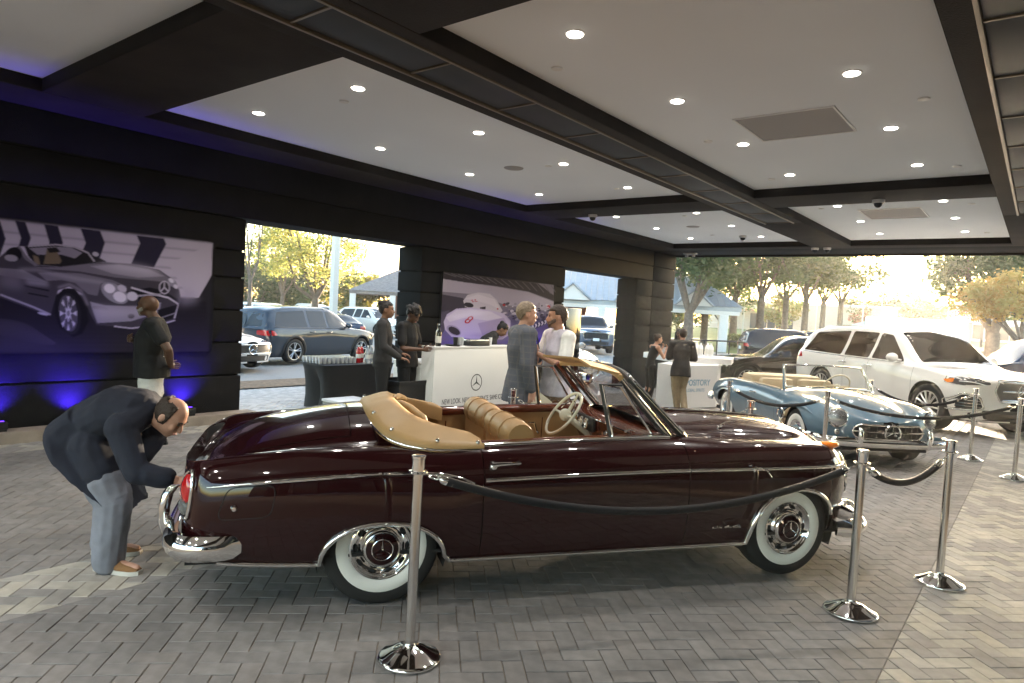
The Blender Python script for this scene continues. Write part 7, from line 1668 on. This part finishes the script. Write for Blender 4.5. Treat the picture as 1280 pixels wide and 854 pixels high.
        if hair.get('beard'):
            mb = MB()
            for a in np.linspace(-1.35, 1.35, 15): mb.ball(H(.012+.068*math.cos(a), .061*math.sin(a), -.078+.030*abs(a)), (.016,.016,.026), 6, rot=HR)
            mb.ball(H(.068,0,-.098), (.026,.034,.022), 6, rot=HR); mb.tube([H(.09,-.030,-.058), H(.102,0,-.050), H(.09,.030,-.058)], [.006,.007,.006], 6)
            mesh_obj('beard', remesh(mb, .007, 3), HAIR[hair['beard']], t)
    # ---- clothes
    def arm_cover(mb, k, inf, length):
        sh, el, wr = p['sh'+k], p['el'+k], p['wr'+k]; mb.ball(sh, .066*fw+inf, 8)
        if length <= 1: e = sh.lerp(el, length); limb(mb, [sh, e], [.060*fw+inf, .050*fw+inf*1.5])
        else: e = el.lerp(wr, length-1); limb(mb, [sh, sh.lerp(el, .5), el], [.060*fw+inf, .053*fw+inf, .046*fw+inf]); limb(mb, [el, e], [.046*fw+inf, .034*fw+inf])
    inf = top.get('inf', .012); mb = MB(); st = torso(mb, inf, 1 if top.get('hem', 'hip') == 'hip' else 0, 6 if top.get('collar_up', True) else 5, g)
    if top.get('sleeve', 0) > 0:
        for k in 'lr': arm_cover(mb, k, inf, top['sleeve'])
    if top.get('collar_up', True): limb(mb, [p['shl'], sp[4].lerp(sp[5],.35), p['shr']], [.062*fw+inf, .060+inf, .062*fw+inf]); eloft(mb, [(sp[4], lat_s*(.11*fw+inf), lat_s.cross((sp[5]-sp[4]).normalized())*(.075+inf)), (sp[5]-(sp[5]-sp[4])*.15, lat_s*(.068+inf*.6), lat_s.cross((sp[5]-sp[4]).normalized())*(.066+inf*.5))], 14)
    if top.get('thighs'):
        for k in 'lr': limb(mb, [p['hi'+k], p['hi'+k].lerp(p['kn'+k], top['thighs'])], [.120, .122])
    if 'skirt' in top:
        c0, a0, b0 = st[0] if top.get('hem', 'hip') == 'hip' else st[1]; kq = .25
        for (off, ka, kb) in (top['skirt'],): eloft(mb, [st[2 if top.get('hem', 'hip') != 'hip' else 1], (c0, a0*1.03, b0*1.05), (c0+off*.5, a0*(kq+(1-kq)*ka), b0*(kq+(1-kq)*kb)), (c0+off, a0*ka, b0*kb)], 24, True, top.get('sq', 2.))
    garment = mesh_obj(top.get('name', 'shirt'), remesh(mb, vox, 3, top.get('fold', .006)), top['m'], t)
    if top.get('shirt'):
        mb = MB(); dn = (sp[5]-sp[4]).normalized(); fo = lat_s.cross(dn); eloft(mb, [(sp[5]-dn*.035, lat_s*.080, fo*.080), (sp[5]+dn*.018+fo*.004, lat_s*.068, fo*.070)], 16, False); mb.build('shirt_collar', top['shirt'], t, smooth=60)
        mb = MB(); c4 = sp[4]+fo*(hd[4]+inf+.012); c3 = sp[3]+fo*(hd[3]*g+inf+.004); mb.add([c4+lat_s*.05, c4-lat_s*.05, c3-lat_s*.008, c3+lat_s*.008], [(0,1,2,3)]); mb.build('shirt_front', top['shirt'], t)
        for s in (-1, 1): mb = MB(); mb.add([c4+lat_s*s*.045+fo*.006, c4+lat_s*s*.10+fo*.002, c3+lat_s*s*.05+fo*.012, c3+lat_s*s*.004+fo*.014], [(0,1,2,3)]); mb.build('lapel', top['m'], t)
    if bottom:
        mb = MB(); bi = bottom.get('inf', .014); cut = bottom.get('cut', 0)
        if not cut: torso(mb, bi-.004, 0, 3, g if g < 1.1 else 1.+(g-1)*.8)
        for k in 'lr':
            hi, kn, an = p['hi'+k], p['kn'+k], p['an'+k]; L = bottom['len']
            if L <= 1: limb(mb, [hi, hi.lerp(kn, .5), hi.lerp(kn, L)], [.092+bi, .082+bi, .072+bi*2.0])
            else:
                w = bottom.get('wide', 0); limb(mb, [hi, hi.lerp(kn, .5), kn] if not cut else [hi.lerp(kn, cut), hi.lerp(kn, cut+.2), kn], [.092+bi, .080+bi+w, .060+bi+w] if not cut else [.060+bi, .072+bi+w, .062+bi+w]); limb(mb, [kn, kn.lerp(an, .5), kn.lerp(an, min(1, L-1)+.06)], [.060+bi+w, .054+bi+w, .046+bi+w])
        mesh_obj(bottom.get('name', 'trousers'), remesh(mb, vox, 3, bottom.get('fold', .006)), bottom['m'], t)
    if shoes:
        for k in 'lr':
            an = p['an'+k]; to = p['to'+k].normalized(); a0 = an-V(0,0,.045); sd = V(-to.y, to.x, 0); z0 = an.z-.085
            mb = MB(); st = [(a0-to*.085+V(0,0,.0), sd*.022, V(0,0,.025)), (a0-to*.06+V(0,0,.012), sd*.040, V(0,0,.045)), (a0+to*.0+V(0,0,.018), sd*.044, V(0,0,.052)), (a0+to*.08-V(0,0,.002), sd*.048, V(0,0,.034)), (a0+to*.16-V(0,0,.010), sd*.048, V(0,0,.025)), (a0+to*.205-V(0,0,.016), sd*.026, V(0,0,.015))]
            eloft(mb, st, 14); so = mb.build('shoe', shoes['m'], t, smooth=60)
            mb = MB(); lp = [(an.x+to.x*a_+sd.x*b_, an.y+to.y*a_+sd.y*b_) for a_, b_ in ((-.095,0),(-.085,.03),(-.04,.043),(.05,.046),(.12,.052),(.18,.046),(.215,.02),(.215,-.02),(.18,-.046),(.12,-.052),(.05,-.046),(-.04,-.043),(-.085,-.03))]
            mb.prism(lp, 'Z', z0, z0+.026); mb.build('shoe_sole', shoes['sole'], so, smooth=40)
    if extras: extras(t, p, H, HR, mb)
    return t
def stand(px, py, depth, z=None):
    q = at_d(px, py, depth); return Vector((q.x, q.y, gz(q.x, q.y) if z is None else z))
C_navy = cloth('navy_wool', (.014,.017,.030)); C_greyt = cloth('grey_blue_trousers', (.21,.22,.26)); C_black = cloth('black_cotton', (.012,.012,.013)); C_white = cloth('white_cotton', (.70,.69,.66)); C_charcoal = cloth('charcoal_cotton', (.028,.027,.028)); C_khaki = cloth('khaki_cotton', (.27,.205,.125)); C_jeans = cloth('blue_jeans', (.055,.10,.20)); C_suit = cloth('dark_grey_suit', (.030,.027,.026)); C_brownp = cloth('brown_trousers', (.16,.10,.06)); C_leg = cloth('black_leggings', (.014,.012,.012))
def plaid(name, base, line):
    mt = bpy.data.materials.new(name); mt.use_nodes = True; n = mt.node_tree; b = n.nodes['Principled BSDF']; b.inputs['Roughness'].default_value = .9; tc = n.nodes.new('ShaderNodeTexCoord'); cur = None
    for ax, sc in (('X', 16), ('Z', 16)):
        w = n.nodes.new('ShaderNodeTexWave'); w.bands_direction = ax; w.inputs['Scale'].default_value = sc/6.28*2; w.wave_profile = 'SIN'; n.links.new(tc.outputs['Object'], w.inputs['Vector'])
        g_ = n.nodes.new('ShaderNodeMath'); g_.operation = 'GREATER_THAN'; g_.inputs[1].default_value = .93; n.links.new(w.outputs['Fac'], g_.inputs[0])
        if cur is None: cur = g_
        else: a_ = n.nodes.new('ShaderNodeMath'); a_.operation = 'MAXIMUM'; n.links.new(cur.outputs[0], a_.inputs[0]); n.links.new(g_.outputs[0], a_.inputs[1]); cur = a_
    mx = n.nodes.new('ShaderNodeMix'); mx.data_type = 'RGBA'; mx.inputs['A'].default_value = (*base, 1); mx.inputs['B'].default_value = (*line, 1); n.links.new(cur.outputs[0], mx.inputs['Factor']); n.links.new(mx.outputs['Result'], b.inputs['Base Color']); return mt
C_plaid = plaid('grey_check_wool', (.075,.080,.098), (.098,.096,.104)); C_lilac = cloth('lilac_striped_shirt', (.48,.45,.52)); 
SH_BLK = dict(m=M_shoe, sole=M_shoe); SH_BRN = dict(m=M_brownshoe, sole=M_sole)
RA = math.atan2(CR.y, CR.x)      # heading that faces the right-hand side of the picture
# 1 man bending to the tail lamp
fa = V(.74,-.04,-.66)
def watch(t, p, H, HR, mb): pass
person('person in navy blazer and grey trousers bending to the tail lamp', Vector((-4.27, 1.80, 0)), RA, .97, 'light',
  dict(pelvis=V(-.37,.02,.80), waist=V(-.28,.02,.905), chest=V(-.11,0,.98), neck=V(.10,-.02,.995), head=V(.232,-.03,.965), face=fa, hup=V(.66,.0,.75), shl=V(.0,.20,.965), shr=V(.03,-.215,.91), ell=V(-.02,.27,.77), elr=V(.155,-.265,.665), wrl=V(-.02,.09,.645), wrr=V(.36,-.20,.615),
       hil=V(-.27,.11,.77), hir=V(-.24,-.09,.77), knl=V(-.19,.13,.44), knr=V(-.07,-.10,.44), anl=V(-.26,.17,.085), anr=V(-.085,-.10,.085), tol=V(1,.1,0), tor=V(1,-.15,0), hdr=V(.92,.1,-.30), par=V(-.2,.9,-.3), thr=V(.2,.3,.9), hdl=V(.75,-.5,-.3), pal=V(-.2,-.3,-.9), thl=V(.3,-.9,.2), curl=.35, curll=1.1),
  dict(m=C_navy, name='jacket', sleeve=1.74, inf=.028, hem='low', thighs=.52, sq=3.6, skirt=(V(.15,.0,-.25), 1.24, 2.0), shirt=C_white, fold=.008), dict(m=C_greyt, len=2, inf=.024, wide=.024, fold=.010, cut=.45), SH_BRN, dict(kind='fringe', m='brown'), vox=.008, girth=1.12)
# 2 bald man in white shorts
person('person in black polo and white shorts with a hand on the chest', Vector((-7.50, 3.31, gz(-7.5, 3.3))), R(240), .93, 'dark',
  dict(head=V(.055,-.01,1.635), face=V(.95,-.38,-.05), wrl=V(-.17,.10,.96), ell=V(-.16,.275,1.16), hdl=V(-.2,-.9,-.1), pal=V(-.9,.1,0), thl=V(0,0,1), elr=V(.02,-.27,1.15), wrr=V(.20,-.13,1.22), hdr=V(.2,.8,.25), par=V(-.8,.2,0), thr=V(.1,0,1), anl=V(.05,.11,.085), anr=V(-.06,-.10,.085), curlr=.8),
  dict(m=C_black, name='polo_shirt', sleeve=.62, inf=.014, skirt=(V(0,0,-.12), 1.02, 1.05), fold=.006), dict(m=C_white, len=.72, inf=.022, name='shorts', fold=.008), SH_BLK, dict(kind='none', m='black', beard='greybeard'), vox=.010, girth=1.3, bulk=1.17)
# 3, 4, 5 bar staff
q = stand(477, 470, 9.55); person('person in long-sleeved black shirt reaching out by the bar end', q, RA+.12, 1.01, 'brown',
  dict(ell=V(.02,.23,1.14), wrl=V(.25,.14,1.03), elr=V(.02,-.24,1.14), wrr=V(.25,-.16,.99), hdl=V(1,-.1,-.15), hdr=V(1,.1,-.2), pal=V(0,-.3,-1), par=V(0,.3,-1), thl=V(0,-1,0), thr=V(0,1,0)),
  dict(m=C_charcoal, name='shirt', sleeve=1.92, inf=.018, skirt=(V(0,0,-.10), 1.02, 1.04), fold=.008), dict(m=C_black, len=2, inf=.012), SH_BLK, dict(kind='bun', m='black'), True, .011)
q = stand(508, 470, 10.0); person('person in short-sleeved black shirt looking down at the bar end', q, RA-.35, 1.0, 'dark',
  dict(head=V(.07,0,1.615), face=V(.82,0,-.55), hup=V(.55,0,.85), ell=V(.04,.24,1.13), wrl=V(.29,.10,1.14), elr=V(.04,-.24,1.12), wrr=V(.29,-.10,1.12), hdl=V(1,-.3,.1), hdr=V(1,.3,.1), pal=V(0,-1,-.2), par=V(0,1,-.2), thl=V(0,0,1), thr=V(0,0,1)),
  dict(m=C_black, name='shirt', sleeve=.7, inf=.018, skirt=(V(0,0,-.10), 1.02, 1.04), fold=.008), dict(m=C_black, len=2, inf=.012), SH_BLK, dict(kind='curly', m='black'), True, .011, 1.08)
q = stand(600, 470, 12.3); person('person in dark tee stooping behind the white bar', q, RA+.05, 1.0, 'brown',
  dict(pelvis=V(-.14,0,.92), waist=V(-.06,0,1.05), chest=V(.09,0,1.23), neck=V(.26,0,1.38), head=V(.36,0,1.46), face=V(.75,0,-.66), hup=V(.66,0,.75), shl=V(.19,.17,1.33), shr=V(.19,-.17,1.33), ell=V(.24,.21,1.02), elr=V(.24,-.21,1.02), wrl=V(.42,.12,.95), wrr=V(.42,-.12,.95), hdl=V(1,0,-.3), hdr=V(1,0,-.3)),
  dict(m=C_charcoal, name='tee_shirt', sleeve=.6, inf=.014), dict(m=C_black, len=2), SH_BLK, dict(kind='bun', m='black'), True, .011)
# 6 man in grey check jacket, seen from behind
def paper(t, p, H, HR, mb):
    pass
q = stand(651, 470, 7.2); G6 = q
person('person in blue-grey check jacket and jeans holding a folder', q, RA+.35, 1.035, 'light',
  dict(face=V(1,-.15,-.02), elr=V(-.05,-.265,1.14), wrr=V(.03,-.25,.89), ell=V(.04,.25,1.15), wrl=V(.24,.12,1.18), hdl=V(.9,-.2,.2), pal=V(0,-.9,-.2), thl=V(0,0,1)),
  dict(m=C_plaid, name='jacket', sleeve=1.94, inf=.026, skirt=(V(0,0,-.20), 1.12, 1.20), shirt=C_white, fold=.008), dict(m=C_jeans, len=2, inf=.014), SH_BRN, dict(kind='short', m='grey'), vox=.010, girth=1.12)
fo_ = thing('folder', 'cream folder held by the person in the check jacket', 'folder', (0, 0, 0)); M_cream2 = mat('cream_card', (.62,.56,.42), .6)
hand = Matrix.Translation(q) @ Matrix.Rotation(RA+.35, 4, 'Z') @ (Vector((.075,-.25,.80))*1.035); fo_.location = hand; fo_.rotation_euler = (R(8), R(35), RA+.35)
mb = MB(); mb.bbox(-.01,.17,-.006,.006,-.15,.08,.002); mb.build('cover', M_cream2, fo_)
# 7 man in pale short-sleeved shirt
q = stand(695, 470, 7.3); G7 = q
def w7(t, p, H, HR, mb):
    a = p['elr'].lerp(p['wrr'], .93); mb = MB(); d = (p['wrr']-p['elr']).normalized(); u_ = d.orthogonal().normalized(); w_ = d.cross(u_); mb.tube([a+(u_*math.cos(x)+w_*math.sin(x))*.033 for x in np.linspace(0, 6.283, 17)[:-1]], .008, 6, closed=True); mb.ball(a-V(0,0,0)+w_*.034, .017, 6); mb.build('wrist_watch', M_black, t)
person('person in white-sleeved lilac shirt talking with raised hands', q, RA+math.pi-.42+.9, 1.03, 'tan',
  dict(face=V(.9,-.42,-.02), ell=V(.07,.255,1.14), wrl=V(.27,.07,1.25), elr=V(.07,-.27,1.14), wrr=V(.26,-.05,1.22), hdl=V(.4,-.7,.45), hdr=V(.4,.7,.45), pal=V(-.5,-.6,-.1), par=V(-.5,.6,-.1), thl=V(0,0,1), thr=V(0,0,1), curl=.8),
  dict(m=C_lilac, name='shirt', sleeve=.0, inf=.016, skirt=(V(0,0,-.12), 1.03, 1.06), fold=.007), dict(m=C_brownp, len=2, inf=.014), SH_BRN, dict(kind='short', m='brown', beard='stubble'), vox=.010, girth=1.12, extras=w7)
# white sleeves for man 7 and his collar are a second garment
pp = [o for o in COL.objects if o.name.startswith('person')][-1]
for s in (1, -1):
    mb = MB(); sh = V(-.01, s*.19, 1.43); el = V(.07, .255*s if s > 0 else -.27, 1.14); mb.ball(sh, .082, 8); limb(mb, [sh, sh.lerp(el, .72)], [.078, .076]); mesh_obj('sleeve', remesh(mb, .010, 3, .006), C_white, pp)

mb = MB(); eloft(mb, [(V(-.01,0,1.45), V(0,.085,0), V(.085,0,0)), (V(-.005,0,1.50), V(0,.070,0), V(.072,0,0))], 16, False); mb.build('shirt_collar', C_white, pp, smooth=60)
mb = MB(); mb.add([V(.148,-.012,1.40), V(.148,.012,1.40), V(.166,.014,1.0), V(.166,-.014,1.0)], [(0,1,2,3)]); mb.build('button_placket', C_white, pp)
# 8 man in dark suit at the angled bar, from behind
q = Vector((-5.83, 13.12, gz(-5.8, 13.1))); aw = math.atan2(q.y, q.x)
person('person in dark suit jacket and khaki trousers leaning at the angled bar', q, aw+.05, .985, 'tan',
  dict(face=V(1,.25,0), chest=V(.05,0,1.28), neck=V(.08,0,1.48), head=V(.13,0,1.635), shl=V(.07,.19,1.42), shr=V(.07,-.19,1.42), ell=V(.06,.26,1.14), wrl=V(.28,.18,1.13), elr=V(.05,-.27,1.14), wrr=V(.26,-.20,1.12), hdl=V(1,-.2,0), hdr=V(1,.2,0), pelvis=V(-.02,0,.94), knr=V(.10,-.06,.50), anr=V(-.10,-.12,.085), knl=V(.04,.09,.50), anl=V(.05,.02,.085)),
  dict(m=C_suit, name='jacket', sleeve=1.92, inf=.024, skirt=(V(0,0,-.19), 1.10, 1.15), shirt=C_white), dict(m=C_khaki, len=2, inf=.016, wide=.006), SH_BRN, dict(kind='short', m='brown'), vox=.011, girth=1.08)
# 9 woman in black at the end of the angled bar
q = Vector((-6.88, 13.85, gz(-6.9, 13.9))); person('person in black sleeveless top and leggings leaning over the angled bar', q, RA+.25, .92, 'tan',
  dict(chest=V(.06,0,1.27), neck=V(.10,0,1.46), head=V(.16,0,1.60), shl=V(.08,.17,1.40), shr=V(.08,-.17,1.40), ell=V(.22,.20,1.15), wrl=V(.32,.10,1.35), elr=V(.24,-.20,1.15), wrr=V(.34,-.10,1.33), hdl=V(.3,-.2,.9), hdr=V(.3,.2,.9), pal=V(-.8,0,.2), par=V(-.8,0,.2), thl=V(0,-1,0), thr=V(0,1,0)),
  dict(m=C_leg, name='tank_top', sleeve=0, inf=.006, collar_up=False), dict(m=C_leg, len=1.72, inf=.008, name='leggings', fold=.002), SH_BLK, dict(kind='bun', m='brown'), True, .011, .92)
# 10 woman facing over the bar
q = stand(846, 470, 16.6); person('person in black short-sleeved top facing across the angled bar', q, math.atan2(-q.y, -q.x)+.15, .98, 'dark',
  dict(ell=V(.06,.22,1.14), wrl=V(.26,.14,1.10), elr=V(.06,-.22,1.14), wrr=V(.26,-.14,1.10), hdl=V(1,0,0), hdr=V(1,0,0)),
  dict(m=C_black, name='top', sleeve=.5, inf=.010), dict(m=C_black, len=2, inf=.010), SH_BLK, dict(kind='long', m='black'), True, .012)
# ------------------------------------------------------------------ haze box added to imitate lens flare in the backlight
hz = bpy.data.materials.new('flare_haze'); hz.use_nodes = True; n = hz.node_tree; n.nodes.clear()
o_ = n.nodes.new('ShaderNodeOutputMaterial'); pv_ = n.nodes.new('ShaderNodeVolumePrincipled'); pv_.inputs['Color'].default_value = (.95,.93,.90,1); pv_.inputs['Density'].default_value = HAZE; pv_.inputs['Anisotropy'].default_value = .6
n.links.new(pv_.outputs[0], o_.inputs['Volume'])
mb = MB(); mb.box(-130, 60, -30, 150, -1.6, 14.5); h_o = mb.build('haze', hz, smooth=0); stuff(h_o)
